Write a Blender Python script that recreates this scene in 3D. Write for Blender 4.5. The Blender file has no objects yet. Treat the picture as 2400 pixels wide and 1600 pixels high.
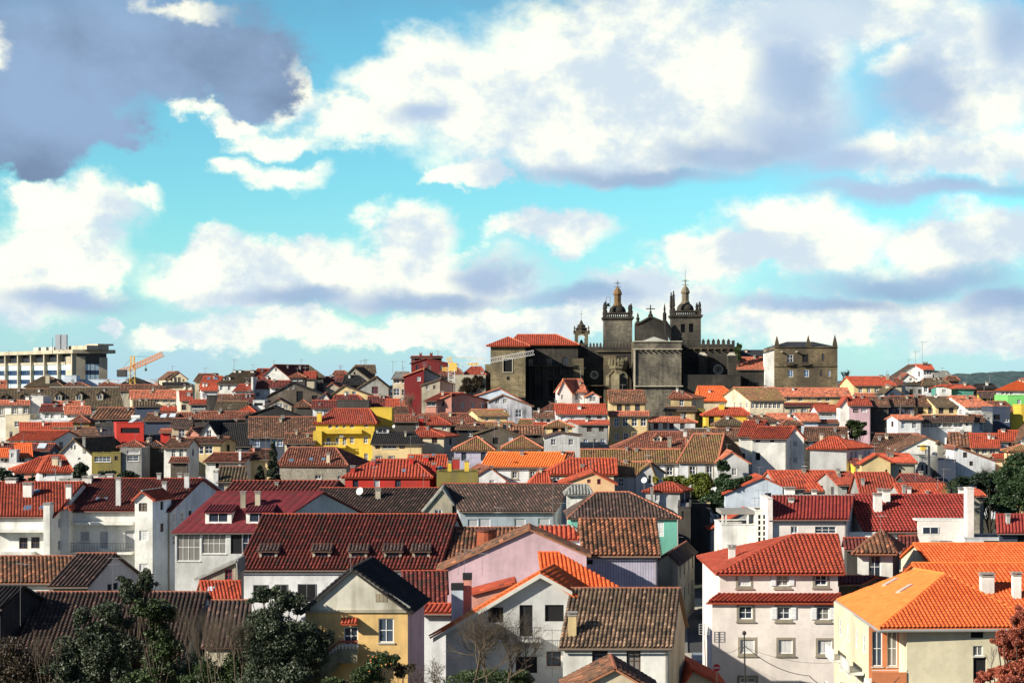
import bpy, math, random
import numpy as np
from mathutils import Vector
random.seed(7); np.random.seed(7)
sc = bpy.context.scene
R = math.radians
# ---------------------------------------------------------------- camera, world, sun, exposure
F = 4000.0; HY = 900.0            # focal length and eye level, in pixels of a 2400 wide picture
cam_d = bpy.data.cameras.new('camera'); cam = bpy.data.objects.new('camera', cam_d)
sc.collection.objects.link(cam); sc.camera = cam
cam.location = (0, 0, 0); cam.rotation_euler = (R(90), 0, 0)
cam_d.sensor_width = 36; cam_d.lens = 60.0; cam_d.shift_y = (HY - 800) / 2400
cam_d.clip_start = 1; cam_d.clip_end = 20000
SUN_EL, SUN_AZ = 25.5, 60.0       # azimuth from behind the camera towards the left
sd = Vector((-math.sin(R(SUN_AZ)) * math.cos(R(SUN_EL)), -math.cos(R(SUN_AZ)) * math.cos(R(SUN_EL)), math.sin(R(SUN_EL))))
sun_d = bpy.data.lights.new('sun', 'SUN'); sun_d.energy = 5.0; sun_d.angle = R(0.5); sun_d.color = (1, .93, .80)
sun = bpy.data.objects.new('sun', sun_d); sc.collection.objects.link(sun)
sun.rotation_euler = sd.to_track_quat('Z', 'Y').to_euler()
sc.view_settings.view_transform = 'Standard'; sc.view_settings.look = 'None'
sc.view_settings.gamma = 1; sc.view_settings.use_curve_mapping = False
sc.view_settings.exposure = 0.62
world = bpy.data.worlds.new('World'); sc.world = world; world.use_nodes = True

def build_world():
    nt = world.node_tree; N = nt.nodes; L = nt.links
    N.clear()
    out = N.new('ShaderNodeOutputWorld'); bg = N.new('ShaderNodeBackground')
    bg.inputs[1].default_value = 0.07; L.new(bg.outputs[0], out.inputs[0])
    sky = N.new('ShaderNodeTexSky'); sky.sky_type = 'NISHITA'; sky.sun_disc = False
    sky.sun_elevation = R(SUN_EL); sky.sun_rotation = math.atan2(sd.x, sd.y)
    sky.air_density = 1.0; sky.dust_density = 0.3; sky.ozone_density = 2.0
    tc = N.new('ShaderNodeTexCoord'); sep = N.new('ShaderNodeSeparateXYZ'); L.new(tc.outputs['Generated'], sep.inputs[0])
    def M(op, a, b=None, c=None, clamp=False):
        n = N.new('ShaderNodeMath'); n.operation = op; n.use_clamp = clamp
        for i, v in enumerate((a, b, c)):
            if v is None: continue
            if isinstance(v, (int, float)): n.inputs[i].default_value = v
            else: L.new(v, n.inputs[i])
        return n.outputs[0]
    def V(op, a, b=None, c=None, o=0):
        n = N.new('ShaderNodeVectorMath'); n.operation = op
        for i, v in enumerate((a, b, c)):
            if v is None: continue
            if isinstance(v, tuple): n.inputs[i].default_value = v
            else: L.new(v, n.inputs[i])
        return n.outputs[o]
    y = M('MAXIMUM', sep.outputs[1], 0.12)
    comb = N.new('ShaderNodeCombineXYZ'); L.new(M('DIVIDE', sep.outputs[0], y), comb.inputs[0]); L.new(M('DIVIDE', sep.outputs[2], y), comb.inputs[1])
    def noise(scale, detail=6, rough=.55, sc2=(1, 1, 1)):
        mp = V('MULTIPLY', tc.outputs['Generated'], sc2)
        n = N.new('ShaderNodeTexNoise'); n.inputs['Scale'].default_value = scale
        n.inputs['Detail'].default_value = detail; n.inputs['Roughness'].default_value = rough
        L.new(mp, n.inputs['Vector']); return n
    w = noise(22, 6, .62, (1, 1, 1.35)); w2 = noise(8, 2, .5, (1, 1, 1.5))
    off = V('ADD', V('MULTIPLY_ADD', w.outputs['Color'], (.075, .055, 0), (-.0375, -.0275, 0)), V('MULTIPLY_ADD', w2.outputs['Color'], (.05, .03, 0), (-.025, -.015, 0)))
    uvh = V('MULTIPLY', V('ADD', comb.outputs[0], off), (1, 1, 0))
    uvs = V('ADD', comb.outputs[0], V('MULTIPLY_ADD', w.outputs['Color'], (.035, .02, 0), (-.0175, -.01, 0))); uvs = V('MULTIPLY', V('ADD', uvs, V('MULTIPLY_ADD', w2.outputs['Color'], (.06, .03, 0), (-.03, -.015, 0))), (1, 1, 0))
    def blobs(lst, uv):
        acc = None
        for (bx, by, rx, ry) in lst:
            bx *= 1.0204; by *= 1.0204; rx *= 1.0204 * 1.07; ry *= 1.0204 * 1.07
            uc = (bx - 1200) / F; vc = (HY - by) / F
            q = V('MULTIPLY_ADD', uv, (F / rx, F / ry, 0), (-uc * F / rx, -vc * F / ry, 0)); d = V('LENGTH', q, o=1)
            acc = d if acc is None else M('SMOOTH_MIN', acc, d, .35)
        return M('SUBTRACT', 1, acc)
    def ss(x, lo, hi):
        n = N.new('ShaderNodeMapRange'); n.interpolation_type = 'SMOOTHSTEP'
        n.inputs[1].default_value = lo; n.inputs[2].default_value = hi; L.new(x, n.inputs[0]); return n.outputs[0]
    def mix(f, a, b):
        n = N.new('ShaderNodeMix'); n.data_type = 'RGBA'
        if isinstance(f, float): n.inputs[0].default_value = f
        else: L.new(f, n.inputs[0])
        for i, c in ((6, a), (7, b)):
            if isinstance(c, tuple): n.inputs[i].default_value = (*c, 1)
            else: L.new(c, n.inputs[i])
        return n.outputs[2]
    base = V('MULTIPLY', sky.outputs[0], SKYTINT)
    fine = w.outputs[0]
    CW = [(1250,215,330,135),(1480,110,280,140),(980,190,170,110),(850,260,150,60),(1650,260,290,120),(1400,340,340,65),(1780,110,200,120),
          (150,480,160,75),(60,440,90,45),(110,610,180,80),(40,680,140,70),(240,620,60,45),
          (940,560,105,80),(850,640,190,55),(540,640,170,70),(480,560,60,50),(690,620,150,50),(1040,650,170,65),
          (3000,392,70,12),(1080,395,55,30),
          (1880,550,210,75),(1680,590,170,50),(1500,670,180,40),(2210,560,150,70),(2230,350,260,60),(2240,180,180,130),(2050,50,200,70),(1270,545,110,45),
          (560,285,70,26),(660,200,46,70),(650,745,160,36),(480,785,160,34),(900,770,270,34),(240,758,38,22),(1200,740,280,34),(1950,725,360,45),(2250,760,250,60)]
    CD = [(180,60,340,150),(420,110,280,130),(590,185,95,80),(110,255,225,115),(50,345,130,45),(250,300,90,50)]
    CL = [(600,388,85,26),(700,402,62,28),(345,455,60,26),(440,4,80,24),(8,100,44,40),(660,320,80,22),(480,250,60,20)]
    CS = [
          (1840,320,170,85),(1960,370,130,45),(1660,360,170,45),(1820,190,80,100),(1450,405,260,24),(1000,260,90,30),
          (960,690,220,26),(690,680,180,26),(1110,640,80,45),
          (2080,650,250,40),(1860,690,190,22),(2290,700,120,40),(150,690,150,34),(2130,440,250,24),(2120,230,110,70),(2330,90,60,80),(1320,690,150,22)]
    mw = ss(blobs(CW, uvh), -.30, .36); ms = ss(blobs(CS, uvs), -.45, .75); uv = uvh
    vz = N.new('ShaderNodeSeparateXYZ'); L.new(uv, vz.inputs[0]); u, v = vz.outputs[0], vz.outputs[1]
    veil = ss(v, .115, -.01); s2 = N.new('ShaderNodeSeparateColor'); L.new(w2.outputs['Color'], s2.inputs[0])
    veil = M('MULTIPLY', veil, M('MULTIPLY_ADD', s2.outputs[2], 1.1, .15), clamp=True)
    far = noise(3.2, 5, .55, (1, 1, 2.2))
    outm = M('MAXIMUM', M('LESS_THAN', sep.outputs[1], .12), ss(M('MAXIMUM', M('ABSOLUTE', u), M('MULTIPLY_ADD', v, 1.1, .077)), .30, .42))
    mfar = M('MULTIPLY', ss(far.outputs[0], .57, .72), outm); inn = M('SUBTRACT', 1.0, outm)
    col = mix(M('MULTIPLY', veil, inn), base, VEIL)
    bright = mix(ss(M('ADD', fine, M('MULTIPLY', s2.outputs[1], .55)), .62, .92), CLOUD_B, CLOUD_A)
    col = mix(M('MULTIPLY', mw, inn), col, bright)
    grey = mix(ss(M('ADD', w2.outputs[0], M('MULTIPLY', fine, .4)), .5, .85), SHADE_B, SHADE_A); 
    col = mix(M('MULTIPLY', M('MULTIPLY', ms, inn), M('MULTIPLY_ADD', fine, .6, .62), clamp=True), col, grey)
    col = mix(M('MULTIPLY', ss(blobs(CD, uvh), -.16, .28), inn), col, mix(ss(M('ADD', w2.outputs[0], M('MULTIPLY', fine, .5)), .5, .95), SHADE_D, SHADE_B)); col = mix(M('MULTIPLY', ss(M('ADD', blobs(CL, uvh), M('MULTIPLY_ADD', fine, 1.6, -.8)), -.35, .9), inn), col, CLOUD_A)
    col = mix(mfar, mix(outm, col, V('MULTIPLY', sky.outputs[0], (.62, .72, .86))), (3.4, 3.6, 3.9))
    L.new(col, bg.inputs[0])
sc.cycles.max_bounces = 5; sc.cycles.diffuse_bounces = 2; sc.cycles.glossy_bounces = 2; sc.cycles.transmission_bounces = 2; sc.cycles.caustics_reflective = False; sc.cycles.caustics_refractive = False
world.cycles.sampling_method = 'MANUAL'; world.cycles.sample_map_resolution = 256
SKYTINT = (.72, 1.44, 1.44); VEIL = (4.6, 6.3, 8.6); CLOUD_A = (11.5, 11.3, 9.0); CLOUD_B = (6.2, 7.3, 8.2)
SHADE_A = (4.4, 5.7, 7.6); SHADE_B = (2.9, 4.2, 6.2); SHADE_D = (1.7, 2.4, 3.7)
build_world()

# ---------------------------------------------------------------- materials
MATS = {}
def nodes(name):
    m = bpy.data.materials.new(name); m.use_nodes = True
    return m, m.node_tree.nodes, m.node_tree.links, m.node_tree.nodes['Principled BSDF']
def _math(N, L, op, a, b, clamp=False):
    n = N.new('ShaderNodeMath'); n.operation = op; n.use_clamp = clamp
    for i, v in enumerate((a, b)):
        if isinstance(v, (int, float)): n.inputs[i].default_value = v
        else: L.new(v, n.inputs[i])
    return n.outputs[0]
def _mix(N, L, f, a, b, bt='MIX'):
    n = N.new('ShaderNodeMix'); n.data_type = 'RGBA'; n.blend_type = bt
    if isinstance(f, (int, float)): n.inputs[0].default_value = f
    else: L.new(f, n.inputs[0])
    for i, c in ((6, a), (7, b)):
        if isinstance(c, tuple): n.inputs[i].default_value = (*c[:3], 1)
        else: L.new(c, n.inputs[i])
    return n.outputs[2]
def _noise(N, L, vec, scale, detail=3, mp=None):
    if mp:
        m = N.new('ShaderNodeMapping'); m.inputs['Scale'].default_value = mp; L.new(vec, m.inputs[0]); vec = m.outputs[0]
    n = N.new('ShaderNodeTexNoise'); n.inputs['Scale'].default_value = scale; n.inputs['Detail'].default_value = detail
    L.new(vec, n.inputs['Vector']); return n.outputs[0]
def _ss(N, L, x, lo, hi):
    n = N.new('ShaderNodeMapRange'); n.inputs[1].default_value = lo; n.inputs[2].default_value = hi
    L.new(x, n.inputs[0]); return n.outputs[0]
def plain(name, c, rough=.8, metal=0, var=.25):
    if name in MATS: return MATS[name]
    m, N, L, B = nodes(name); tc = N.new('ShaderNodeTexCoord')
    n = _noise(N, L, tc.outputs['Object'], 1.3, 4)
    k = 1 - var
    L.new(_mix(N, L, n, (c[0]*k, c[1]*k, c[2]*k), tuple(min(1, v*(1+var*.6)) for v in c)), B.inputs['Base Color'])
    B.inputs['Roughness'].default_value = rough; B.inputs['Metallic'].default_value = metal
    MATS[name] = m; return m
def glass(name='window glass', c=(.015, .02, .03), rough=.06):
    if name in MATS: return MATS[name]
    m, N, L, B = nodes(name); tc = N.new('ShaderNodeTexCoord')
    n = _noise(N, L, tc.outputs['Object'], .5, 2)
    L.new(_mix(N, L, n, c, tuple(v*3 for v in c)), B.inputs['Base Color'])
    B.inputs['Roughness'].default_value = rough; B.inputs['IOR'].default_value = 1.5
    MATS[name] = m; return m
def wallmat(key, c, dirt=.35, dc=(.10, .09, .07), kind='plaster'):
    """plaster, stone blocks, rubble, ribbed sheet; UV are metres along the wall and up"""
    name = 'wall ' + key
    if name in MATS: return MATS[name]
    m, N, L, B = nodes(name)
    uv = N.new('ShaderNodeUVMap'); uvo = uv.outputs[0]
    geo = N.new('ShaderNodeNewGeometry'); pos = geo.outputs['Position']
    n1 = _noise(N, L, pos, .28, 5); n2 = _noise(N, L, pos, 2.2, 5)
    st = _noise(N, L, pos, 1.0 if kind == 'plaster' else 1.5, 5, (1, 1, .16)); st = _math(N, L, 'MULTIPLY', _math(N, L, 'ADD', st, .28), _math(N, L, 'ADD', n1, .25))
    base = _mix(N, L, _ss(N, L, n1, .35, .7), tuple(c), tuple(v * .80 for v in c))
    base = _mix(N, L, _math(N, L, 'MULTIPLY', _ss(N, L, n2, .45, .75), .5), base, tuple(v * .72 for v in c))
    base = _mix(N, L, _math(N, L, 'MULTIPLY', _ss(N, L, st, .52, .86), min(.9, dirt * 1.5)), base, dc)
    if kind == 'block':
        br = N.new('ShaderNodeTexBrick'); L.new(uvo, br.inputs['Vector'])
        br.inputs['Scale'].default_value = 1; br.inputs['Brick Width'].default_value = .95; br.inputs['Row Height'].default_value = .45
        br.inputs['Mortar Size'].default_value = .035; br.inputs['Bias'].default_value = 0
        br.inputs['Color1'].default_value = (1, 1, 1, 1); br.inputs['Color2'].default_value = (.55, .53, .5, 1); br.inputs['Mortar'].default_value = (.25, .23, .2, 1)
        base = _mix(N, L, .85, base, br.outputs[0], 'MULTIPLY')
        sb = _noise(N, L, pos, .12, 6); base = _mix(N, L, _math(N, L, 'MULTIPLY', _ss(N, L, sb, .42, .62), .75), base, (c[0]*.16, c[1]*.17, c[2]*.2))
    if kind == 'rubble':
        vo = N.new('ShaderNodeTexVoronoi'); vo.feature = 'DISTANCE_TO_EDGE'; vo.inputs['Scale'].default_value = 2.4; L.new(pos, vo.inputs['Vector'])
        base = _mix(N, L, _ss(N, L, vo.outputs[0], .0, .09), tuple(v * .3 for v in c), base)
        vc = N.new('ShaderNodeTexVoronoi'); vc.inputs['Scale'].default_value = 2.4; L.new(pos, vc.inputs['Vector'])
        sp = N.new('ShaderNodeSeparateColor'); L.new(vc.outputs['Color'], sp.inputs[0])
        base = _mix(N, L, _math(N, L, 'MULTIPLY', sp.outputs[0], .5), base, tuple(v * .5 for v in c))
    if kind in ('rib', 'plank'):
        sx = N.new('ShaderNodeSeparateXYZ'); L.new(uvo, sx.inputs[0])
        fr = _math(N, L, 'FRACT', _math(N, L, 'MULTIPLY', sx.outputs[0], 3.4 if kind == 'rib' else 4.2), 0)
        tri = _math(N, L, 'ABSOLUTE', _math(N, L, 'SUBTRACT', fr, .5), 0)
        base = _mix(N, L, _ss(N, L, tri, .32, .5), base, tuple(v * (.38) for v in c))
    L.new(base, B.inputs['Base Color']); B.inputs['Roughness'].default_value = .92
    bp = N.new('ShaderNodeBump'); bp.inputs['Strength'].default_value = .35; bp.inputs['Distance'].default_value = .05
    L.new(n2, bp.inputs['Height']); L.new(bp.outputs[0], B.inputs['Normal'])
    MATS[name] = m; return m
def tilemat(key, c1, c2, old=.3, oc=(.035, .028, .02), moss=0, mc=(.16, .14, .03)):
    name = 'tiles ' + key
    if name in MATS: return MATS[name]
    m, N, L, B = nodes(name)
    uv = N.new('ShaderNodeUVMap'); geo = N.new('ShaderNodeNewGeometry'); pos = geo.outputs['Position']
    fl = N.new('ShaderNodeVectorMath'); fl.operation = 'FLOOR'; L.new(uv.outputs[0], fl.inputs[0])
    wn = N.new('ShaderNodeTexWhiteNoise'); wn.noise_dimensions = '2D'; L.new(fl.outputs[0], wn.inputs['Vector'])
    base = _mix(N, L, wn.outputs['Value'], tuple(c1), tuple(c2))
    big = _noise(N, L, pos, .33, 5); mid = _noise(N, L, pos, 1.7, 5)
    base = _mix(N, L, _math(N, L, 'MULTIPLY', _ss(N, L, mid, .42, .68), old), base, oc)
    base = _mix(N, L, _math(N, L, 'MULTIPLY', _ss(N, L, big, .45, .65), old * .8), base, tuple(v * .45 for v in c1))
    sw = N.new('ShaderNodeSeparateColor'); L.new(wn.outputs['Color'], sw.inputs[0])
    base = _mix(N, L, _math(N, L, 'MULTIPLY', _math(N, L, 'GREATER_THAN', sw.outputs[1], .8), min(.9, old * 1.5)), base, oc)
    base = _mix(N, L, _math(N, L, 'MULTIPLY', _math(N, L, 'GREATER_THAN', sw.outputs[2], .93), min(.7, max(0, old - .15) * 1.6)), base, tuple(min(.9, v * 1.7) for v in c2))
    if moss:
        ms = _noise(N, L, pos, .8, 6)
        base = _mix(N, L, _math(N, L, 'MULTIPLY', _ss(N, L, ms, .45, .6), moss), base, mc)
    L.new(base, B.inputs['Base Color']); B.inputs['Roughness'].default_value = .85
    MATS[name] = m; return m
TM = {
 'red':    lambda: tilemat('red', (.26,.034,.016), (.38,.070,.032), .3),
 'redb':   lambda: tilemat('bright red', (.36,.046,.018), (.47,.085,.034), .3),
 'orange': lambda: tilemat('orange', (.60,.095,.018), (.72,.15,.035), .12, (.3,.06,.02)),
 'orangec':lambda: tilemat('clean orange', (.84,.19,.035), (.92,.25,.05), .03, (.4,.1,.03)),
 'salmon': lambda: tilemat('salmon', (.40,.10,.05), (.52,.17,.09), .4),
 'crim':   lambda: tilemat('crimson', (.33,.046,.022), (.43,.075,.036), .2),
 'maroon': lambda: tilemat('maroon', (.10,.016,.012), (.18,.036,.025), .45),
 'mred':   lambda: tilemat('bright maroon', (.25,.026,.020), (.34,.045,.032), .2),
 'brown':  lambda: tilemat('brown', (.105,.044,.024), (.19,.09,.05), .6),
 'rbrown': lambda: tilemat('red brown', (.17,.045,.024), (.26,.09,.05), .5),
 'dark':   lambda: tilemat('dark', (.050,.028,.022), (.105,.06,.045), .6),
 'black':  lambda: tilemat('black', (.009,.008,.008), (.02,.016,.015), .6, (.004,.004,.004)),
 'moss':   lambda: tilemat('mossy', (.19,.085,.04), (.28,.14,.065), .4, moss=.5),
 'dmoss':  lambda: tilemat('dark mossy', (.07,.045,.025), (.12,.08,.045), .5, moss=.35, mc=(.09,.08,.03)),
 'mixed':  lambda: tilemat('mixed', (.13,.06,.035), (.30,.12,.06), .55, moss=.2, mc=(.16,.12,.06)),
 'old':    lambda: tilemat('old', (.12,.075,.05), (.26,.165,.105), .5, moss=.15, mc=(.2,.17,.1)),
 'slate':  lambda: tilemat('slate', (.014,.018,.028), (.028,.034,.042), .3),
 'metal':  lambda: tilemat('red sheet', (.13,.010,.015), (.17,.014,.021), .2),
 'grey':   lambda: tilemat('grey sheet', (.20,.20,.18), (.28,.28,.25), .3),
}
WM = {
 'villa': ((.80,.52,.20), .35),
 'white':  ((.84,.83,.76), .26), 'wcool': ((.78,.79,.79), .28), 'cream': ((.70,.60,.42), .3), 'creamd': ((.48,.43,.32), .45),
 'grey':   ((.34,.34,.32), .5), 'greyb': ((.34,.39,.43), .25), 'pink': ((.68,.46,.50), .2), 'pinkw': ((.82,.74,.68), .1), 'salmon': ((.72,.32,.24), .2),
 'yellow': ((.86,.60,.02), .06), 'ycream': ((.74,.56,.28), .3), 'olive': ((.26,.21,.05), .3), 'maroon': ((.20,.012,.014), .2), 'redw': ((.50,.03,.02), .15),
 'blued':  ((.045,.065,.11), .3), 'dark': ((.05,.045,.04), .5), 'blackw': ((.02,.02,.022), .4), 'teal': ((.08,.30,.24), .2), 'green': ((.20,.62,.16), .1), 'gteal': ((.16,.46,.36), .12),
 'mustard': ((.75,.52,.06), .1), 'lgrey': ((.60,.60,.58), .25), 'peach': ((.80,.52,.28), .15), 'lilac': ((.50,.47,.58), .2), 'bluew': ((.60,.68,.76), .25), 'paleyellow': ((.80,.72,.44), .12),
}
def wm(key):
    if ':' in key:
        c, kind = key.split(':'); col, dirt = WM[c]
        return wallmat(key.replace(':', ' '), col, dirt, kind=kind)
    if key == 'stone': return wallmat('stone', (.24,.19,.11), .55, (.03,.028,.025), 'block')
    if key == 'stonet': return wallmat('sunlit tan stone', (.40,.32,.18), .5, (.05,.045,.035), 'block')
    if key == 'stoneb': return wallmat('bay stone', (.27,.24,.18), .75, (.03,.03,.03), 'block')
    if key == 'stonel': return wallmat('sunlit turret stone', (.56,.48,.28), .3, (.08,.08,.06), 'block')
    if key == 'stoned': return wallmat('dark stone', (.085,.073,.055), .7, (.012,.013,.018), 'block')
    if key == 'rubble': return wallmat('rubble', (.46,.42,.33), .35, (.06,.05,.04), 'rubble')
    if key == 'rubbled': return wallmat('dark rubble', (.15,.12,.09), .6, (.02,.02,.02), 'rubble')
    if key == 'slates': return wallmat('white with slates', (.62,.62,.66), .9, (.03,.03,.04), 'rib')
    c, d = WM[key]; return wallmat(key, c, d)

# ---------------------------------------------------------------- mesh and object helpers
COL = sc.collection
class MB:
    def __init__(s): s.v = []; s.f = []; s.uv = []; s.n = 0
    def add(s, verts, faces, uvs=None):
        b = len(s.v); s.v.extend([tuple(p) for p in verts])
        for i, f in enumerate(faces):
            s.f.append(tuple(b + k for k in f))
            s.uv.append(uvs[i] if uvs else [(0, 0)] * len(f))
        return s
    def quad(s, *p, uv=None): return s.add(p, [tuple(range(len(p)))], [uv] if uv else None)
    def box(s, c, size, rz=0, taper=1):
        x, y, z = size[0] / 2, size[1] / 2, size[2] / 2; ca, sa = math.cos(rz), math.sin(rz); vs = []
        for zz, t in ((-z, 1), (z, taper)):
            for (a, b) in ((-x, -y), (x, -y), (x, y), (-x, y)):
                a *= t; b *= t; vs.append((c[0] + a * ca - b * sa, c[1] + a * sa + b * ca, c[2] + zz))
        X, Y, Z = size
        return s.add(vs, [(0, 3, 2, 1), (4, 5, 6, 7), (0, 1, 5, 4), (1, 2, 6, 5), (2, 3, 7, 6), (3, 0, 4, 7)],
                     [[(0, 0)] * 4, [(0, 0), (X, 0), (X, Y), (0, Y)]] + [[(0, 0), (w, 0), (w, Z), (0, Z)] for w in (X, Y, X, Y)])
    def prism(s, poly, z0, z1):
        n = len(poly); vs = [(p[0], p[1], z0) for p in poly] + [(p[0], p[1], z1) for p in poly]
        fs = [tuple(range(n - 1, -1, -1)), tuple(range(n, 2 * n))]; uv = [[(0, 0)] * n, [(p[0], p[1]) for p in poly]]; u = 0
        for i in range(n):
            j = (i + 1) % n; w = math.hypot(poly[j][0] - poly[i][0], poly[j][1] - poly[i][1])
            fs.append((i, j, n + j, n + i)); uv.append([(u, z0), (u + w, z0), (u + w, z1), (u, z1)]); u += w
        return s.add(vs, fs, uv)
    def tube(s, p0, p1, r0, r1=None, n=6, cap=True):
        p0 = Vector(p0); p1 = Vector(p1); r1 = r0 if r1 is None else r1
        d = (p1 - p0)
        if d.length < 1e-6: return s
        d.normalize(); a = d.orthogonal().normalized(); b = d.cross(a); vs = []
        for p, r in ((p0, r0), (p1, r1)):
            for k in range(n):
                t = 2 * math.pi * k / n; vs.append(p + a * (r * math.cos(t)) + b * (r * math.sin(t)))
        fs = [(k, (k + 1) % n, n + (k + 1) % n, n + k) for k in range(n)]
        if cap: fs += [tuple(range(n - 1, -1, -1)), tuple(range(n, 2 * n))]
        return s.add(vs, fs)
    def lathe(s, c, prof, n=12, ph=0):
        vs = []; fs = []
        for (r, z) in prof:
            for k in range(n):
                t = 2 * math.pi * (k + ph) / n; vs.append((c[0] + r * math.cos(t), c[1] + r * math.sin(t), c[2] + z))
        for j in range(len(prof) - 1):
            for k in range(n): fs.append((j*n + k, j*n + (k+1) % n, (j+1)*n + (k+1) % n, (j+1)*n + k))
        fs.append(tuple(range(n - 1, -1, -1))); fs.append(tuple(range((len(prof)-1)*n, len(prof)*n)))
        return s.add(vs, fs)
    def build(s, name, mat, parent=None, org=None, smooth=False, kind=None, label=None):
        if not s.v: return None
        v = np.array(s.v, dtype=np.float64)
        o0 = np.array(org if org is not None else (ORG.get(parent.name, (0, 0, 0)) if parent else (0, 0, 0)))
        me = bpy.data.meshes.new(name); me.from_pydata((v - o0).tolist(), [], s.f)
        uvl = me.uv_layers.new(name='UVMap')
        fl = np.array([c for f in s.uv for c in f], dtype=np.float32).ravel()
        if len(fl) == len(me.loops) * 2: uvl.data.foreach_set('uv', fl)
        if smooth: me.shade_smooth()
        me.materials.append(mat)
        o = bpy.data.objects.new(name, me); COL.objects.link(o)
        if parent: o.parent = parent
        else: o.location = o0
        ORG[o.name] = tuple(o0)
        if kind: o['kind'] = kind
        if label: o['label'] = label
        return o
ORG = {}
def thing(name, label, cat, org, group=None):
    o = bpy.data.objects.new(name, None); COL.objects.link(o); o.location = org; o.empty_display_size = .5
    ORG[o.name] = tuple(org); o['label'] = label; o['category'] = cat
    if group: o['group'] = group
    return o
def tag(o, label, cat, group=None):
    o['label'] = label; o['category'] = cat
    if group: o['group'] = group
    return o
# picture pixels (2400 wide) or pixels of a study crop to directions
K5 = 500 / 2352
OFF = {a + str(i + 1): (x, y, K5) for a, y in (('A', 780), ('B', 1040), ('C', 1300)) for i, x in enumerate((0, 480, 960, 1440, 1900))}
OFF['K'] = (1120, 620, 560 / 2352); OFF['M'] = (1540, 620, 460 / 2254); OFF['Z'] = (0, 0, 1)
def cv(T, x, y): o = OFF[T]; return o[0] + x * o[2], o[1] + y * o[2]
def P3(px, py, Y): return Vector(((px - 1200) / F * Y, Y, (HY - py) / F * Y))
def at(T, x, y, Y): return P3(*cv(T, x, y), Y)
def proj(p): return (1200 + F * p[0] / p[1], HY - F * p[2] / p[1])
ZG = [(0, -28), (230, -28), (300, -22), (380, -13), (440, -7.5), (520, -6), (800, -40), (9000, -40)]
def zg(Y):
    for (a, za), (b, zb) in zip(ZG, ZG[1:]):
        if Y <= b: return za + (zb - za) * max(0, (Y - a)) / (b - a)
    return ZG[-1][1]
DT = [(860, 465), (891, 440), (910, 420), (953, 380), (1012, 340), (1087, 300), (1146, 270), (1248, 230), (1300, 200), (1400, 160), (1500, 140), (1700, 110)]
def dauto(y):
    for (a, da), (b, db) in zip(DT, DT[1:]):
        if y <= b: return da + (db - da) * max(0, (y - a)) / (b - a)
    return 110

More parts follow.
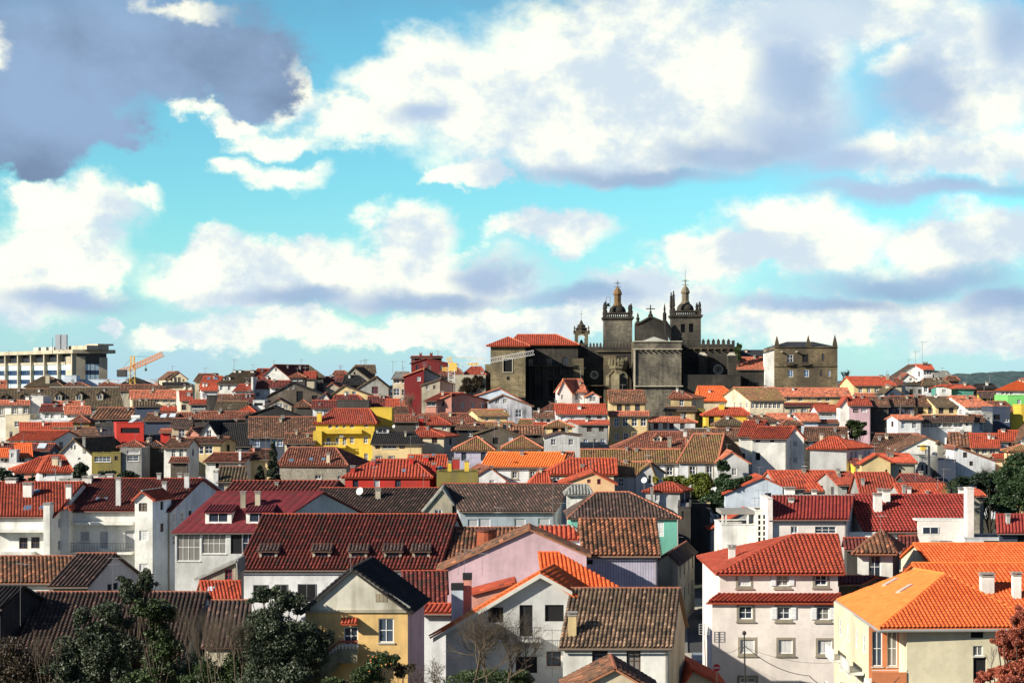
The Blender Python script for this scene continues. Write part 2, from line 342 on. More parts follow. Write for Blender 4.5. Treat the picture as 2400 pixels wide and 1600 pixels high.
# ---------------------------------------------------------------- roofs
def facet_field(mb, poly, sp, course=None, amp=None, slant=None, npt=4, lift=0.0, skip=None):
    """corrugated tile surface on a planar polygon; poly[0]->poly[1] is the eave; returns frame"""
    P = [Vector(p) for p in poly]; u = (P[1] - P[0]); u.normalize()
    n = (P[1] - P[0]).cross(P[2] - P[0]); n.normalize()
    if n.z < 0: n = -n
    s = slant.normalized() if slant is not None else n.cross(u)
    if s.z < 0: s = -s
    amp = sp * (.36 if P[0].y < 300 else .26) if amp is None else amp
    # oblique coordinates
    uu = 1.0; us = u.dot(s); 
    def ab(p):
        d = p - P[0]; du = d.dot(u); ds = d.dot(s); det = 1 - us * us
        return ((du - us * ds) / det, (ds - us * du) / det)
    Q = [ab(p) for p in P]; amin = min(q[0] for q in Q); amax = max(q[0] for q in Q); bmax = max(q[1] for q in Q)
    prof = {4: (0, .72, 1, .72), 6: (0, .5, .87, 1, .87, .5), 3: (0, .9, .9)}[npt]
    ncol = max(1, int(round((amax - amin) / sp))); spx = (amax - amin) / ncol
    ks = np.arange(ncol * npt + 1); a = amin + ks * spx / npt; hp = np.array([prof[k % npt] for k in ks]) * amp
    lo = np.full(len(a), 1e9); hi = np.full(len(a), -1e9)
    ae = np.clip(a, amin + 1e-4, amax - 1e-4)
    for i in range(len(Q)):
        (a0, b0), (a1, b1) = Q[i], Q[(i + 1) % len(Q)]
        if abs(a1 - a0) < 1e-6: continue
        t = (ae - a0) / (a1 - a0); ok = (t >= -1e-6) & (t <= 1 + 1e-6); b = b0 + (b1 - b0) * t
        lo = np.where(ok, np.minimum(lo, b), lo); hi = np.where(ok, np.maximum(hi, b), hi)
    if course:
        nr = max(1, int(math.ceil(bmax / course))); rows = []; 
        for j in range(nr): rows += [(j * course, amp * .42, j), ((j + 1) * course - .004, 0, j)]
    else: rows = [(0, 0, 0), (bmax + .01, 0, max(1, int(bmax / .45)))]
    nr = len(rows); P0 = np.array(P[0]); U = np.array(u); S = np.array(s); Nn = np.array(n)
    bb = np.stack([np.clip(r[0], lo, hi) for r in rows]); rise = np.array([r[1] for r in rows])[:, None]
    sag = np.abs(np.sin(a * .83 + P0[0]) * np.sin(a * .37 + 1))[None, :] * np.sin(np.clip(bb / (bmax + .01), 0, 1) * 3.14) * (.07 if amp > .1 else .02)
    V = P0 + a[None, :, None] * U + bb[:, :, None] * S + (hp[None, :, None] + rise[:, :, None] + lift + sag[:, :, None]) * Nn
    nc = len(a); V = V.reshape(-1, 3); base = len(mb.v); mb.v.extend(map(tuple, V.tolist()))
    for j in range(nr - 1):
        h = (bb[j + 1, :-1] - bb[j, :-1]) + (bb[j + 1, 1:] - bb[j, 1:])
        ok = np.nonzero(h > 1e-4)[0]
        if course and j % 2: ok = np.nonzero((h > 1e-4))[0]
        jr = rows[j][2]
        for k in ok:
            k = int(k); c0 = k // npt + (k % npt) / npt
            i0 = base + j * nc + k
            mb.f.append((i0, i0 + 1, i0 + nc + 1, i0 + nc))
            if course: vv0 = jr + .1; vv1 = jr + .9
            else: vv0 = bb[j, k] / .45; vv1 = bb[j + 1, k] / .45
            mb.uv.append([(c0 + .02, vv0), (c0 + 1 / npt - .02, vv0), (c0 + 1 / npt - .02, vv1), (c0 + .02, vv1)])
    return P[0], u, s, n, Q, spx, amin, ncol
def slab(mb, poly, th=.14):
    P = [Vector(p) for p in poly]; n = (P[1] - P[0]).cross(P[2] - P[0]); n.normalize()
    if n.z < 0: n = -n
    k = len(P); vs = [p for p in P] + [p - n * th for p in P]
    mb.add(vs, [tuple(range(k)), tuple(range(2 * k - 1, k - 1, -1))] + [(i, (i + 1) % k, k + (i + 1) % k, k + i) for i in range(k)])
def capline(mb, p0, p1, r=.13, step=.6):
    p0 = Vector(p0); p1 = Vector(p1); L = (p1 - p0).length; n = max(1, int(L / step))
    if n > 60: n = 60
    for i in range(n):
        a = p0.lerp(p1, i / n); b = p0.lerp(p1, (i + 1) / n); mb.tube(a, b, r * 1.12, r * .9, 6, cap=True)

# ---------------------------------------------------------------- walls with real openings
def clip_cell(poly, x0, y0, x1, y1):
    def cut(pts, ins, itp):
        out = []
        for i in range(len(pts)):
            a = pts[i]; b = pts[(i + 1) % len(pts)]; ia, ib = ins(a), ins(b)
            if ia: out.append(a)
            if ia != ib: out.append(itp(a, b))
        return out
    def ix(c): return lambda a, b: (c, a[1] + (b[1] - a[1]) * (c - a[0]) / (b[0] - a[0]))
    def iy(c): return lambda a, b: (a[0] + (b[0] - a[0]) * (c - a[1]) / (b[1] - a[1]), c)
    for ins, it in ((lambda p: p[0] >= x0 - 1e-7, ix(x0)), (lambda p: p[0] <= x1 + 1e-7, ix(x1)), (lambda p: p[1] >= y0 - 1e-7, iy(y0)), (lambda p: p[1] <= y1 + 1e-7, iy(y1))):
        if len(poly) < 3: return []
        poly = cut(poly, ins, it)
    return poly if len(poly) >= 3 else []
class Wall:
    def __init__(s, P, Q, outline):
        """P,Q plan points (outside to the right of P->Q when looking up); outline [(u,z)...] convex"""
        s.P = Vector((P[0], P[1])); d = Vector((Q[0] - P[0], Q[1] - P[1])); s.w = d.length; s.d = d.normalized()
        s.n = Vector((s.d.y, -s.d.x)); s.out = outline; s.op = []
    def uz(s, px, py):
        q = (px - 1200) / F; den = s.d.x - q * s.d.y
        t = (q * s.P.y - s.P.x) / (den if abs(den) > 1e-6 else 1e-6)
        Y = s.P.y + t * s.d.y; return t, (HY - py) / F * Y
    def pt(s, u, z, off=0.0):
        return Vector((s.P.x + s.d.x * u + s.n.x * off, s.P.y + s.d.y * u + s.n.y * off, z))
    def mesh(s, mb, rec=.18):
        zs = [p[1] for p in s.out]; us = [p[0] for p in s.out]
        U = sorted(set([min(us), max(us)] + [round(v, 4) for o in s.op for v in (o[0], o[2])]))
        Z = sorted(set([min(zs), max(zs)] + [round(v, 4) for o in s.op for v in (o[1], o[3])]))
        for i in range(len(U) - 1):
            for j in range(len(Z) - 1):
                cu, cz = (U[i] + U[i+1]) / 2, (Z[j] + Z[j+1]) / 2
                if any(o[0] < cu < o[2] and o[1] < cz < o[3] for o in s.op): continue
                pl = clip_cell(list(s.out), U[i], Z[j], U[i+1], Z[j+1])
                if pl: mb.quad(*[s.pt(a, b) for a, b in pl], uv=[(a, b) for a, b in pl])
        for (u0, z0, u1, z1) in s.op:
            c = [(u0, z0), (u1, z0), (u1, z1), (u0, z1)]
            for k in range(4):
                a, b = c[k], c[(k+1) % 4]
                mb.quad(s.pt(*b), s.pt(*a), s.pt(*a, -rec), s.pt(*b, -rec))
    def bar(s, mb, u0, z0, u1, z1, o0, o1):
        vs = [s.pt(u, z, o) for o in (o0, o1) for (u, z) in ((u0, z0), (u1, z0), (u1, z1), (u0, z1))]
        w, h = abs(u1 - u0), abs(z1 - z0)
        mb.add(vs, [(0, 3, 2, 1), (4, 5, 6, 7), (0, 1, 5, 4), (1, 2, 6, 5), (2, 3, 7, 6), (3, 0, 4, 7)], [[(0,0),(0,h),(w,h),(w,0)], [(0,0),(w,0),(w,h),(0,h)]] + [[(0,0)]*4]*4)
FR = {'w': ('white frame', (.8, .8, .78)), 'k': ('brown frame', (.10, .05, .03)), 'd': ('dark frame', (.03, .03, .035)), 'r': ('red frame', (.35, .03, .03)), 'g': ('white frame', (.8, .8, .78))}
def window(par, wl, style, u0, z0, u1, z1, pxw=6, nx=None, nz=None):
    """cuts the opening in wl and builds frame, panes, surround, sill, shutters"""
    s0 = style[0]; w = u1 - u0; h = z1 - z0
    if w < .2 or h < .2: return
    wl.op.append((round(u0, 4), round(z0, 4), round(u1, 4), round(z1, 4)))
    rec = .16; near = pxw > 22
    fm = plain(*FR[s0]) if s0 in FR else plain(*FR['w'])
    t = min(.09, w * .09) if near else min(.12, w * .12)
    fr = MB()
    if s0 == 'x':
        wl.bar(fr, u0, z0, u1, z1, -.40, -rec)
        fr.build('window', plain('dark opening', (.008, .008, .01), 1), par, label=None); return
    for (a, b, c, d) in ((u0, z0, u0 + t, z1), (u1 - t, z0, u1, z1), (u0 + t, z0, u1 - t, z0 + t), (u0 + t, z1 - t, u1 - t, z1)):
        wl.bar(fr, a, b, c, d, -rec, -rec + .07)
    nx = nx or {'g': max(2, int(w / .7)), 'D': 2, 's': 2, 'b': 1, 'o': 2}.get(s0, 2 if w < 1.8 else 3)
    nz = nz or {'g': 2, 'b': 1, 's': 1}.get(s0, 2 if h > .9 else 1)
    m = t * .6; iu = (w - 2 * t) / nx; iz = (h - 2 * t) / nz
    if s0 not in 'sb':
        for i in range(1, nx): wl.bar(fr, u0 + t + iu * i - m / 2, z0 + t, u0 + t + iu * i + m / 2, z1 - t, -rec, -rec + .06)
        for j in range(1, nz):
            for i in range(nx):
                wl.bar(fr, u0 + t + iu * i + m / 2, z0 + t + iz * j - m / 2, u0 + t + iu * (i + 1) - m / 2, z0 + t + iz * j + m / 2, -rec, -rec + .055)
    wo = fr.build('window', fm, par)
    if s0 == 's':
        sm = plain('white shutter', (.72, .72, .70))
        for i in range(2):
            lf = MB(); a = u0 + t + iu * i + .01; b = a + iu - .02
            ns = int(h / .11) if near else 4; ns = max(3, min(ns, 14))
            wl.bar(lf, a, z0 + t, b, z1 - t, -rec - .02, -rec + .02)
            for k in range(ns):
                zz = z0 + t + (h - 2 * t) * k / ns; wl.bar(lf, a + .03, zz + .02, b - .03, zz + (h - 2*t) / ns * .62, -rec + .02, -rec + .05)
            lf.build('shutter', sm, wo)
    elif s0 == 'b':
        lf = MB(); wl.bar(lf, u0 + t, z0 + t, u1 - t, z1 - t, -rec - .02, -rec + .02)
        for k in range(1, 8):
            zz = z0 + t + (h - 2*t) * k / 8; wl.bar(lf, u0 + t + .01, zz - .02, u1 - t - .01, zz + .02, -rec + .02, -rec + .035)
        lf.build('blind', plain('blind', (.42, .42, .43)), wo)
    else:
        gm = random.choice((glass(), glass(), glass('curtained glass', (.10, .095, .085), .15), glass('dim glass', (.03, .04, .055), .1))) if 'B' not in style else glass('blue glass', (.02, .06, .13))
        if near and nx * nz <= 12 and (pxw / nx) > 7:
            for i in range(nx):
                for j in range(nz):
                    g = MB(); a = u0 + t + iu * i + m / 2; c = z0 + t + iz * j + m / 2
                    wl.bar(g, a, c, a + iu - m, c + iz - m, -rec - .02, -rec + .015); g.build('pane', gm, wo)
        else:
            g = MB(); wl.bar(g, u0 + t, z0 + t, u1 - t, z1 - t, -rec - .02, -rec + .012); g.build('pane', gm, wo)
    if '+' in style:
        q = MB(); e = .20 if near else .22
        for (a, b, c, d) in ((u0 - e, z0 - e, u0, z1 + e), (u1, z0 - e, u1 + e, z1 + e), (u0, z1, u1, z1 + e), (u0, z0 - e, u1, z0)):
            wl.bar(q, a, b, c, d, -.02, .035)
        q.build('surround', wallmat('granite trim', (.33, .29, .22), .3), wo)
    if '+' in style or near:
        q = MB(); wl.bar(q, u0 - .28, z0 - .32, u1 + .28, z0 - .215, -.01, .13) if '+' in style else wl.bar(q, u0 - .08, z0 - .10, u1 + .08, z0 - .01, -.01, .10)
        q.build('sill', wallmat('granite trim', (.33, .29, .22), .3) if '+' in style else plain('sill stone', (.5, .48, .42)), wo)
    if s0 == 'o':
        for sgn in (-1, 1):
            lf = MB(); a, b = (u0 - w * .46, u0 - .03) if sgn < 0 else (u1 + .03, u1 + w * .46)
            wl.bar(lf, a, z0 + .02, b, z1 - .02, .05, .09)
            for k in range(8):
                zz = z0 + .08 + (h - .16) * k / 8; wl.bar(lf, a + .05, zz, b - .05, zz + .06, .09, .11)
            lf.build('shutter', plain('open shutter', (.80, .80, .80)), wo)
# ---------------------------------------------------------------- house builder
def inpoly(x, y, pl):
    c = False
    for i in range(len(pl)):
        (x0, y0), (x1, y1) = pl[i], pl[i - 1]
        if (y0 > y) != (y1 > y) and x < (x1 - x0) * (y - y0) / (y1 - y0) + x0: c = not c
    return c
HS = []
class House:
    def hit(s, px, py, loose=False):
        best = None; q = (px - 1200) / F; r = (HY - py) / F
        for k, (pl, n) in enumerate(s.facets):
            pp = [proj(p) for p in pl]; ins = inpoly(px, py, pp)
            if not ins and not loose: continue
            den = n.x * q + n.y + n.z * r
            if abs(den) < 1e-5: continue
            Y = n.dot(pl[0]) / den
            if Y <= 0: continue
            if best is None or Y < best[0]: best = (Y, k)
        if best is None:
            if not loose:
                # nearest point by plane of facet 0
                pl, n = s.facets[0]; den = n.x * q + n.y + n.z * r; Y = n.dot(pl[0]) / den if abs(den) > 1e-5 else s.D
                if not (s.D - 2 < Y < s.D + 25): Y = s.D + 3
                return Vector((q * Y, Y, r * Y)), 0
            return Vector((q * s.D, s.D, r * s.D)), 0
        Y, k = best; return Vector((q * Y, Y, r * Y)), k
def house(T, label, x, e, r=None, t='S', D=None, yaw=0, dd=None, xs=None, wall='white', tile='red', w=(), ch=(), sk=(), dm=(),
          cat='house', name='house', h=0, sp=None, co=None, npt=4, oh=.5, og=.3, pitch=.52, base=None, sidewall=None, cap=None,
          tiles=0, ns=None, rw=None, gut=True, shift=0):
    H = House(); HS.append(H); px0, _ = cv(T, x[0], 0); px1, _ = cv(T, x[1], 0)
    el, er = e if isinstance(e, tuple) else (e, e)
    yl = cv(T, 0, el)[1]; yr_ = cv(T, 0, er)[1]; ye = (yl + yr_) / 2
    D = D or dauto(ye + h); H.D = D
    c, sn = math.cos(R(yaw)), math.sin(R(yaw)); pm = (px0 + px1) / 2; Mx, My = (pm - 1200) / F * D, D
    def onl(px):
        q = (px - 1200) / F; tt = (q * My - Mx) / (c - q * sn); return Vector((Mx + tt * c, My + tt * sn))
    A, B = onl(px0), onl(px1)
    zL = (HY - yl) / F * A.y; zR = (HY - yr_) / F * B.y
    if el == er: zL = zR = (HY - ye) / F * D
    perp = Vector((-sn, c))
    nearf = F / D
    sp = sp or (.40 if D < 290 else .36); og_ = og
    if D > 290 and tile == 'redb' and 'bright' not in label and 'orange' not in label: tile = random.Random(int(px0 + ye)).choice(('redb', 'red', 'red', 'salmon', 'rbrown'))
    tm = TM[tile](); H.facets = []
    facets = []; walls = []
    zb = base if base is not None else min(zg(A.y), zg(B.y)) - 1.2
    def plan(px, Y): return Vector(((px - 1200) / F * Y, Y))
    if t in 'SHP':
        if t == 'P' and len(r) == 2: r = (r[0], r[0], r[1])
        xra, yrr = cv(T, r[0], r[2]); xrb, _ = cv(T, r[1], 0)
        ze = (zL + zR) / 2; zL = zR = ze
        if dd is None:
            k = (HY - yrr) / F; dd = (k * D - ze) / (pitch - k); dd = max(1.8, min(9.5, dd))
        Ym = (A.y + B.y) / 2 + dd * c; zr = (HY - yrr) / F * Ym
        if t == 'S':
            RA = plan(xra, A.y + dd * c); RB = plan(xrb, B.y + dd * c)
            A2 = A + 2 * (RA - A); B2 = B + 2 * (RB - B)
        else:
            if xs is None: dv = perp * (2 * dd)
            else:
                S_ = B if xs > x[1] else A; px2, _ = cv(T, xs, 0); dv = plan(px2, S_.y + 2 * dd * c) - S_
            A2, B2 = A + dv, B + dv; RA = plan(xra, A.y + dd * c); RB = plan(xrb, B.y + dd * c)
            # keep the ridge on the mid line
            mA, mB = A + dv / 2, B + dv / 2; dr = (mB - mA).normalized(); q = (xra - 1200) / F; tt = (q * mA.y - mA.x) / (dr.x - q * dr.y); RA = mA + dr * tt
            q = (xrb - 1200) / F; tt = (q * mA.y - mA.x) / (dr.x - q * dr.y); RB = mA + dr * tt
            zr = (HY - yrr) / F * (RA.y + RB.y) / 2
        a3, b3, c3, d3 = [Vector((p.x, p.y, ze)) for p in (A, B, B2, A2)]; ra, rb = Vector((RA.x, RA.y, zr)), Vector((RB.x, RB.y, zr))
        if t == 'S':
            u = (B - A).normalized(); u3 = Vector((u.x, u.y, 0))
            def ext(e0, e1, r1, r0):
                k0 = e0 + (e0 - r0).normalized() * oh - (e1 - e0).normalized() * og; k1 = e1 + (e1 - r1).normalized() * oh + (e1 - e0).normalized() * og
                return [k0, k1, r1 + (e1 - e0).normalized() * og, r0 - (e1 - e0).normalized() * og]
            facets = [(ext(a3, b3, rb, ra), (ra - a3)), (ext(c3, d3, ra, rb), (rb - c3))]
            H.ridges = [(facets[0][0][3], facets[0][0][2])]; H.verge = True
        else:
            ctr = (a3 + b3 + c3 + d3) / 4
            def ex(p): d = Vector((p.x - ctr.x, p.y - ctr.y, 0)); d.normalize(); return p + d * oh * 1.3 - Vector((0, 0, oh * .35))
            a4, b4, c4, d4 = map(ex, (a3, b3, c3, d3)); same = (ra - rb).length < .3
            if same: rb = ra
            facets = [([a4, b4, ra] if same else [a4, b4, rb, ra], None), ([b4, c4, rb], None), ([c4, d4, ra] if same else [c4, d4, ra, rb], None), ([d4, a4, ra], None)]
            H.ridges = [(a4, ra), (b4, rb), (c4, rb), (d4, ra)] + ([] if same else [(ra, rb)])
        W1 = (B - A).length
        f = [(0, zb), (W1, zb), (W1, ze), (0, ze)]; WF = Wall(A, B, f)
        def side(P, Q, Rp):
            L = (Q - P).length
            if t == 'S':
                u_ = (Rp - P).dot((Q - P).normalized()); return Wall(P, Q, [(0, zb), (L, zb), (L, ze), (u_, zr - .06), (0, ze)])
            return Wall(P, Q, [(0, zb), (L, zb), (L, ze), (0, ze)])
        WR = side(B, B2, RB); WL = side(A2, A, RA); L2 = (B2 - A2).length; WB = Wall(B2, A2, [(0, zb), (L2, zb), (L2, ze), (0, ze)])
        walls = [WF, WR, WB, WL]
    elif t == 'G':
        xp, yp = cv(T, *r); dd = dd or 10; Pk = onl(xp); zp = (HY - yp) / F * Pk.y
        if xs is None: dv = perp * dd
        else: px2, _ = cv(T, xs, 0); dv = plan(px2, Pk.y + dd * c) - Pk
        A2, B2, K2 = A + dv, B + dv, Pk + dv
        pk, k2 = Vector((Pk.x, Pk.y, zp)), Vector((K2.x, K2.y, zp)); a3, b3 = Vector((A.x, A.y, zL)), Vector((B.x, B.y, zR)); a2, b2 = Vector((A2.x, A2.y, zL)), Vector((B2.x, B2.y, zR))
        g = Vector((dv.x, dv.y, 0)).normalized() * og
        eA = (a3 - pk).normalized() * oh; eB = (b3 - pk).normalized() * oh
        facets = [([b3 + eB - g, b2 + eB + g, k2 + g, pk - g], (pk - b3)), ([a2 + eA + g, a3 + eA - g, pk - g, k2 + g], (pk - a3))]
        H.ridges = [(pk - g, k2 + g)]
        W1 = (B - A).length; up = (Pk - A).dot((B - A).normalized())
        WF = Wall(A, B, [(0, zb), (W1, zb), (W1, zR - .03), (up, zp - .06), (0, zL - .03)]); WB = Wall(B2, A2, [(0, zb), (W1, zb), (W1, zL - .03), (W1 - up, zp - .06), (0, zR - .03)])
        Ld = dv.length; WR = Wall(B, B2, [(0, zb), (Ld, zb), (Ld, zR - .03), (0, zR - .03)]); WL = Wall(A2, A, [(0, zb), (Ld, zb), (Ld, zL - .03), (0, zL - .03)])
        walls = [WF, WR, WB, WL]
    elif t == 'L':   # single slope rising to the back
        xra, yrr = cv(T, r[0], r[2]); xrb, _ = cv(T, r[1], 0); ze = (zL + zR) / 2
        if dd is None:
            k = (HY - yrr) / F; dd = (k * D - ze) / (.32 - k); dd = max(1.5, min(12, dd))
        A2 = plan(xra, A.y + dd * c); B2 = plan(xrb, B.y + dd * c); zr = (HY - yrr) / F * (A2.y + B2.y) / 2
        a3, b3 = [Vector((p.x, p.y, ze)) for p in (A, B)]; a2, b2 = [Vector((p.x, p.y, zr)) for p in (A2, B2)]
        uo = (b3 - a3).normalized() * og
        facets = [([a3 - uo + (a3 - a2).normalized() * oh, b3 + uo + (b3 - b2).normalized() * oh, b2 + uo, a2 - uo], (a2 - a3))]; H.ridges = [(a2 - uo, b2 + uo)]
        W1 = (B - A).length; LR = (B2 - B).length; LL = (A2 - A).length
        WF = Wall(A, B, [(0, zb), (W1, zb), (W1, ze - .03), (0, ze - .03)]); WR = Wall(B, B2, [(0, zb), (LR, zb), (LR, zr - .05), (0, ze - .03)])
        WL = Wall(A2, A, [(0, zb), (LL, zb), (LL, ze - .03), (0, zr - .05)]); W2 = (B2 - A2).length
        WB = Wall(B2, A2, [(0, zb), (W2, zb), (W2, zr - .05), (0, zr - .05)]); walls = [WF, WR, WB, WL]
    elif t == 'F':
        dd = dd or 8
        if xs is None: dv = perp * dd
        else:
            S_ = B if xs > x[1] else A; px2, _ = cv(T, xs, 0); dv = plan(px2, S_.y + dd * c) - S_
        ze = (zL + zR) / 2; A2, B2 = A + dv, B + dv; q = [(A, B), (B, B2), (B2, A2), (A2, A)]
        walls = [Wall(P, Q, [(0, zb), ((Q - P).length, zb), ((Q - P).length, ze), (0, ze)]) for P, Q in q]
        tp = [Vector((p.x, p.y, ze - .35)) for p in (A, B, B2, A2)]; facets = [(tp, None)]; H.ridges = []
    H.walls = dict(zip('frbl', walls)); H.A, H.B, H.A2, H.B2, H.zb = A, B, A2, B2, zb; H.ze = (zL + zR) / 2
    org = ((A.x + B.x + A2.x + B2.x) / 4, (A.y + B.y + A2.y + B2.y) / 4, zb)
    root = thing(name, label, cat, org); H.root = root; H.T = T; H.label = label
    for pl, sl in facets:
        n = (pl[1] - pl[0]).cross(pl[2] - pl[0]); n.normalize()
        H.facets.append((pl, n if n.z > 0 else -n))
    # openings
    for wd in w:
        st, x0, y0, x1, y1 = wd[:5]; wl = H.walls[wd[5] if len(wd) > 5 else 'f']
        ax, ay = cv(T, x0, y0); bx, by = cv(T, x1, y1)
        ua, za = wl.uz(ax, ay); ub, zb_ = wl.uz(bx, by); ua2, zc = wl.uz(ax, by); ub2, zd = wl.uz(bx, ay)
        z1 = (za + zd) / 2; z0 = (zb_ + zc) / 2
        u0, u1 = min(ua, ub), max(ua, ub); u0 = max(.12, u0); u1 = min(wl.w - .12, u1); zmx = max(p[1] for p in wl.out) - .08; z1 = min(z1, zmx)
        if u1 - u0 < .25 or z1 - z0 < .3: continue
        if any(not (u1 < o[0] or u0 > o[2] or z1 < o[1] or z0 > o[3]) for o in wl.op): continue
        window(root, wl, st, u0, z0, u1, z1, pxw=abs(bx - ax))
    if D > 195 and not any(k in label for k in ('blank', 'windowless', 'bare', 'party', 'wall ', 'sliver', 'terrace w', 'pier', 'chimney w')) and t != 'F' and name == 'house':
        rn = random.Random(int(px0 * 7 + ye * 3)); st0 = rn.choice('wwkwd')
        for key, wl in H.walls.items():
            if key == 'b' or wl.op: continue
            top = H.ze if key in 'f' or t != 'S' else H.ze; wd_ = rn.uniform(.8, 1.0); hh = rn.uniform(1.1, 1.5); n_ = int((wl.w - .8) / rn.uniform(2.1, 3.0))
            for lv in range(2):
                for i in range(min(n_, 8)):
                    if rn.random() < .18: continue
                    u_ = wl.w * (i + .5) / n_; z_ = top - .55 - hh - lv * 2.9
                    if z_ > zb + 1: window(root, wl, rn.choice((st0, st0, 'b', 'x')) if D < 330 else st0, u_ - wd_ / 2, z_, u_ + wd_ / 2, z_ + hh, pxw=6)
    wmf = wm(wall); sw = sidewall or wall
    mb = MB(); mb2 = MB()
    for k, wl in enumerate(walls):
        (mb2 if (k in (1, 3) and sidewall) else mb).__class__
        wl.mesh(mb2 if (sidewall and k == 1) or (sidewall == 'all' and k) else mb)
    mb.build('wall', wmf, root)
    if mb2.v: mb2.build('wall', wm(sidewall), root)
    # roof
    if t == 'F':
        rb_ = MB(); pl = facets[0][0]; rb_.quad(*pl); rb_.build('roof', plain('flat roof', (.30, .29, .27)), root)
        pp = MB()
        for wl in walls: wl.bar(pp, -.05, H.ze - .002, wl.w + .05, H.ze + .12, -.25, .06)
        pp.build('parapet', wm(cap) if cap else wmf, root)
    else:
        ro = MB(); first = True
        for pl, sl in facets:
            slab(ro, pl)
            if tile in ('metal', 'grey', 'slate') and tile != 'grey':
                fr_ = facet_field(ro, pl, 1.1 if tile == 'metal' else .9, None, .05, sl, 6, .02)
            elif tiles and first:
                H.tilefr = (pl, sl)
            else: facet_field(ro, pl, sp, co, None, sl, npt, .02)
            first = False
        ro.build('roof', tm, root)
        if tiles: hero_tiles(H, root, tm, sp, co or .42, tiles)
        rc = MB(); rr = .13 if D < 260 else .16
        for a, b in H.ridges: capline(rc, a + Vector((0, 0, sp * .14)), b + Vector((0, 0, sp * .14)), rr, .5 if D < 200 else 1.0)
        ck = cap or {'brown': 'rbrown', 'dark': 'rbrown', 'moss': 'salmon', 'dmoss': 'brown', 'mixed': 'rbrown', 'maroon': 'red', 'black': 'black'}.get(tile, tile)
        rc.build('ridge_tiles', TM[ck](), root)
        if gut and t in 'SL':
            gm = MB(); pl = facets[0][0]; dn = Vector((0, 0, -.12)); o_ = Vector((WF.n.x, WF.n.y, 0)) * .08
            gm.tube(pl[0] + dn + o_, pl[1] + dn + o_, .085, None, 5)
            pe = WF.pt(WF.w - .2, H.ze - .15, .1); gm.tube(pe, (pe.x, pe.y, zb), .05, None, 5)
            gm.build('gutter', plain('gutter', (.16, .13, .11)), root)
    if not ch and t in 'SHG' and D > 240 and r is not None and name == 'house' and 'roof' in label:
        rn = random.Random(int(px0 * 3 + ye)); 
        for _ in range(rn.choice((1, 1, 2))):
            pl0 = facets[0][0]; fx, fy = rn.uniform(.15, .85), rn.uniform(.55, .9); q0 = pl0[0].lerp(pl0[1], fx).lerp(pl0[3 if len(pl0) > 3 else 2].lerp(pl0[2], fx), fy); sx, sy = proj(q0)
            k_ = OFF[T]; hw = rn.uniform(2.2, 4.0) * 300 / D; hh = rn.uniform(8, 15) * 300 / D
            ch = list(ch) + [((sx - hw - k_[0]) / k_[2], (sx + hw - k_[0]) / k_[2], (sy - hh - k_[1]) / k_[2], (sy - k_[1]) / k_[2], rn.choice(('white', 'creamd', 'grey', 'cream')))]
    for cdef in ch:
        chimney(H, *cdef)
    for sdef in sk: skylight(H, *sdef)
    for ddef in dm: dormer(H, *ddef, tile=tile)
    return H
TILE_MESH = {}
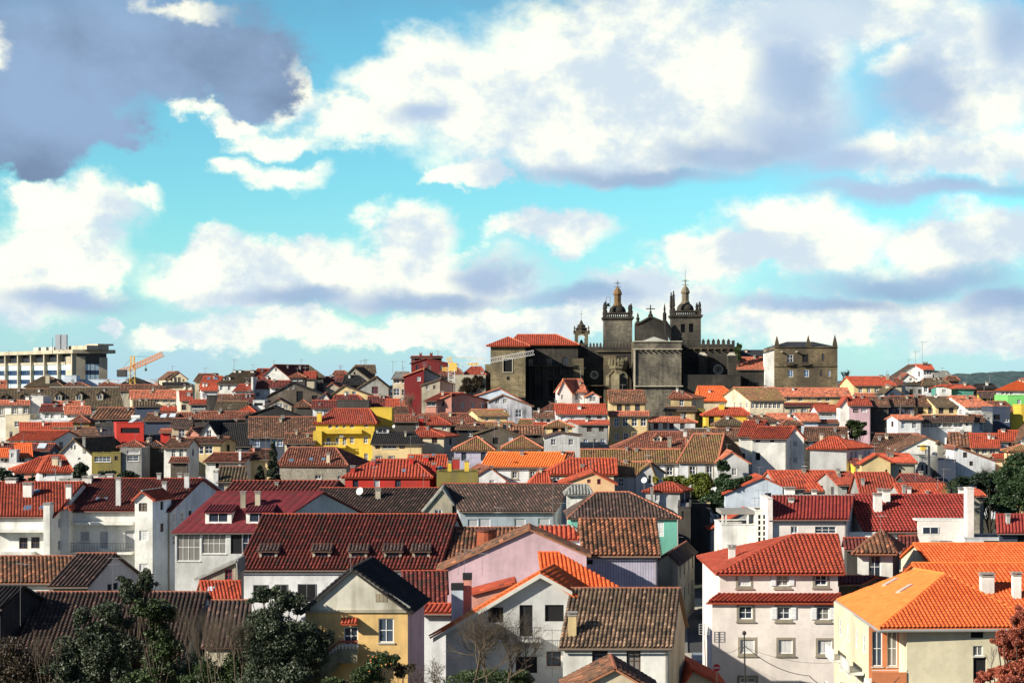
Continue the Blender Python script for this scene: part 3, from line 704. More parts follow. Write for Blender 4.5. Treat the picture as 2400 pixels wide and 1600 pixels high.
def hero_tiles(H, root, tm, sp, cl, nobj):
    """front facet laid tile by tile: the nearest ones are single tiles, the rest one joined part"""
    pl, sl = H.tilefr; P = [Vector(p) for p in pl]; u = (P[1] - P[0]).normalized(); n = H.facets[0][1]
    s = sl.normalized() if sl is not None else n.cross(u)
    if s.z < 0: s = -s
    us = u.dot(s); det = 1 - us * us
    def ab(p):
        d = p - P[0]; du = d.dot(u); ds = d.dot(s); return ((du - us * ds) / det, (ds - us * du) / det)
    Q = [ab(p) for p in P]; amin = min(q[0] for q in Q); amax = max(q[0] for q in Q); bmax = max(q[1] for q in Q)
    nc = max(1, round((amax - amin) / sp)); spx = (amax - amin) / nc; nr = max(1, round(bmax / cl)); cl = bmax / nr
    def span(a):
        a = min(max(a, amin + 1e-4), amax - 1e-4); lo, hi = 1e9, -1e9
        for i in range(len(Q)):
            (a0, b0), (a1, b1) = Q[i], Q[(i + 1) % len(Q)]
            if abs(a1 - a0) < 1e-6: continue
            t = (a - a0) / (a1 - a0)
            if -1e-6 <= t <= 1 + 1e-6: b = b0 + (b1 - b0) * t; lo = min(lo, b); hi = max(hi, b)
        return lo, hi
    amp = sp * .44; prof = [0, .5, .87, 1, .87, .5, 0]
    def tverts(b0, b1, ta, org, jig=0.0, lo0=None):
        vs = []; fs = []; uvs = []
        for (b, rise, sc_) in ((b0, amp * .55, 1.0), (b1, .01, .93)):
            for k, hgt in enumerate(prof):
                a = ta + spx * (k / 6 - .5) * sc_ * 1.03 + jig * (b - b0)
                vs.append(org + u * a + s * b + n * (hgt * amp + rise))
        for k in range(6): fs.append((k, k + 1, 8 + k, 7 + k))
        # front lip
        for k, hgt in enumerate(prof):
            a = ta + spx * (k / 6 - .5) * 1.03; vs.append(org + u * a + s * b0 + n * (max(0, hgt * amp + amp * .55 - .05)))
        for k in range(6): fs.append((14 + k, 15 + k, k + 1, k))
        return vs, fs
    rnd = random.Random(int(H.D * 100)); objs = []; rest = MB()
    # shared meshes, four of them so that the wear differs
    base_meshes = []
    for q in range(6):
        me = bpy.data.meshes.new('roof_tile'); vs, fs = tverts(0, cl + .02, 0, Vector((0, 0, 0)), rnd.uniform(-.03, .03))
        me.from_pydata([tuple(v) for v in vs], [], fs); uvl = me.uv_layers.new(name='UVMap'); uvc = (q * 7 + .5, q * 13 + .5)
        uvl.data.foreach_set('uv', np.array([uvc] * len(me.loops), dtype=np.float32).ravel()); me.materials.append(tm); base_meshes.append(me)
    o0 = Vector(ORG[root.name]); cand = []
    for i in range(nc):
        a = amin + (i + .5) * spx; lo, hi = span(a)
        j0 = max(0, math.floor(lo / cl))
        for j in range(j0, nr):
            b0, b1 = max(j * cl, lo), min((j + 1) * cl + .02, hi)
            if b1 - b0 < .04: continue
            cand.append((j, i, a, b0, b1, (b1 - b0) > cl * .97 and (b0 - j * cl) < .01))
    fullc = sorted([c for c in cand if c[5]], key=lambda c: (c[0], c[1])); singles = set()
    vis = [c for c in fullc if -30 < proj(P[0] + u * c[2] + s * c[3])[0] < 2430 and proj(P[0] + u * c[2] + s * c[3])[1] < 1625][:nobj]
    singles = {(c[0], c[1]) for c in vis}
    for (j, i, a, b0, b1, fu) in cand:
        if (j, i) in singles:
            o = bpy.data.objects.new('roof_tile', rnd.choice(base_meshes)); COL.objects.link(o); o.parent = root
            o.location = (P[0] + u * (a + rnd.uniform(-.012, .012)) + s * (b0 + rnd.uniform(-.015, .015)) - o0)
        else:
            vs, fs = tverts(b0, b1, a, P[0], rnd.uniform(-.03, .03)); uu = (i + .5, j + .5)
            rest.add(vs, fs, [[uu] * 4] * len(fs))
    rest.build('roof_tiles', tm, root, kind='stuff')
def chimney(H, x0, x1, yt, yb, col='white', capc='cap', n='chimney'):
    T = H.T; ax, ay = cv(T, x0, yt); bx, by = cv(T, x1, yb); p, k = H.hit((ax + bx) / 2, by)
    w = (bx - ax) / F * p.y; w = max(.35, w * .96); d = min(1.0, max(.45, w * .8)); zt = (HY - ay) / F * p.y; z0 = p.z - 1.0
    c = (p.x, p.y + d / 2); m = MB(); th = min(.14, w * .2)
    m.box((c[0], c[1], (z0 + zt - .34) / 2), (w, d, zt - .34 - z0)); o = m.build(n, wm(col), H.root)
    q = MB(); q.box((c[0], c[1], zt - .28), (w + .12, d + .12, .12))
    for sx in (-1, 1):
        for sy in (-1, 1): q.box((c[0] + sx * (w / 2 - .08), c[1] + sy * (d / 2 - .08), zt - .155), (.14, .14, .13))
    q.box((c[0], c[1], zt - .05), (w + .2, d + .2, .09)); q.build('chimney_cap', plain('concrete cap', (.30, .28, .25)), o)
    return o
def skylight(H, x0, y0, x1, y1, col='glass'):
    a, k = H.hit(*cv(H.T, (x0 + x1) / 2, (y0 + y1) / 2)); pl, n = H.facets[k]; u = (pl[1] - pl[0]).normalized(); s = n.cross(u)
    if s.z < 0: s = -s
    w = abs(cv(H.T, x1, 0)[0] - cv(H.T, x0, 0)[0]) / F * a.y / 2 * .8; hh = max(.35, min(1.0, w * 1.2))
    m = MB(); f = MB()
    def bx(mb, wu, ws, z0, z1):
        vs = [a + u * su * wu + s * ss * ws + n * z for z in (z0, z1) for su, ss in ((-1, -1), (1, -1), (1, 1), (-1, 1))]
        mb.add(vs, [(0, 3, 2, 1), (4, 5, 6, 7), (0, 1, 5, 4), (1, 2, 6, 5), (2, 3, 7, 6), (3, 0, 4, 7)])
    bx(f, w, hh, -.05, .17); o = f.build('skylight', plain('grey metal frame', (.22, .24, .26)), H.root); bx(m, w - .08, hh - .08, .1, .19)
    m.build('pane', glass('sky glass', (.05, .09, .14)) if col == 'glass' else plain('light sheet', (.55, .62, .68)), o)
def dormer(H, x0, x1, ye, yb, yr, st='w', wall='white', tile='red', shed=False):
    T = H.T; ax, ay = cv(T, x0, ye); bx, by = cv(T, x1, yb); _, ry = cv(T, 0, yr); p, k = H.hit((ax + bx) / 2, by)
    hw = (bx - ax) / F * p.y / 2; zt = (HY - ay) / F * p.y; zr = max(zt + .1, (HY - ry) / F * (p.y + (2.5 if shed else 0)))
    wl0 = H.walls['f']; d = wl0.d; n = wl0.n; c = Vector((p.x, p.y)); L = 4.2
    A = c - d * hw; B = c + d * hw; A2 = A - n * L; B2 = B - n * L; K = c; K2 = c - n * L; z0 = p.z - .15
    if shed: outl = [(0, z0), (2*hw, z0), (2*hw, zt), (0, zt)]
    else: outl = [(0, z0), (2*hw, z0), (2*hw, zt), (hw, zr - .05), (0, zt)]
    f = Wall(A, B, outl); r = Wall(B, B2, [(0, z0), (L, z0 ), (L, zt), (0, zt)]); l = Wall(A2, A, [(0, z0), (L, z0), (L, zt), (0, zt)])
    holder = []
    m = MB(); op = (hw * .28, z0 + (zt - z0) * .22, hw * 1.72, z0 + (zt - z0) * .94)
    f.op.append(tuple(round(v, 4) for v in op)); f.mesh(m); r.mesh(m); l.mesh(m); o = m.build('dormer', wm(wall), H.root)
    g = MB(); f.bar(g, *op, -.16, -.12); g.build('pane', glass(), o); fr = MB(); u0, a0, u1, a1 = op; t = .07
    for q in ((u0, a0, u0 + t, a1), (u1 - t, a0, u1, a1), (u0 + t, a0, u1 - t, a0 + t), (u0 + t, a1 - t, u1 - t, a1), ((u0 + u1) / 2 - .03, a0 + t, (u0 + u1) / 2 + .03, a1 - t)): f.bar(fr, *q, -.12, -.04)
    fr.build('window_frame', plain(*FR['w' if st != 'k' else 'k']), o)
    ro = MB(); v3 = lambda q, z: Vector((q.x, q.y, z)); g_ = Vector((n.x, n.y, 0)) * .3; e = Vector((d.x, d.y, 0)) * .22
    if shed:
        pl = [v3(A, zt) - e + g_, v3(B, zt) + e + g_, v3(B2, zr + .35) + e, v3(A2, zr + .35) - e]; slab(ro, pl, .1); facet_field(ro, pl, .42, None, None, None, 4, .02)
    else:
        dz = Vector((0, 0, .1))
        for (E, E2, sg) in ((B, B2, 1), (A, A2, -1)):
            lo, lo2 = v3(E, zt) + e * sg - dz + g_, v3(E2, zt) + e * sg - dz
            pl = [lo, lo2, v3(K2, zr), v3(K, zr) + g_] if sg > 0 else [lo2, lo, v3(K, zr) + g_, v3(K2, zr)]
            slab(ro, pl, .1); facet_field(ro, pl, .45, None, None, None, 4, .02)
    ro.build('dormer_roof', TM[tile](), o)
    return o
GROUPN = {}
def antenna(T, x, yt, yb, Y=None, H=None, kind=0, label=None):
    ax, ay = cv(T, x, yt); _, by = cv(T, 0, yb)
    if H: p, _k = H.hit(ax, by); 
    else: p = P3(ax, by, Y or dauto(by) + 3)
    zt = (HY - ay) / F * p.y; rr = max(.022, .00022 * p.y * .55); q = MB(); q.tube((p.x, p.y, p.z - .3), (p.x, p.y, zt), rr, rr * .8, 5)
    rt = thing('tv_antenna', label or 'thin aerial on the ' + ' '.join((H.label if H else 'roofs').split()[:10]), 'antenna', (p.x, p.y, p.z - .3), 'thin aerials on the roofs')
    q.build('mast', plain('aerial metal', (.30, .28, .27), .5, .6), rt)
    h = zt - p.z
    def yagi(z, L, ang, cnt):
        bm_ = MB(); c, s = math.cos(ang), math.sin(ang); bm_.tube((p.x - c * L * .3, p.y - s * L * .3, z), (p.x + c * L * .7, p.y + s * L * .7, z), rr * .8, None, 4)
        for i in range(cnt):
            k = -.3 + i / (cnt - 1) * 1.0; w = .28 * (1.25 - k * .4); cx, cy = p.x + c * L * k, p.y + s * L * k
            bm_.tube((cx + s * w, cy - c * w, z), (cx - s * w, cy + c * w, z), rr * .55, None, 4)
        bm_.build('crossbars', plain('aerial metal', (.30, .28, .27), .5, .6), rt)
    rn = random.Random(int(ax * 7 + ay)); yagi(zt - .12, min(1.6, h * .6), rn.uniform(-.5, .6), 8)
    if kind == 1 and h > 1.6: yagi(zt - .7, 1.1, rn.uniform(.5, 1.2), 6)
    return rt
def dish(T, x, y, rad, Y=None, H=None, label='white satellite dish', yb=None):
    ax, ay = cv(T, x, y); _, by = cv(T, 0, yb or y + 30)
    Yd = H.hit(ax, by)[0].y if H else (Y or dauto(by))
    c = P3(ax, ay, Yd); r = rad * K5 / F * Yd; rt = thing('satellite_dish', label, 'dish', P3(ax, by, Yd)); m = MB(); dirn = Vector((-.45, -.8, .35)).normalized()
    a = dirn.orthogonal().normalized(); b = dirn.cross(a); vs = []; fs = []
    for j in range(5):
        k = j / 4
        for i in range(16):
            t = i * math.pi / 8; vs.append(c + (a * math.cos(t) + b * math.sin(t)) * r * k + dirn * (r * .28 * k * k))
    for j in range(4):
        for i in range(16): fs.append((j*16+i, j*16+(i+1) % 16, (j+1)*16+(i+1) % 16, (j+1)*16+i))
    m.add(vs, fs); m.build('reflector', plain('dish white', (.75, .75, .72), .5), rt, smooth=True)
    q = MB(); q.tube(P3(ax, by + 4, Yd) + Vector((0, .25, -.2)), c + Vector((0, .15, 0)), .05); q.tube(c - b * r * .9, c + dirn * r * .9, .02); q.tube(c, c + Vector((0, .3, 0)), .05)
    q.build('mount', plain('aerial metal', (.30, .28, .27), .5, .6), rt)
    return rt
# ---------------------------------------------------------------- ground, hill, street
def ground():
    ys = [-60, 40, 90, 120, 150, 180, 215, 230, 250, 275, 300, 340, 380, 410, 440, 480, 520, 600, 700, 800, 1200, 2500, 5000, 9000]
    xs = [-9000, -3000, -1200, -600, -300, -200, -140, -100, -60, -30, 0, 30, 60, 100, 140, 200, 300, 600, 1200, 3000, 9000]
    m = MB(); V = [(x, y, zg(y)) for y in ys for x in xs]; n = len(xs)
    m.add(V, [(j*n+i, j*n+i+1, (j+1)*n+i+1, (j+1)*n+i) for j in range(len(ys)-1) for i in range(n-1)])
    mt, N, L, B = nodes('ground'); geo = N.new('ShaderNodeNewGeometry'); a = _noise(N, L, geo.outputs['Position'], .15, 6); b = _noise(N, L, geo.outputs['Position'], 1.2, 5)
    c = _mix(N, L, _ss(N, L, a, .4, .6), (.045, .05, .025), (.075, .065, .05)); L.new(_mix(N, L, b, c, (.03, .035, .02)), B.inputs['Base Color']); B.inputs['Roughness'].default_value = 1
    m.build('ground', mt, None, org=(0, 0, 0), kind='structure')
ground()
def hills():
    mt, N, L, B = nodes('forest'); geo = N.new('ShaderNodeNewGeometry'); a = _noise(N, L, geo.outputs['Position'], .02, 6); b = _noise(N, L, geo.outputs['Position'], .16, 5)
    c = _mix(N, L, _ss(N, L, b, .35, .65), (.018, .042, .045), (.04, .08, .08)); c = _mix(N, L, _ss(N, L, a, .55, .7), c, (.085, .11, .10)); L.new(c, B.inputs['Base Color']); B.inputs['Roughness'].default_value = 1
    m = MB(); nx, ny = 420, 44; V = []
    rn = np.random.RandomState(3); jit = rn.rand(ny, nx) * 4.5
    for j in range(ny):
        for i in range(nx):
            X = -500 + 3000 * i / (nx - 1); Y = 1500 + 1700 * j / (ny - 1); px = 1200 + F * X / Y
            k = math.exp(-((j - ny * .75) / (ny * .38)) ** 2); hx = 17 + 7 * math.sin(X / 420 - .9) + 3 * math.sin(X / 130)
            hx *= 1 / (1 + math.exp(-(X - 560) / 70)); z = -40 + (hx + 35) * k + (jit[j, i] if 3 < j < ny - 3 else 0); V.append((X, Y, z))
    m.add(V, [(j*nx+i, j*nx+i+1, (j+1)*nx+i+1, (j+1)*nx+i) for j in range(ny-1) for i in range(nx-1)])
    m.build('wooded_hill', mt, None, org=(0, 0, 0), kind='structure')
hills()
def street():
    asph = plain('asphalt', (.05, .05, .052), .9); pave = plain('paving', (.20, .19, .17), .9); 
    def strip(name, pts, z, th, mat):
        m = MB(); n = len(pts); vs = [(x, y, z) for x, y in pts] + [(x, y, z - th) for x, y in pts]
        m.add(vs, [tuple(range(n)), tuple(range(2*n-1, n-1, -1))] + [(i, n+i, n+(i+1) % n, (i+1) % n) for i in range(n)]); m.build(name, mat, None, org=(pts[0][0], pts[0][1], z), kind='structure')
    k0, k1 = (1592 - 1200) / F, (1672 - 1200) / F
    strip('road', [(k0 * 135 - 1, 135), (k1 * 135 + 6, 135), (k1 * 252, 252), (k0 * 252, 252)], -27.96, .05, asph)
    strip('pavement_and_lit_patch', [(k0 * 168, 168), (k0 * 168 + .9, 168), (k0 * 240 + .9, 240), (k0 * 240, 240)], -27.84, .12, pave)
    strip('pavement_and_lit_patch', [(k0 * 174 - 1, 171), (k1 * 174 + 1, 171), (k1 * 177 + 1, 177), (k0 * 177 - 1, 177)], -27.83, .12, plain('sunlit road patch', (.5, .46, .36), .9))  # patch of sun on the road, put into a pale colour
    strip('pavement_and_lit_patch', [(k0 * 216 - 2, 212), (k1 * 216 + 2, 212), (k1 * 222 + 1, 222), (k0 * 222 - 1, 222)], -27.83, .12, plain('sunlit road patch', (.5, .46, .36), .9))  # second sunlit stretch of road, its light painted as pale colour
street()
# ---------------------------------------------------------------- the town, far rows first
def row(st, y0, y1, wd, *xs, wall='f'): return [(st, x - wd / 2, y0, x + wd / 2, y1, wall) for x in xs]
# --- skyline, left
house('A1', 'long low white flat-roofed building under the office block', (690, 1745), 515, t='F', D=478, dd=12, wall='bluew', w=row('w', 545, 575, 30, 900, 1100, 1650))
house('A1', 'small pale blue flat box in front of the office block', (705, 842), 470, t='F', D=474, dd=4, wall='bluew')
h=house('A1', 'dark hipped house in front of the office block', (285, 700), 590, (470, 560, 482), 'H', D=455, wall='creamd', tile='dmoss', w=row('w', 605, 640, 30, 340, 420), ch=[(500, 546, 455, 560, 'creamd')])
antenna('A1', 640, 500, 545, H=h)
house('A1', 'low brown hipped roof right of the dark hipped house', (700, 1010), 605, (760, 900, 550), 'H', D=445, wall='creamd', tile='brown')
house('A1', 'small black pyramid roof behind the orange crane', (1335, 1620), 568, (1478, 487), 'P', D=462, wall='grey', tile='black', ch=[(1388, 1416, 500, 550, 'grey')])
house('A1', 'red hipped cottage left of the black pyramid roof', (1105, 1320), 578, (1150, 1200, 545), 'H', D=452, wall='cream', tile='rbrown')
house('A1', 'long low brown roof behind the orange crane mast', (1290, 1900), 628, (1290, 1750, 572), 'S', D=440, wall='creamd', tile='brown', ch=[(1712, 1740, 530, 580, 'salmon')])
house('A1', 'gabled cream house with two round windows on the skyline', (1868, 2062), 500, (1966, 427), 'G', D=450, xs=1850, dd=10, wall='cream', tile='brown', w=[('k', 1920, 487, 1950, 545), ('k', 1962, 487, 1994, 545), ('x', 1884, 510, 1902, 532), ('x', 2014, 510, 2032, 532)])
house('A1', 'low cream wall with small black porch roof below the round windows', (1800, 2130), 575, (1800, 2060, 548), 'L', D=443, wall='cream', tile='black', ch=[(2025, 2045, 565, 580), (2095, 2112, 560, 578)])
house('A1', 'red roof end cut by the left edge of the skyline', (-60, 70), 605, (-60, 62, 527), 'S', D=440, wall='white', tile='salmon')
# second line, left
house('A1', 'long mossy roof at the far left with two dark dormers', (-60, 560), 765, (-60, 552, 616), 'S', D=405, pitch=.7, wall='creamd', tile='dmoss', dm=[(10, 85, 700, 745, 675, 'k', 'dark'), (215, 290, 695, 745, 670, 'k', 'dark')])
h=house('A1', 'big mossy roof with three arched dormers and white ridge tiles', (570, 1352), 812, (562, 1300, 600), 'S', D=395, pitch=.75, wall='creamd', tile='dmoss', cap='grey', dm=[(602, 682, 690, 752, 652, 'w', 'creamd'), (832, 906, 680, 748, 648, 'w', 'creamd'), (1064, 1136, 678, 742, 645, 'w', 'creamd')])
house('A1', 'red roofed cream house with tall white party wall', (1450, 1945), 716, (1440, 1935, 636), 'S', D=415, wall='cream', tile='salmon', w=row('w', 725, 770, 50, 1545, 1660, 1725) + row('w', 720, 770, 55, 1820, 1900))
house('A1', 'tall narrow white party wall beside the red roofed cream house', (1945, 1992), 640, t='F', D=412, dd=6, wall='white')
h=house('A1', 'red roofed cottage with a small gable right of the white party wall', (1992, 2115), 738, (1985, 2110, 640), 'S', D=408, wall='cream', tile='red', w=[('k', 2003, 790, 2052, 850)], ch=[(2060, 2100, 650, 700, 'grey')])
house('A1', 'low house with wide veranda windows beneath the skyline', (2095, 2275), 778, (2105, 2270, 738), 'S', D=400, wall='grey', tile='red', w=[('g', 2110, 785, 2255, 835)])
house('A1', 'white flat tower block by the red roofed row', (325, 476), 700, t='F', D=382, dd=7, wall='white', ch=[(345, 395, 675, 705), (415, 450, 672, 705)])
h=house('A1', 'white house with low red roof and stone framed windows at far left', (-60, 322), 785, (-60, 320, 746), 'S', D=380, wall='white', tile='redb', w=[('w+', -10, 830, 38, 905), ('w+', 132, 830, 186, 893), ('w+', 258, 825, 308, 885)], ch=[(105, 150, 730, 765), (280, 318, 690, 748)])
house('A1', 'cream annex wall beneath the white tower block', (62, 330), 905, t='F', D=374, dd=5, wall='cream', w=[('w', 160, 972, 215, 1035)])
house('A1', 'white wall with a red hipped roof left of the striped roof', (725, 1000), 886, (715, 985, 812), 'S', D=374, wall='white', tile='redb', ch=[(695, 720, 752, 800), (890, 915, 745, 800)], w=row('w', 893, 938, 34, 760, 975))
house('A1', 'white house with a dark shaded red roof beside the white tower', (445, 730), 857, (470, 730, 790), 'S', D=377, wall='wcool', tile='maroon', w=[('w', 495, 885, 540, 940), ('w', 560, 890, 595, 940), ('w', 668, 883, 712, 938)])
house('A1', 'white terrace wall below the shaded red roof', (320, 780), 965, t='F', D=368, dd=5, wall='wcool', w=[('k', 480, 985, 520, 1010)])
house('A1', 'upper red roof strip behind the white tower', (585, 920), 800, (590, 920, 757), 'S', D=384, wall='white', tile='redb')
house('A1', 'dark house under a black and white striped barrel-tile roof', (1012, 1470), 935, (1100, 1470, 828), 'S', D=368, wall='dark', tile='mixed', sp=.75, w=[('b', 1040, 955, 1100, 990), ('b', 1160, 950, 1230, 985)])
house('A1', 'slate blue wall under a small ribbed roof', (1478, 1770), 800, (1478, 1640, 745), 'S', D=378, wall='blued', tile='dmoss', sp=.6)
house('A1', 'cream house strip with bright red low roof by the blue wall', (1765, 1940), 850, (1770, 1935, 808), 'S', D=385, wall='cream', tile='redb')
house('A1', 'dark blue shed with translucent sheets in its brown roof', (1592, 1900), 958, (1640, 1975, 888), 'S', D=362, wall='blued', tile='brown', sk=[(1760, 890, 1850, 945, 'sheet'), (1860, 888, 1950, 940, 'sheet')])
house('A1', 'brown roof strip right of the translucent sheets', (1975, 2352), 935, (1975, 2352, 880), 'S', D=372, wall='dark', tile='rbrown')
house('A1', 'red cubic house with a wide dark window band', (1285, 1586), 992, t='F', D=352, yaw=0, dd=7, xs=1255, wall='redw', sidewall=None, w=[('x', 1330, 1045, 1540, 1103), ('d', 1340, 1200, 1400, 1230), ('x', 1420, 1200, 1480, 1225)], cap='redw')
house('A1', 'dark shade-blue house with curved roof left of the red cubic house', (1058, 1255), 1165, (1075, 1250, 1035), 'S', D=356, wall='blued', tile='slate')  # wall in shade, the shade put into a dark blue colour
house('A1', 'yellow green small house with a pyramid roof', (790, 985), 975, (890, 907), 'P', D=360, wall='olive', tile='rbrown', w=[('w', 880, 990, 912, 1040)])
house('A1', 'long orange red roof over a cream gable at left', (225, 790), 1068, (225, 790, 990), 'S', D=345, wall='cream', tile='redb', pitch=.45)
house('A1', 'brown roof with cream wall beside the dark curved house', (640, 1085), 1112, (600, 1040, 1042), 'S', D=338, wall='cream', tile='brown')
h=house('A1', 'low white house with five small windows under an orange red roof', (100, 590), 1172, (260, 752, 1078), 'S', D=330, wall='white', tile='redb', w=row('w', 1178, 1212, 34, 210, 325, 415, 505), ch=[(105, 130, 1085, 1140, 'dark')])
h=house('A1', 'dark red roof with a light sheet at lower left', (-60, 545), 1285, (-60, 600, 1222), 'S', D=308, wall='blued', tile='maroon', sk=[(405, 1232, 525, 1268, 'sheet')])
house('B1', 'orange dormer wing with white window at far left', (-40, 95), 135, (-20, 100, 55), 'S', D=302, wall='white', tile='orange', w=[('k', 8, 145, 40, 205), ('k', 48, 145, 85, 205)])
house('B1', 'orange ribbed dormer wing right of the round grey chimney', (190, 345), 130, (175, 338, -5), 'S', D=301, wall='white', tile='orange', w=[('k', 205, 140, 235, 195), ('k', 240, 140, 270, 195)], ch=[])
house('B1', 'white chimney wall between the two orange dormer wings', (100, 182), 70, t='F', D=299, dd=2, wall='wcool', w=[('b', 120, 100, 160, 150)])
house('B1', 'white garden wall house under the orange dormer wings', (-60, 330), 212, t='F', D=297, dd=6, wall='white')
house('A1', 'white gabled house with brown roof and a tall cement chimney', (1015, 1330), 1318, (812, 1225, 1168), 'S', D=303, dd=5.5, wall='ycream', tile='dmoss', sidewall='all', w=[('g', 1040, 1362, 1220, 1425), ('k', 1262, 1358, 1300, 1400), ('w', 780, 1240, 800, 1285, 'l'), ('w', 815, 1235, 835, 1285, 'l')], ch=[(910, 942, 1145, 1290, 'grey')]) if False else None
H_wg=house('A1', 'white gabled house with brown roof and a tall cement chimney', (650, 1012), 1335, (815, 1166), 'G', D=300, dd=12, xs=1235, wall='white', tile='dmoss', sidewall='mustard', w=[('w', 780, 1240, 802, 1285), ('w', 815, 1235, 838, 1285), ('w', 862, 1372, 890, 1400)], ch=[(908, 940, 1145, 1262, 'grey')])
for d in row('g', 1362, 1425, 180, 1130): pass
house('A1', 'mustard wall with a long glazed veranda under the brown roof', (1018, 1330), 1322, t='F', D=299.5, dd=3, wall='olive', w=[('g', 1040, 1362, 1220, 1420), ('k', 1262, 1355, 1300, 1405)])
house('B1', 'grey scaffolded house with white boards in shadow', (1330, 1560), 48, t='F', D=300, dd=7, wall='grey', w=[('b', 1400, 70, 1540, 110), ('g', 1400, 130, 1530, 190)])
house('A1', 'small brown pyramid roof above the scaffolded house', (1320, 1580), 1250, (1490, 1188), 'P', D=306, wall='creamd', tile='rbrown')
house('A1', 'dark hipped roof above the grey wall right of the scaffolding', (1575, 1800), 1248, (1620, 1720, 1190), 'H', D=310, wall='dark', tile='dark', w=[('w', 1600, 1290, 1640, 1330)])
house('A1', 'white house with brown roof and two multi-pane windows', (1808, 2066), 1252, (1905, 2130, 1162), 'S', D=302, wall='white', tile='brown', w=[('w', 1892, 1272, 1936, 1375), ('w', 1976, 1272, 2020, 1365)])
house('B1', 'low tiled lean-to under the two multi-pane windows', (1880, 2070), 190, (1900, 2060, 150), 'L', D=296, wall='rubbled', tile='rbrown')
house('A1', 'cream house with dark roof and double window in the middle left', (1892, 2110), 1025, (1925, 2120, 942), 'S', D=350, wall='cream', tile='dark', w=[('w', 1968, 1052, 2040, 1142)])
house('A1', 'small red tiled porch beside the cream house', (1770, 1880), 1088, (1790, 1880, 1062), 'S', D=345, wall='redw', tile='salmon')
house('A1', 'steep narrow gable house right of the cream double window', (2058, 2190), 1110, (2110, 1050), 'G', D=343, xs=2240, wall='salmon', tile='brown', w=[('x', 2085, 1100, 2100, 1140)])
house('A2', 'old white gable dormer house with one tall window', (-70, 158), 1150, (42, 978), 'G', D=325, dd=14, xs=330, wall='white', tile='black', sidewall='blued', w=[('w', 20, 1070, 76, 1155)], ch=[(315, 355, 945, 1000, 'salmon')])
house('A2', 'olive yellow house with wide gridded windows under a brown roof', (-225, 182), 1202, (-150, 260, 1150), 'S', D=314, wall='ycream', tile='brown', w=[('g', -110, 1240, -10, 1335), ('g', 2, 1240, 88, 1330)])
house('A2', 'dark blue side wing right of the white gable dormer', (182, 500), 1235, (220, 620, 1000), 'S', D=322, wall='blued', tile='black')
# --- skyline, centre left
h=house('A2', 'orange roof with two skylights at the skyline', (-50, 160), 578, (0, 190, 478), 'S', D=430, wall='cream', tile='redb', sk=[(20, 490, 70, 520), (95, 490, 150, 520)])
house('A2', 'dark brown roof behind the orange skylight roof', (-110, 150), 520, (-60, 140, 452), 'S', D=440, wall='creamd', tile='brown')
house('A2', 'white house with brown roof, white dormer and three chimneys', (152, 418), 552, (330, 555, 422), 'S', D=425, wall='white', tile='dmoss', w=row('w', 578, 632, 32, 182, 270, 358), dm=[(205, 282, 490, 522, 468)], ch=[(312, 342, 402, 440), (372, 400, 402, 440), (505, 540, 408, 440)])
house('A2', 'bright red roof over a cream wall on the skyline', (420, 640), 520, (592, 700, 396), 'S', D=428, wall='ycream', tile='red', w=[('w', 440, 540, 470, 570)])
house('A2', 'big white gabled house with a wide maroon and brown roof', (628, 932), 485, (768, 352), 'G', D=418, dd=14, xs=1140, wall='white', tile='maroon', w=[('w', 682, 470, 716, 492), ('w', 775, 385, 800, 425)])
house('A2', 'steep mossy brown roof right of the big white gable', (1110, 1310), 478, (990, 1140, 356), 'S', D=426, dd=6, wall='dark', tile='dmoss')
house('A2', 'brown hipped turret with two white windows', (945, 1105), 482, (1022, 440), 'P', D=405, wall='dark', tile='rbrown', w=[('w', 958, 488, 1010, 532), ('w', 1022, 488, 1075, 532)])
house('A2', 'low red gable right of the brown turret', (1100, 1215), 492, (1105, 1225, 430), 'S', D=412, wall='creamd', tile='red')
house('A2', 'white blue house with two red brown roofs below the white gable', (535, 718), 598, (530, 715, 498), 'S', D=404, wall='wcool', tile='maroon', w=[('w', 560, 650, 608, 702)])
house('A2', 'right wing with a red brown roof next to the ruin', (720, 880), 590, (722, 940, 528), 'S', D=402, wall='wcool', tile='maroon')
house('A2', 'narrow white party wall on the left of the red brown roofs', (510, 532), 490, t='F', D=400, dd=6, wall='white')
house('A2', 'small white shed with a red sloping roof', (328, 512), 628, (390, 512, 568), 'S', D=400, wall='white', tile='redb', w=[('k', 418, 662, 450, 690)])
house('A2', 'white wall with dark roof end at the left of the second row', (-30, 140), 628, (-40, 120, 585), 'S', D=402, wall='wcool', tile='redb')
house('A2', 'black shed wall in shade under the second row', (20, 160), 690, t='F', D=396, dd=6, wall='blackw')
house('A2', 'dark roofed terrace with small windows in the second row', (155, 410), 725, (160, 400, 680), 'S', D=392, wall='maroon', tile='brown', w=row('w', 735, 765, 36, 215, 330))
house('A2', 'dark red sloping roof beside the white blue house', (405, 530), 755, (430, 535, 678), 'S', D=390, wall='dark', tile='maroon')
house('A2', 'grey low house with white windows under a grey lean-to', (120, 450), 830, (150, 460, 755), 'S', D=384, wall='grey', tile='dmoss', w=row('w', 830, 862, 60, 165, 255))
house('A2', 'white wall with garage doors below the red brown roofs', (530, 660), 745, t='F', D=388, dd=6, wall='wcool', w=[('x', 545, 770, 640, 800)])
h=house('A2', 'ruined dark stone house with broken walls', (692, 1345), 690, (958, 548), 'G', D=394, dd=6, wall='rubbled', tile='black', w=[('w', 955, 575, 985, 615), ('w', 900, 590, 925, 625), ('x', 1010, 640, 1080, 760), ('x', 1180, 690, 1240, 760)])
house('A2', 'pale stone gabled house at the top of the hill', (1500, 1835), 520, (1642, 377), 'G', D=435, dd=8, xs=1745, wall='rubble', tile='dmoss', w=[('x', 1640, 430, 1660, 455)])
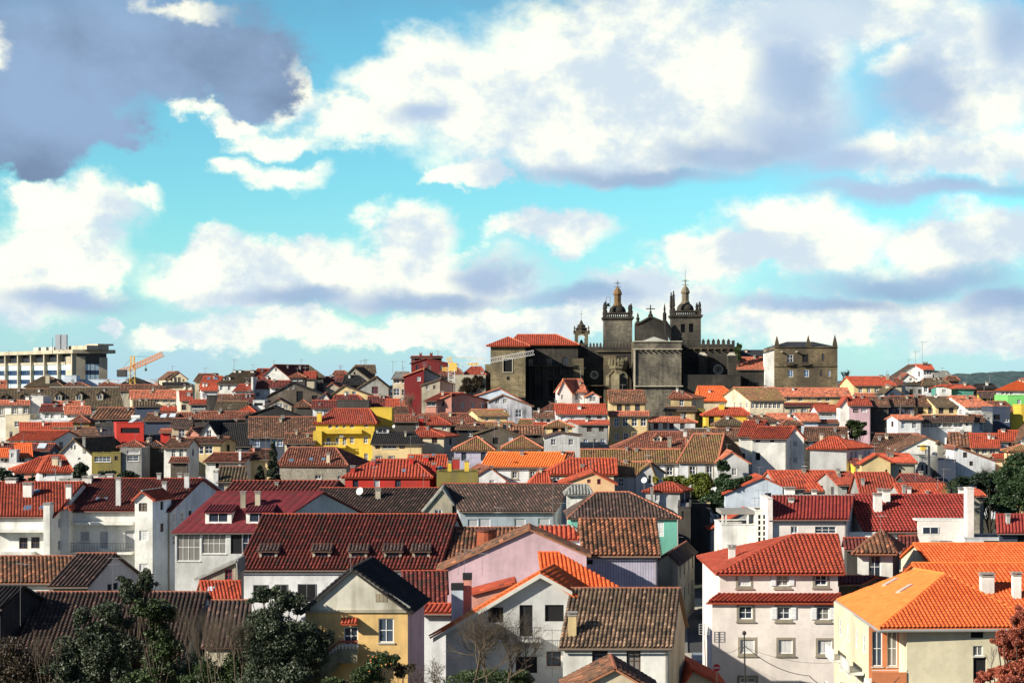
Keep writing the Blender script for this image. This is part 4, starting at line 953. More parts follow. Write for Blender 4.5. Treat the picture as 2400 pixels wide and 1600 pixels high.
house('A2', 'grey brown upper house behind the pale stone gable', (1680, 1880), 430, (1665, 1870, 356), 'S', D=446, wall='cream', tile='dmoss', w=row('w', 420, 440, 20, 1720, 1760))
house('A2', 'low red tiled pavilion on the left of the stone gable', (1425, 1560), 455, (1440, 1545, 418), 'H', D=444, wall='creamd', tile='rbrown')
house('A2', 'long low red roof below the stone gable', (1310, 1530), 525, (1310, 1530, 485), 'S', D=430, wall='creamd', tile='maroon', w=row('w', 528, 545, 40, 1455))
house('A2', 'collapsed black timber roof in front of the stone gable', (1530, 1780), 570, (1545, 1700, 470), 'H', D=420, wall='dark', tile='black')
house('A2', 'grey shed gable left of the cream yellow gable', (1330, 1500), 605, (1400, 550), 'G', D=410, wall='creamd', tile='rbrown')
house('A2', 'cream yellow gabled house with two windows', (1388, 1812), 680, (1532, 578), 'G', D=400, dd=7, wall='ycream', tile='dmoss', w=[('w', 1552, 642, 1590, 684), ('w', 1625, 640, 1668, 680)])
house('A2', 'dark gabled workshop with a red opening by the round chimney', (1695, 2025), 598, (1880, 482), 'G', D=406, dd=7, wall='grey', tile='dmoss', w=[('r', 1840, 590, 1910, 670)])
house('A2', 'white little gable with a chimney in the third row', (1222, 1385), 738, (1330, 660), 'G', D=388, dd=6, wall='white', tile='dark', w=[('w', 1290, 706, 1322, 738)], ch=[])
h=house('A2', 'brown red hip roof in the third row', (1430, 1720), 740, (1440, 1690, 686), 'H', D=385, wall='dark', tile='maroon')
h=house('A2', 'pale blue house with brown red roof left of the yellow house', (1190, 1452), 820, (1195, 1450, 745), 'S', D=374, wall='wcool', tile='maroon', w=[('w', 1315, 852, 1356, 905)], ch=[(1255, 1275, 775, 800)])
house('A2', 'dark ivy covered flat wall behind the yellow house', (1455, 1810), 745, t='F', D=372, dd=6, wall='dark')
h=house('A2', 'brown roof slope behind the yellow back block', (1800, 2060), 800, (1810, 2030, 702), 'S', D=378, wall='dark', tile='maroon')
house('A2', 'small orange roof right of the yellow back block', (2008, 2195), 802, (2010, 2200, 732), 'S', D=374, wall='cream', tile='redb')
house('A2', 'small brown pyramid roof over a dark wall', (1010, 1180), 805, (1085, 738), 'P', D=382, wall='dark', tile='brown')
house('A2', 'grey gable with a wooden balcony beneath the ruin', (665, 955), 800, (812, 722), 'G', D=384, dd=5, wall='creamd', tile='dark', w=[('w', 780, 775, 860, 820), ('w', 875, 790, 920, 840)])
house('A2', 'orange pyramid roof in the third row', (375, 552), 868, (482, 806), 'P', D=372, wall='dark', tile='redb')
house('A2', 'wide shade-black gable roof above the big brown roof', (450, 1020), 912, (752, 806), 'G', D=356, dd=5, wall='blackw', tile='black')  # roof in shadow, the shadow put into black tile and wall colours
house('A2', 'long brown roof at middle left', (-30, 450), 935, (-20, 480, 868), 'S', D=362, wall='dark', tile='rbrown', ch=[(610, 665, 935, 950)] if False else [])
H_big=house('A2', 'very large weathered brown roof with a blue wall beneath', (492, 1212), 1138, (500, 1230, 928), 'S', D=322, pitch=.6, wall='blued', tile='brown', w=[('wB', 548, 1165, 605, 1255), ('wB', 725, 1162, 790, 1250), ('wB', 800, 1165, 860, 1250)])
house('A2', 'lower brown roof wing with pale cream wall left of the yellow house', (880, 1205), 1202, (900, 1235, 1110), 'S', D=316, wall='cream', tile='brown', w=[('w', 1005, 1218, 1060, 1265), ('w', 1105, 1218, 1156, 1262), ('k', 905, 1215, 950, 1270)])
# --- skyline, maroon group
h=house('A2', 'cream apartment slice with balconies beside the maroon wall', (2072, 2232), 492, (2110, 2240, 430), 'S', D=398, wall='cream', tile='grey', w=[('w', 2170, 495, 2225, 555), ('g', 2080, 500, 2150, 555), ('w', 2170, 620, 2225, 690), ('g', 2080, 610, 2150, 690)])
H_mar=house('A3', 'tall maroon house with pale gable side', (-60, 158), (470, 392), (158, 388), 'G', D=396, dd=10, xs=158, wall='maroon', tile='salmon', w=[('b', 76, 482, 122, 532)])
house('A3', 'pale grey blank gable behind the cream flats', (158, 445), (392, 530), (160, 386), 'G', D=400, dd=8, wall='lgrey', tile='dmoss')
h=house('A3', 'maroon ribbed sheet pavilion on the hilltop', (18, 355), 268, (30, 345, 258), 'S', D=446, wall='maroon:rib', tile='maroon', ch=[(108, 136, 216, 268, 'maroon'), (222, 254, 213, 268, 'maroon')], w=[('b', 35, 285, 55, 305)])
house('A3', 'lower maroon sheet gable in front of the hilltop pavilion', (20, 415), 330, (180, 276), 'G', D=440, dd=5, wall='maroon:rib', tile='maroon')
house('A3', 'pale house with hipped red roofs above the stone terrace wall', (325, 590), 468, (395, 540, 386), 'H', D=428, wall='cream', tile='rbrown', w=row('w', 478, 512, 50, 400, 470, 545))
house('A3', 'right red hipped roof above the ivy terrace wall', (590, 832), 458, (680, 790, 376), 'H', D=432, wall='ycream', tile='redb', ch=[(785, 820, 420, 450)])
house('A3', 'ivy grown stone terrace wall left of the museum', (480, 838), 465, t='F', D=422, dd=3, wall='creamd', w=[])
house('A3', 'plain olive grey cube house left of the white crane', (132, 335), (572, 508), (335, 505), 'G', D=386, dd=8, wall='creamd', tile='dmoss', w=[('w', 180, 582, 212, 622), ('k', 260, 576, 286, 618), ('w', 226, 708, 266, 752)])
house('A3', 'beige side of the cube house behind the crane mast', (335, 470), (512, 555), (340, 508), 'G', D=388, dd=8, wall='cream', tile='dmoss')
h=house('A3', 'pink house with red roof and glazed gallery behind the yellow house', (180, 302), 742, (345, 585, 664), 'S', D=362, dd=5, wall='salmon', tile='redb', w=[('g', 185, 758, 290, 806)], sidewall='salmon')
house('A3', 'dark pink side wall right of the glazed gallery', (302, 462), (742, 672), (462, 668), 'G', D=363, dd=3, wall='salmon', tile='redb', w=[('x', 306, 750, 380, 806)])
h=house('A3', 'long pale blue gabled house beneath the museum corner', (455, 1290), (770, 770), (988, 606), 'G', D=380, dd=8, wall='bluew', tile='redb', w=[('k', 575, 762, 612, 802), ('k', 798, 722, 842, 766), ('w', 480, 780, 498, 805)], ch=[(575, 605, 685, 740, 'grey')])
h=house('A3', 'white half-timbered gable patched with black slates', (868, 1350), (752, 800), (1022, 682), 'G', D=366, dd=8, wall='slates', tile='brown', w=[('w', 945, 727, 990, 780), ('w', 1030, 725, 1076, 776), ('w', 1168, 842, 1236, 930)])
house('A3', 'cream house with brown saddle roof and lit left gable', (752, 1082), 905, (690, 1050, 846), 'S', D=352, wall='ycream', tile='moss', w=[('w', 834, 922, 872, 972), ('w', 955, 925, 992, 976)], ch=[(1035, 1060, 832, 870)])
h=house('A3', 'wide weathered red roof right of the maroon chimney', (160, 775), 1002, (180, 620, 888), 'S', D=346, wall='dark', tile='rbrown')
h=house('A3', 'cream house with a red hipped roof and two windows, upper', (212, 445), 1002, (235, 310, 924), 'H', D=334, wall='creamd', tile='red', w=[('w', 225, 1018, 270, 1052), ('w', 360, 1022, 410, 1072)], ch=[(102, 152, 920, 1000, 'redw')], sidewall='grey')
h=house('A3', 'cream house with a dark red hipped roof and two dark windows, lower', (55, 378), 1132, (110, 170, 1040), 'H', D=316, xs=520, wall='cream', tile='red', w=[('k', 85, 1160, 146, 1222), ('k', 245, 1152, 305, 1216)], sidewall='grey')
house('A3', 'left mossy pyramid roof with lilac wall', (490, 920), 1282, (745, 1142), 'P', D=298, wall='lilac', tile='moss', w=[('x', 945, 1300, 975, 1330)])
house('A3', 'right mossy pyramid roof with arched windows', (1035, 1450), 1262, (1242, 1136), 'P', D=300, wall='bluew', tile='moss', w=[('w', 1095, 1290, 1210, 1325), ('w', 1300, 1285, 1418, 1320)])
house('A3', 'stone barn with long ribbed brown roof', (960, 1472), 1100, (955, 1455, 1024), 'S', D=326, wall='rubbled', tile='mixed', sp=.55, w=[('x', 1360, 1110, 1410, 1160)])
house('A3', 'dark stone gable left of the ribbed brown roof', (700, 1190), 1118, (950, 1032), 'G', D=321, dd=5, wall='rubbled', tile='dmoss')
house('A3', 'flat black shed below the cream saddle roof', (520, 820), 1048, (540, 810, 1000), 'S', D=331, wall='blackw', tile='brown')
house('A3', 'flat brown roof between the pyramid and the slate gable', (812, 1180), 1022, (812, 1130, 985), 'S', D=336, wall='dark', tile='moss')
house('A3', 'little brown gable right of the slate patched house', (1190, 1365), 1022, (1230, 1365, 955), 'S', D=338, wall='creamd', tile='moss')
h=house('A3', 'slim pink tower house with a steep red roof and grey slate gable', (1635, 1792), 655, (1697, 514), 'G', D=378, dd=7, xs=1885, wall='pinkw', tile='salmon', w=[('w', 1672, 680, 1694, 730)], sidewall='pinkw')
house('A3', 'pale pink front under the steep red roof', (1792, 1940), 642, (1700, 1890, 512), 'S', D=379, dd=4, wall='pinkw', tile='salmon', w=[('w', 1806, 665, 1858, 740)])
h=house('A3', 'small pink gabled dormer house with one wide window', (1948, 2092), 695, (2022, 657), 'G', D=374, dd=5, wall='pinkw', tile='salmon', w=[('w', 1984, 702, 2056, 754)])
house('A3', 'brown roof with dark wall above the lilac terrace', (1435, 1705), 855, (1560, 1700, 782), 'S', D=356, wall='dark', tile='rbrown')
h=house('A3', 'lilac and blue terrace under a bright red roof', (1625, 2170), 885, (1610, 2150, 788), 'S', D=342, wall='wcool', tile='redb', w=[('s', 1670, 897, 1712, 962), ('s', 1780, 893, 1822, 958), ('k', 1942, 892, 1998, 950), ('k', 2065, 890, 2120, 946)], ch=[(1852, 1892, 795, 848)])
h=house('A3', 'low white house with white edged brown roof', (1375, 1630), 925, (1375, 1610, 868), 'S', D=346, wall='white', tile='brown', cap='grey', w=[('w', 1440, 932, 1476, 986), ('k', 1510, 930, 1548, 984)])
h=house('A3', 'tall grey house with blue windows under the lower red roof', (1862, 2192), 1002, (1760, 2180, 966), 'S', D=334, wall='grey', tile='redb', w=[('k', 1952, 1030, 2008, 1088), ('k', 2086, 1028, 2142, 1085), ('wB', 1918, 1168, 1966, 1226), ('w', 2030, 1165, 2066, 1222), ('wB', 2106, 1165, 2156, 1224)], gut=True)
house('A3', 'small orange lean-to left of the mossy pyramid', (1362, 1500), 1022, (1375, 1500, 992), 'S', D=333, wall='white', tile='redb')
h=house('A3', 'white cottage with mossy pyramid roof beside the grey house', (1500, 1790), 1028, (1640, 962), 'P', D=326, wall='ycream', tile='moss', w=[('x', 1575, 1038, 1640, 1100), ('x', 1670, 1035, 1735, 1085), ('wB', 1788, 1035, 1830, 1075)])
house('A3', 'corrugated whitish shed with a low dark gable roof', (1488, 1878), (1142, 1125), (1655, 1092), 'G', D=314, dd=6, wall='lgrey:rib', tile='dark')
H_cr=house('A4', 'large cream corner house with two bands of dark windows', (-50, 345), 752, (-62, 305, 634), 'S', D=350, wall='ycream', tile='mixed', w=row('k', 785, 865, 56, 55, 145, 255))
house('A4', 'lower storeys of the cream corner house with four tall windows', (-52, 372), 905, (-55, 370, 868), 'L', D=345, dd=2.2, wall='ycream', tile='salmon', w=[('wB', -5, 932, 50, 1032), ('w', 88, 932, 152, 1030), ('w', 190, 932, 252, 1028), ('w', 290, 930, 352, 1026), ('w', 0, 1100, 52, 1180), ('w', 98, 1098, 155, 1180), ('k', 195, 1095, 252, 1175)])
H_or=house('A4', 'broad orange hipped roof over a cream wall beneath the cathedral', (960, 1395), 742, (920, 1195, 590), 'H', D=374, wall='cream', tile='orange', w=[('w', 1222, 772, 1264, 822), ('w', 1340, 768, 1380, 805), ('x', 1258, 745, 1270, 758), ('x', 1300, 742, 1312, 755)])
h=house('A4', 'yellow boarded tower house with a dark hipped roof', (620, 850), 712, (650, 745, 648), 'H', D=362, xs=985, wall='ycream:plank', tile='rbrown', w=[('w', 716, 725, 765, 805)], sidewall='creamd')
house('A4', 'boarded lower storeys under the yellow tower house', (555, 895), 848, (575, 880, 815), 'L', D=358, dd=2.2, wall='ycream:plank', tile='dmoss', w=[('w', 590, 872, 640, 920), ('w', 735, 865, 795, 925)])
house('A4', 'olive boarded side beneath the yellow tower house', (895, 1000), 840, t='F', D=359, dd=4, wall='olive:plank', w=row('k', 875, 960, 22, 925, 950, 980))
h=house('A4', 'white house with a red brown lower roof and four windows', (398, 890), 975, (420, 760, 928), 'H', D=350, wall='wcool', tile='redb', w=row('k', 993, 1060, 52, 458, 560, 630, 750))
h=house('A4', 'red pavilion roof over a mustard and black recess', (1005, 1490), 900, (1130, 1400, 826), 'H', D=351, wall='mustard', tile='redb', ch=[(1156, 1214, 768, 850, 'mustard')], w=[('x', 1040, 920, 1100, 1030), ('x', 1170, 915, 1300, 1000)])
house('A4', 'curved brown roof with cream wall left of the white factory', (1125, 1440), 1012, (1220, 1300, 930), 'H', D=336, wall='ycream', tile='dmoss', w=row('w', 1018, 1042, 34, 1215, 1300, 1395))
H_gal=house('A4', 'white gabled house with a strip of seven gallery windows', (1490, 1872), 735, (1322, 1762, 602), 'S', D=364, dd=6.5, wall='cream', tile='moss', sidewall='white', w=row('g', 768, 830, 40, 1528, 1576, 1624, 1672, 1720, 1768, 1814), ch=[(1655, 1675, 572, 605)])
h=house('A4', 'long red roof with a toothed eave right of the gallery house', (1860, 2600), 692, (1770, 2560, 610), 'S', D=386, wall='ycream', tile='salmon', w=row('w', 700, 752, 46, 1922, 2052, 2258, 2352))
house('A4', 'cream wall under a thin shaded awning roof', (1862, 2200), 800, (1870, 2352, 775), 'L', D=381, dd=2, wall='cream', tile='maroon', w=[('w+', 1940, 842, 1996, 890), ('w+', 2062, 838, 2118, 888)])
house('A4', 'flat coral roof with a white chimney, centre right', (1790, 1960), 955, (1690, 1900, 890), 'S', D=352, wall='wcool', tile='salmon', ch=[(1912, 1940, 878, 935)])
house('A4', 'low brown roof left of the coral roof', (1500, 1790), 962, (1480, 1680, 914), 'S', D=348, wall='cream', tile='brown')
h=house('A4', 'coral gabled roof with a stone chimney, right of the white chimney', (2060, 2255), 962, (1990, 2220, 888), 'S', D=350, wall='bluew', tile='salmon', ch=[(1998, 2035, 905, 965, 'creamd')])
house('A4', 'small dark brown gable beneath the coral roof', (1870, 2060), 1005, (1900, 2010, 962), 'H', D=340, wall='dark', tile='brown')
h=house('A5', 'salmon sided house with blue white gallery windows', (78, 425), 857, (40, 392, 796), 'S', D=356, wall='bluew', tile='redb', sidewall='salmon', w=[('g', 80, 866, 244, 920), ('w', 266, 866, 314, 918), ('w', 338, 866, 386, 912)])
house('A5', 'lower red awning roof under the gallery windows', (0, 420), 984, (10, 410, 960), 'L', D=352, dd=1.6, wall='bluew', tile='redb', w=[('g', 262, 990, 410, 1030)])
h=house('A4', 'brown roof left of the terrace garden, middle row', (800, 1085), 1140, (785, 1065, 1056), 'S', D=324, wall='cream', tile='brown', cap='grey')
h=house('A4', 'brown roof right of a white ridge, middle row', (1095, 1385), 1145, (1080, 1370, 1055), 'S', D=322, wall='cream', tile='brown')
h=house('A4', 'brown roof beside the bushy green palm', (2090, 2560), 1170, (2110, 2550, 1042), 'S', D=318, wall='dark', tile='brown')
# --- right skyline
h=house('A5', 'cream house with orange roof and white gable on the right ridge', (480, 935), 572, (400, 815, 484), 'S', D=405, dd=5, wall='ycream', tile='redb', sidewall='white', w=row('w', 602, 658, 42, 550, 642, 726), ch=[(762, 795, 458, 490, 'creamd'), (836, 864, 452, 520, 'creamd')])
house('A5', 'small coral lean-to below the cream house on the ridge', (490, 740), 700, (490, 735, 668), 'L', D=398, wall='cream', tile='salmon')
house('A5', 'big white gable at the right hilltop', (880, 1240), (512, 490), (1130, 352), 'G', D=436, dd=6, wall='white', tile='dark')
h=house('A5', 'glazed hilltop house with a small orange roof', (1240, 1352), 398, (1150, 1320, 350), 'S', D=432, dd=4, wall='wcool', tile='redb', w=[('g', 1245, 405, 1340, 462)], ch=[(1244, 1290, 318, 360, 'dark')])
house('A5', 'mossy pale roof right of the glazed hilltop house', (1380, 1560), 482, (1360, 1495, 424), 'S', D=430, wall='creamd', tile='grey')
house('A5', 'brown low house at the right end of the hilltop', (1500, 1630), 520, (1510, 1600, 480), 'H', D=424, wall='dark', tile='brown')
house('A5', 'small white gable before the big white gable', (1002, 1160), 505, (1062, 448), 'G', D=420, dd=6, wall='white', tile='rbrown', w=[('w', 1090, 495, 1120, 530)])
house('A5', 'steep terracotta roof patch left of the small white gable', (910, 1010), 560, (930, 1000, 500), 'S', D=416, wall='creamd', tile='rbrown')
h=house('A5', 'grey rendered house under a long brown roof', (1045, 1240), 560, (1150, 1250, 540), 'S', D=410, wall='grey', tile='dmoss', w=[('x', 1090, 620, 1130, 680), ('x', 1185, 620, 1225, 670)])
h=house('A5', 'long brown roof with dark windows beside the grey rendered house', (1240, 1550), 575, (1250, 1440, 502), 'H', D=409, wall='wcool', tile='dmoss', w=[('w', 1250, 595, 1290, 650), ('k', 1300, 600, 1360, 660)])
h=house('A5', 'teal walled building with white side and thin red roof', (1552, 1802), 605, (1440, 1740, 574), 'S', D=398, wall='teal', tile='redb', w=[('x', 1600, 615, 1625, 630)])
house('A5', 'white side wall of the teal building', (1412, 1552), (582, 608), (1440, 580), 'G', D=397, dd=2, wall='white', tile='redb', w=[('b', 1450, 620, 1500, 660)])
house('A5', 'dark ruin with a broken tile roof near the distant hill', (1805, 2045), 610, (1810, 2010, 565), 'H', D=402, wall='dark', tile='black', w=[('x', 1900, 700, 1950, 760)])
house('A5', 'dark workshop with mustard wall below the ruin', (1870, 2170), 700, (1850, 2060, 645), 'S', D=392, wall='mustard', tile='dark', w=row('k', 720, 765, 40, 1920, 1985, 2050, 2120))
h=house('A5', 'white house with broad orange roof at the right edge', (2045, 2500), 628, (2330, 2560, 508), 'S', D=392, wall='white', tile='orange', w=row('w', 645, 680, 36, 2120, 2170, 2215))
house('A5', 'bright green house at the right edge', (2172, 2500), 690, t='F', D=366, dd=10, wall='green', w=[('b', 2278, 735, 2320, 782)])
house('A5', 'narrow acid yellow wall at the right edge', (2322, 2480), 795, t='F', D=352, dd=6, wall='mustard', w=[('g', 2345, 840, 2352, 920)])
h=house('A5', 'dark blue gable house with small brown roof and lit side', (822, 1000), 655, (893, 597), 'G', D=386, dd=8, xs=800, wall='blued', tile='dmoss', sidewall=None, w=[('k', 880, 660, 925, 730)])
house('A5', 'white sidelit wall left of the dark blue gable', (736, 822), (672, 655), (822, 650), 'G', D=387, dd=2, wall='white', tile='dmoss')
h=house('A5', 'pink rendered house with a ribbed red roof', (425, 662), 788, (408, 610, 708), 'S', D=350, wall='pink', tile='red', sidewall='white', w=[('k', 466, 838, 528, 880), ('b', 556, 836, 620, 874), ('k', 590, 980, 625, 1020)])
house('A5', 'white pointed gable left of the pink house', (325, 425), (795, 790), (395, 704), 'G', D=351, dd=4, wall='white', tile='red')
h=house('A5', 'shaded house with brown roof right of the pink house', (670, 862), 798, (615, 830, 708), 'S', D=352, wall='dark', tile='brown', w=[('k', 730, 830, 770, 900), ('k', 735, 950, 790, 1010)])
h=house('A5', 'long shaded blue grey house under the wide brown roof', (862, 1140), 792, (870, 1130, 700), 'S', D=354, wall='blued', tile='brown', w=row('k', 830, 880, 46, 920, 990, 1060))
h=house('A5', 'cream house with two dark tall windows and brown roof', (1140, 1375), 792, (1085, 1250, 692), 'S', D=355, wall='ycream', tile='brown', w=[('k', 1180, 808, 1242, 892), ('k', 1295, 808, 1356, 892)])
h=house('A5', 'cream house with two windows and mossy roof, right neighbour', (1378, 1690), 800, (1290, 1530, 706), 'S', D=353, wall='ycream', tile='dmoss', w=[('k', 1412, 812, 1466, 888), ('k', 1525, 810, 1576, 884)])
h=house('A5', 'white house with a wide salmon roof, right of the cream pair', (1700, 2002), 808, (1545, 1790, 698), 'S', D=351, wall='white', tile='salmon', w=[('b', 1748, 818, 1800, 855), ('k', 1898, 815, 1940, 875)])
h=house('A5', 'red roof with stained wall beyond the salmon roof', (2010, 2252), 852, (1960, 2140, 756), 'S', D=358, wall='blued', tile='rbrown', w=[('w', 2120, 870, 2170, 930)])
house('A5', 'dark yellow back wall under the bright green house', (2205, 2340), 900, t='F', D=345, dd=5, wall='mustard')
h=house('A5', 'white cottage with red roof and lit left wall', (960, 1222), 944, (900, 1195, 908), 'S', D=332, wall='wcool', tile='salmon', sidewall='white', w=[('wB', 1000, 985, 1042, 1052), ('w', 1118, 985, 1166, 1052)])
h=house('A5', 'long glazed white gallery under a dark roof', (1222, 1690), 968, (1225, 1680, 912), 'S', D=335, wall='wcool', tile='dark', w=[('g', 1225, 980, 1440, 1042), ('g', 1455, 980, 1560, 1042), ('g', 1575, 980, 1675, 1040)])
h=house('A5', 'white end house with brown roof right of the gallery', (1680, 1785), 966, (1725, 1800, 902), 'S', D=331, wall='white', tile='brown', w=[('w', 1710, 980, 1745, 1028)])
house('A5', 'white back wall right of the white end house', (1785, 1905), 962, (1800, 1890, 910), 'S', D=333, wall='wcool', tile='brown', w=[('wB', 1860, 970, 1890, 1080)])
house('A5', 'narrow grey tower with a cross shaped window', (1905, 2005), 880, t='F', D=334, dd=6, wall='grey', w=[('w', 1950, 930, 1990, 990), ('w', 1960, 1075, 1990, 1110)])
house('A5', 'dark back building with balconies right of the grey tower', (2005, 2200), 820, t='F', D=342, dd=8, wall='blued', w=[('x', 2020, 900, 2090, 960), ('w', 2130, 950, 2190, 985)])
# --- middle rows right
h=house('A5', 'house with bright orange ribbed roof at the right', (1775, 2082), 1252, (1762, 2065, 1112), 'S', D=306, wall='cream', tile='redb', w=[('w', 1822, 1275, 1862, 1335), ('w', 1888, 1275, 1950, 1335), ('w', 1975, 1275, 2042, 1335)])
h=house('A5', 'second orange ribbed roof at the right edge', (2080, 2330), 1182, (2085, 2320, 1078), 'S', D=314, wall='wcool', tile='redb')
house('A5', 'white slanting gable at the right edge', (2262, 2500), (1210, 1100), (2480, 1000), 'G', D=312, dd=6, wall='white', tile='brown')
h=house('A5', 'dark white-striped barrel roof left of the orange ribbed roof', (1545, 1770), 1232, (1530, 1760, 1102), 'S', D=308, wall='dark', tile='mixed', sp=.6)
H_wgr=house('A5', 'white gabled house with a yellow round lamp on the wall', (942, 1400), (1305, 1192), (1262, 1143), 'G', D=301, dd=12, xs=1130, wall='white', tile='brown')
house('A5', 'rough stone gable joined to the white gabled house', (1400, 1572), (1198, 1285), (1402, 1195), 'G', D=300.5, dd=8, wall='rubble', tile='dmoss', w=[('w', 1455, 1315, 1490, 1350)])
house('A5', 'brown roof sweep left of the white gabled house', (650, 935), 1290, (730, 1180, 1112), 'S', D=311, wall='dark', tile='brown')
h=house('A5', 'house with a blank light grey wall and a red hip roof', (-8, 395), 1266, (195, 290, 1150), 'H', D=286, xs=700, wall='lgrey', tile='redb', sidewall='pinkw', w=[('w', 435, 1300, 465, 1385, 'r'), ('w', 485, 1300, 512, 1380, 'r'), ('w', 588, 1295, 615, 1365, 'r'), ('w', 630, 1295, 655, 1362, 'r')], ch=[(105, 140, 1105, 1165, 'cream'), (345, 375, 1120, 1170)])
antenna('B5', 118, 110, 330, H=h)
h=house('A4', 'white house front with two bell-eaved dormer windows', (1520, 1900), 1152, (1600, 1990, 1036), 'S', D=298, wall='white', tile='red', w=[('x', 1388, 1325, 1440, 1392), ('x', 1558, 1320, 1608, 1402), ('x', 1560, 1155, 1605, 1200), ('x', 1716, 1155, 1764, 1200), ('k', 1800, 1310, 1815, 1370), ('k', 1838, 1310, 1850, 1385)])
house('A4', 'white left wing with a steep red roof', (1372, 1560), 1128, (1440, 1665, 972), 'S', D=299, wall='white', tile='red', w=[('x', 1385, 1325, 1440, 1390)])
house('A4', 'white right gable of the white house', (1895, 2090), (1150, 1150), (1990, 1034), 'G', D=300, dd=4, wall='white', tile='red')
h=house('A4', 'large red brown hipped roof with a small dormer', (20, 760), 1272, (360, 790, 1090), 'H', D=306, wall='creamd', tile='rbrown', dm=[(425, 522, 1150, 1195, 1108, 'w', 'cream')], ch=[(590, 628, 1145, 1265, 'creamd'), (762, 800, 1068, 1150, 'white')])
h=house('A4', 'red brown slatted roof patch between white wings', (885, 1240), 1260, (865, 1230, 1148), 'S', D=302, wall='creamd', tile='rbrown', ch=[])
H_moss=house('B4', 'long white house with a mossy roof and stone window frames', (-360, 720), 196, (-360, 715, 62), 'S', D=288, wall='wcool', tile='moss', w=[('w+', 575, 248, 645, 345), ('w+', 15, 260, 50, 330), ('w', 470, 240, 500, 350)])
H_moss2=house('B4', 'right wing of the mossy roofed house with a hip', (715, 1135), 193, (872, 1210, -106), 'H', D=286, xs=1480, wall='wcool', tile='moss', w=[('w+', 828, 245, 896, 335), ('D+', 1015, 238, 1082, 392)])
house('B4', 'stained grey gable end with ivy beside the white wing', (1140, 1478), (190, 200), (1290, 84), 'G', D=284, dd=6, wall='lgrey', tile='salmon', w=[('w', 1296, 266, 1350, 345)])
# ---------------------------------------------------------------- yellow building
H_y=house('A2', 'bright yellow house with red roof, balcony slab and many windows', (1225, 1872), 990, (1425, 1815, 838), 'H', D=318, xs=None, dd=5, wall='mustard', tile='red', w=
   [('w', 1362, 1003, 1402, 1052), ('w', 1440, 1000, 1474, 1048), ('w', 1520, 998, 1550, 1048), ('w', 1600, 994, 1644, 1045), ('w', 1755, 990, 1796, 1038),
    ('w', 1342, 1150, 1382, 1240), ('w', 1440, 1148, 1480, 1225), ('w', 1520, 1145, 1560, 1235), ('w', 1600, 1143, 1646, 1216), ('w', 1750, 1140, 1798, 1216), ('w', 1755, 1325, 1800, 1400)],
   ch=[(1235, 1288, 862, 985, 'mustard')])
H_y.root['category'] = 'house'
def yellow_bits():
    wl = H_y.walls['f']; r = H_y.root; T = 'A2'; m = MB()
    def q(x0, y0, x1, y1, o0, o1, mb=None):
        ua, za = wl.uz(*cv(T, x0, y0)); ub, zb = wl.uz(*cv(T, x1, y1)); wl.bar(mb or m, ua, zb, ub, za, o0, o1)
    q(1300, 1065, 1735, 1108, 0, .95); m.build('balcony', wm('mustard'), r)
    m = MB(); q(1205, 1078, 1300, 1320, .02, 1.6); m.build('wing', wm('mustard'), r)
    m = MB(); q(1300, 1235, 1560, 1262, .02, 1.4); m.build('terrace', wm('mustard'), r)
    for i in range(9):
        m = MB(); x = 1305 + i * 31; q(x, 1205, x + 3, 1236, 1.3, 1.34); m.build('baluster', plain('white rail', (.7, .7, .68)), r)
    m = MB(); q(1300, 1202, 1560, 1206, 1.28, 1.36); m.build('handrail', plain('white rail', (.7, .7, .68)), r)
    m = MB(); q(1485, 1118, 1530, 1145, .02, .4); m.build('air_conditioner', plain('appliance white', (.7, .7, .66)), r)
yellow_bits()
house('A2', 'tall yellow windowless back block behind the bright yellow house', (1822, 2062), 830, t='F', D=326, dd=6, wall='mustard')
h=house('A2', 'pale pinkish cream house under a black shaded roof', (1845, 2400), 1210, (1880, 2300, 1095), 'S', D=310, wall='ycream', tile='black', dm=[(1890, 2030, 1050, 1108, 1036, 'w', 'lgrey')], w=[('k', 1880, 1220, 1930, 1278), ('g', 1956, 1220, 2120, 1275), ('k', 2145, 1222, 2206, 1275), ('w+', 1885, 1362, 1940, 1405), ('w+', 2030, 1360, 2080, 1405)])
dish('A2', 2084, 1030, 17, H=h, yb=1060, label='white dish on the black shaded roof beside the yellow house')
house('A2', 'long brown roof above the black shaded roof', (2075, 2600), 966, (2080, 2580, 905), 'S', D=340, wall='dark', tile='rbrown')
house('A2', 'small yellowish wall with two windows under the hedge', (2080, 2235), 862, (2120, 2230, 810), 'S', D=356, wall='ycream', tile='brown', w=row('w', 868, 900, 30, 2110, 2176))
# ---------------------------------------------------------------- middle centre rows (B tiles)
h=house('B2', 'small white house with gridded windows and red patched roof', (10, 440), 182, (110, 520, 100), 'S', D=292, wall='white', tile='rbrown', w=[('x', 118, 208, 156, 268), ('g', 175, 215, 365, 250)], ch=[(374, 400, 55, 190, 'wcool')])
house('B2', 'broad pinkish brown roof beside the tall dark conifer', (425, 740), 155, (520, 720, 62), 'S', D=294, wall='ycream', tile='brown', ch=[(528, 548, 20, 90, 'salmon')], w=[('k', 545, 340, 600, 390)])
house('B2', 'stack of grey roof ribs with a stone gable', (145, 460), 400, (180, 430, 255), 'S', D=268, wall='creamd', tile='dmoss', sp=.5, ch=[(95, 148, 290, 420, 'lgrey')])
h=house('B2', 'pale stone house with brown roof, three skylights and a red hip', (825, 1560), 228, (935, 1442, 42), 'H', D=285, xs=1800, wall='rubble', tile='rbrown', sk=[(925, 170, 985, 200), (1145, 155, 1200, 190), (1280, 155, 1335, 190)], ch=[(1340, 1378, 95, 215, 'cream')], w=[('w+', 1215, 345, 1285, 388), ('w', 1465, 350, 1500, 390)])
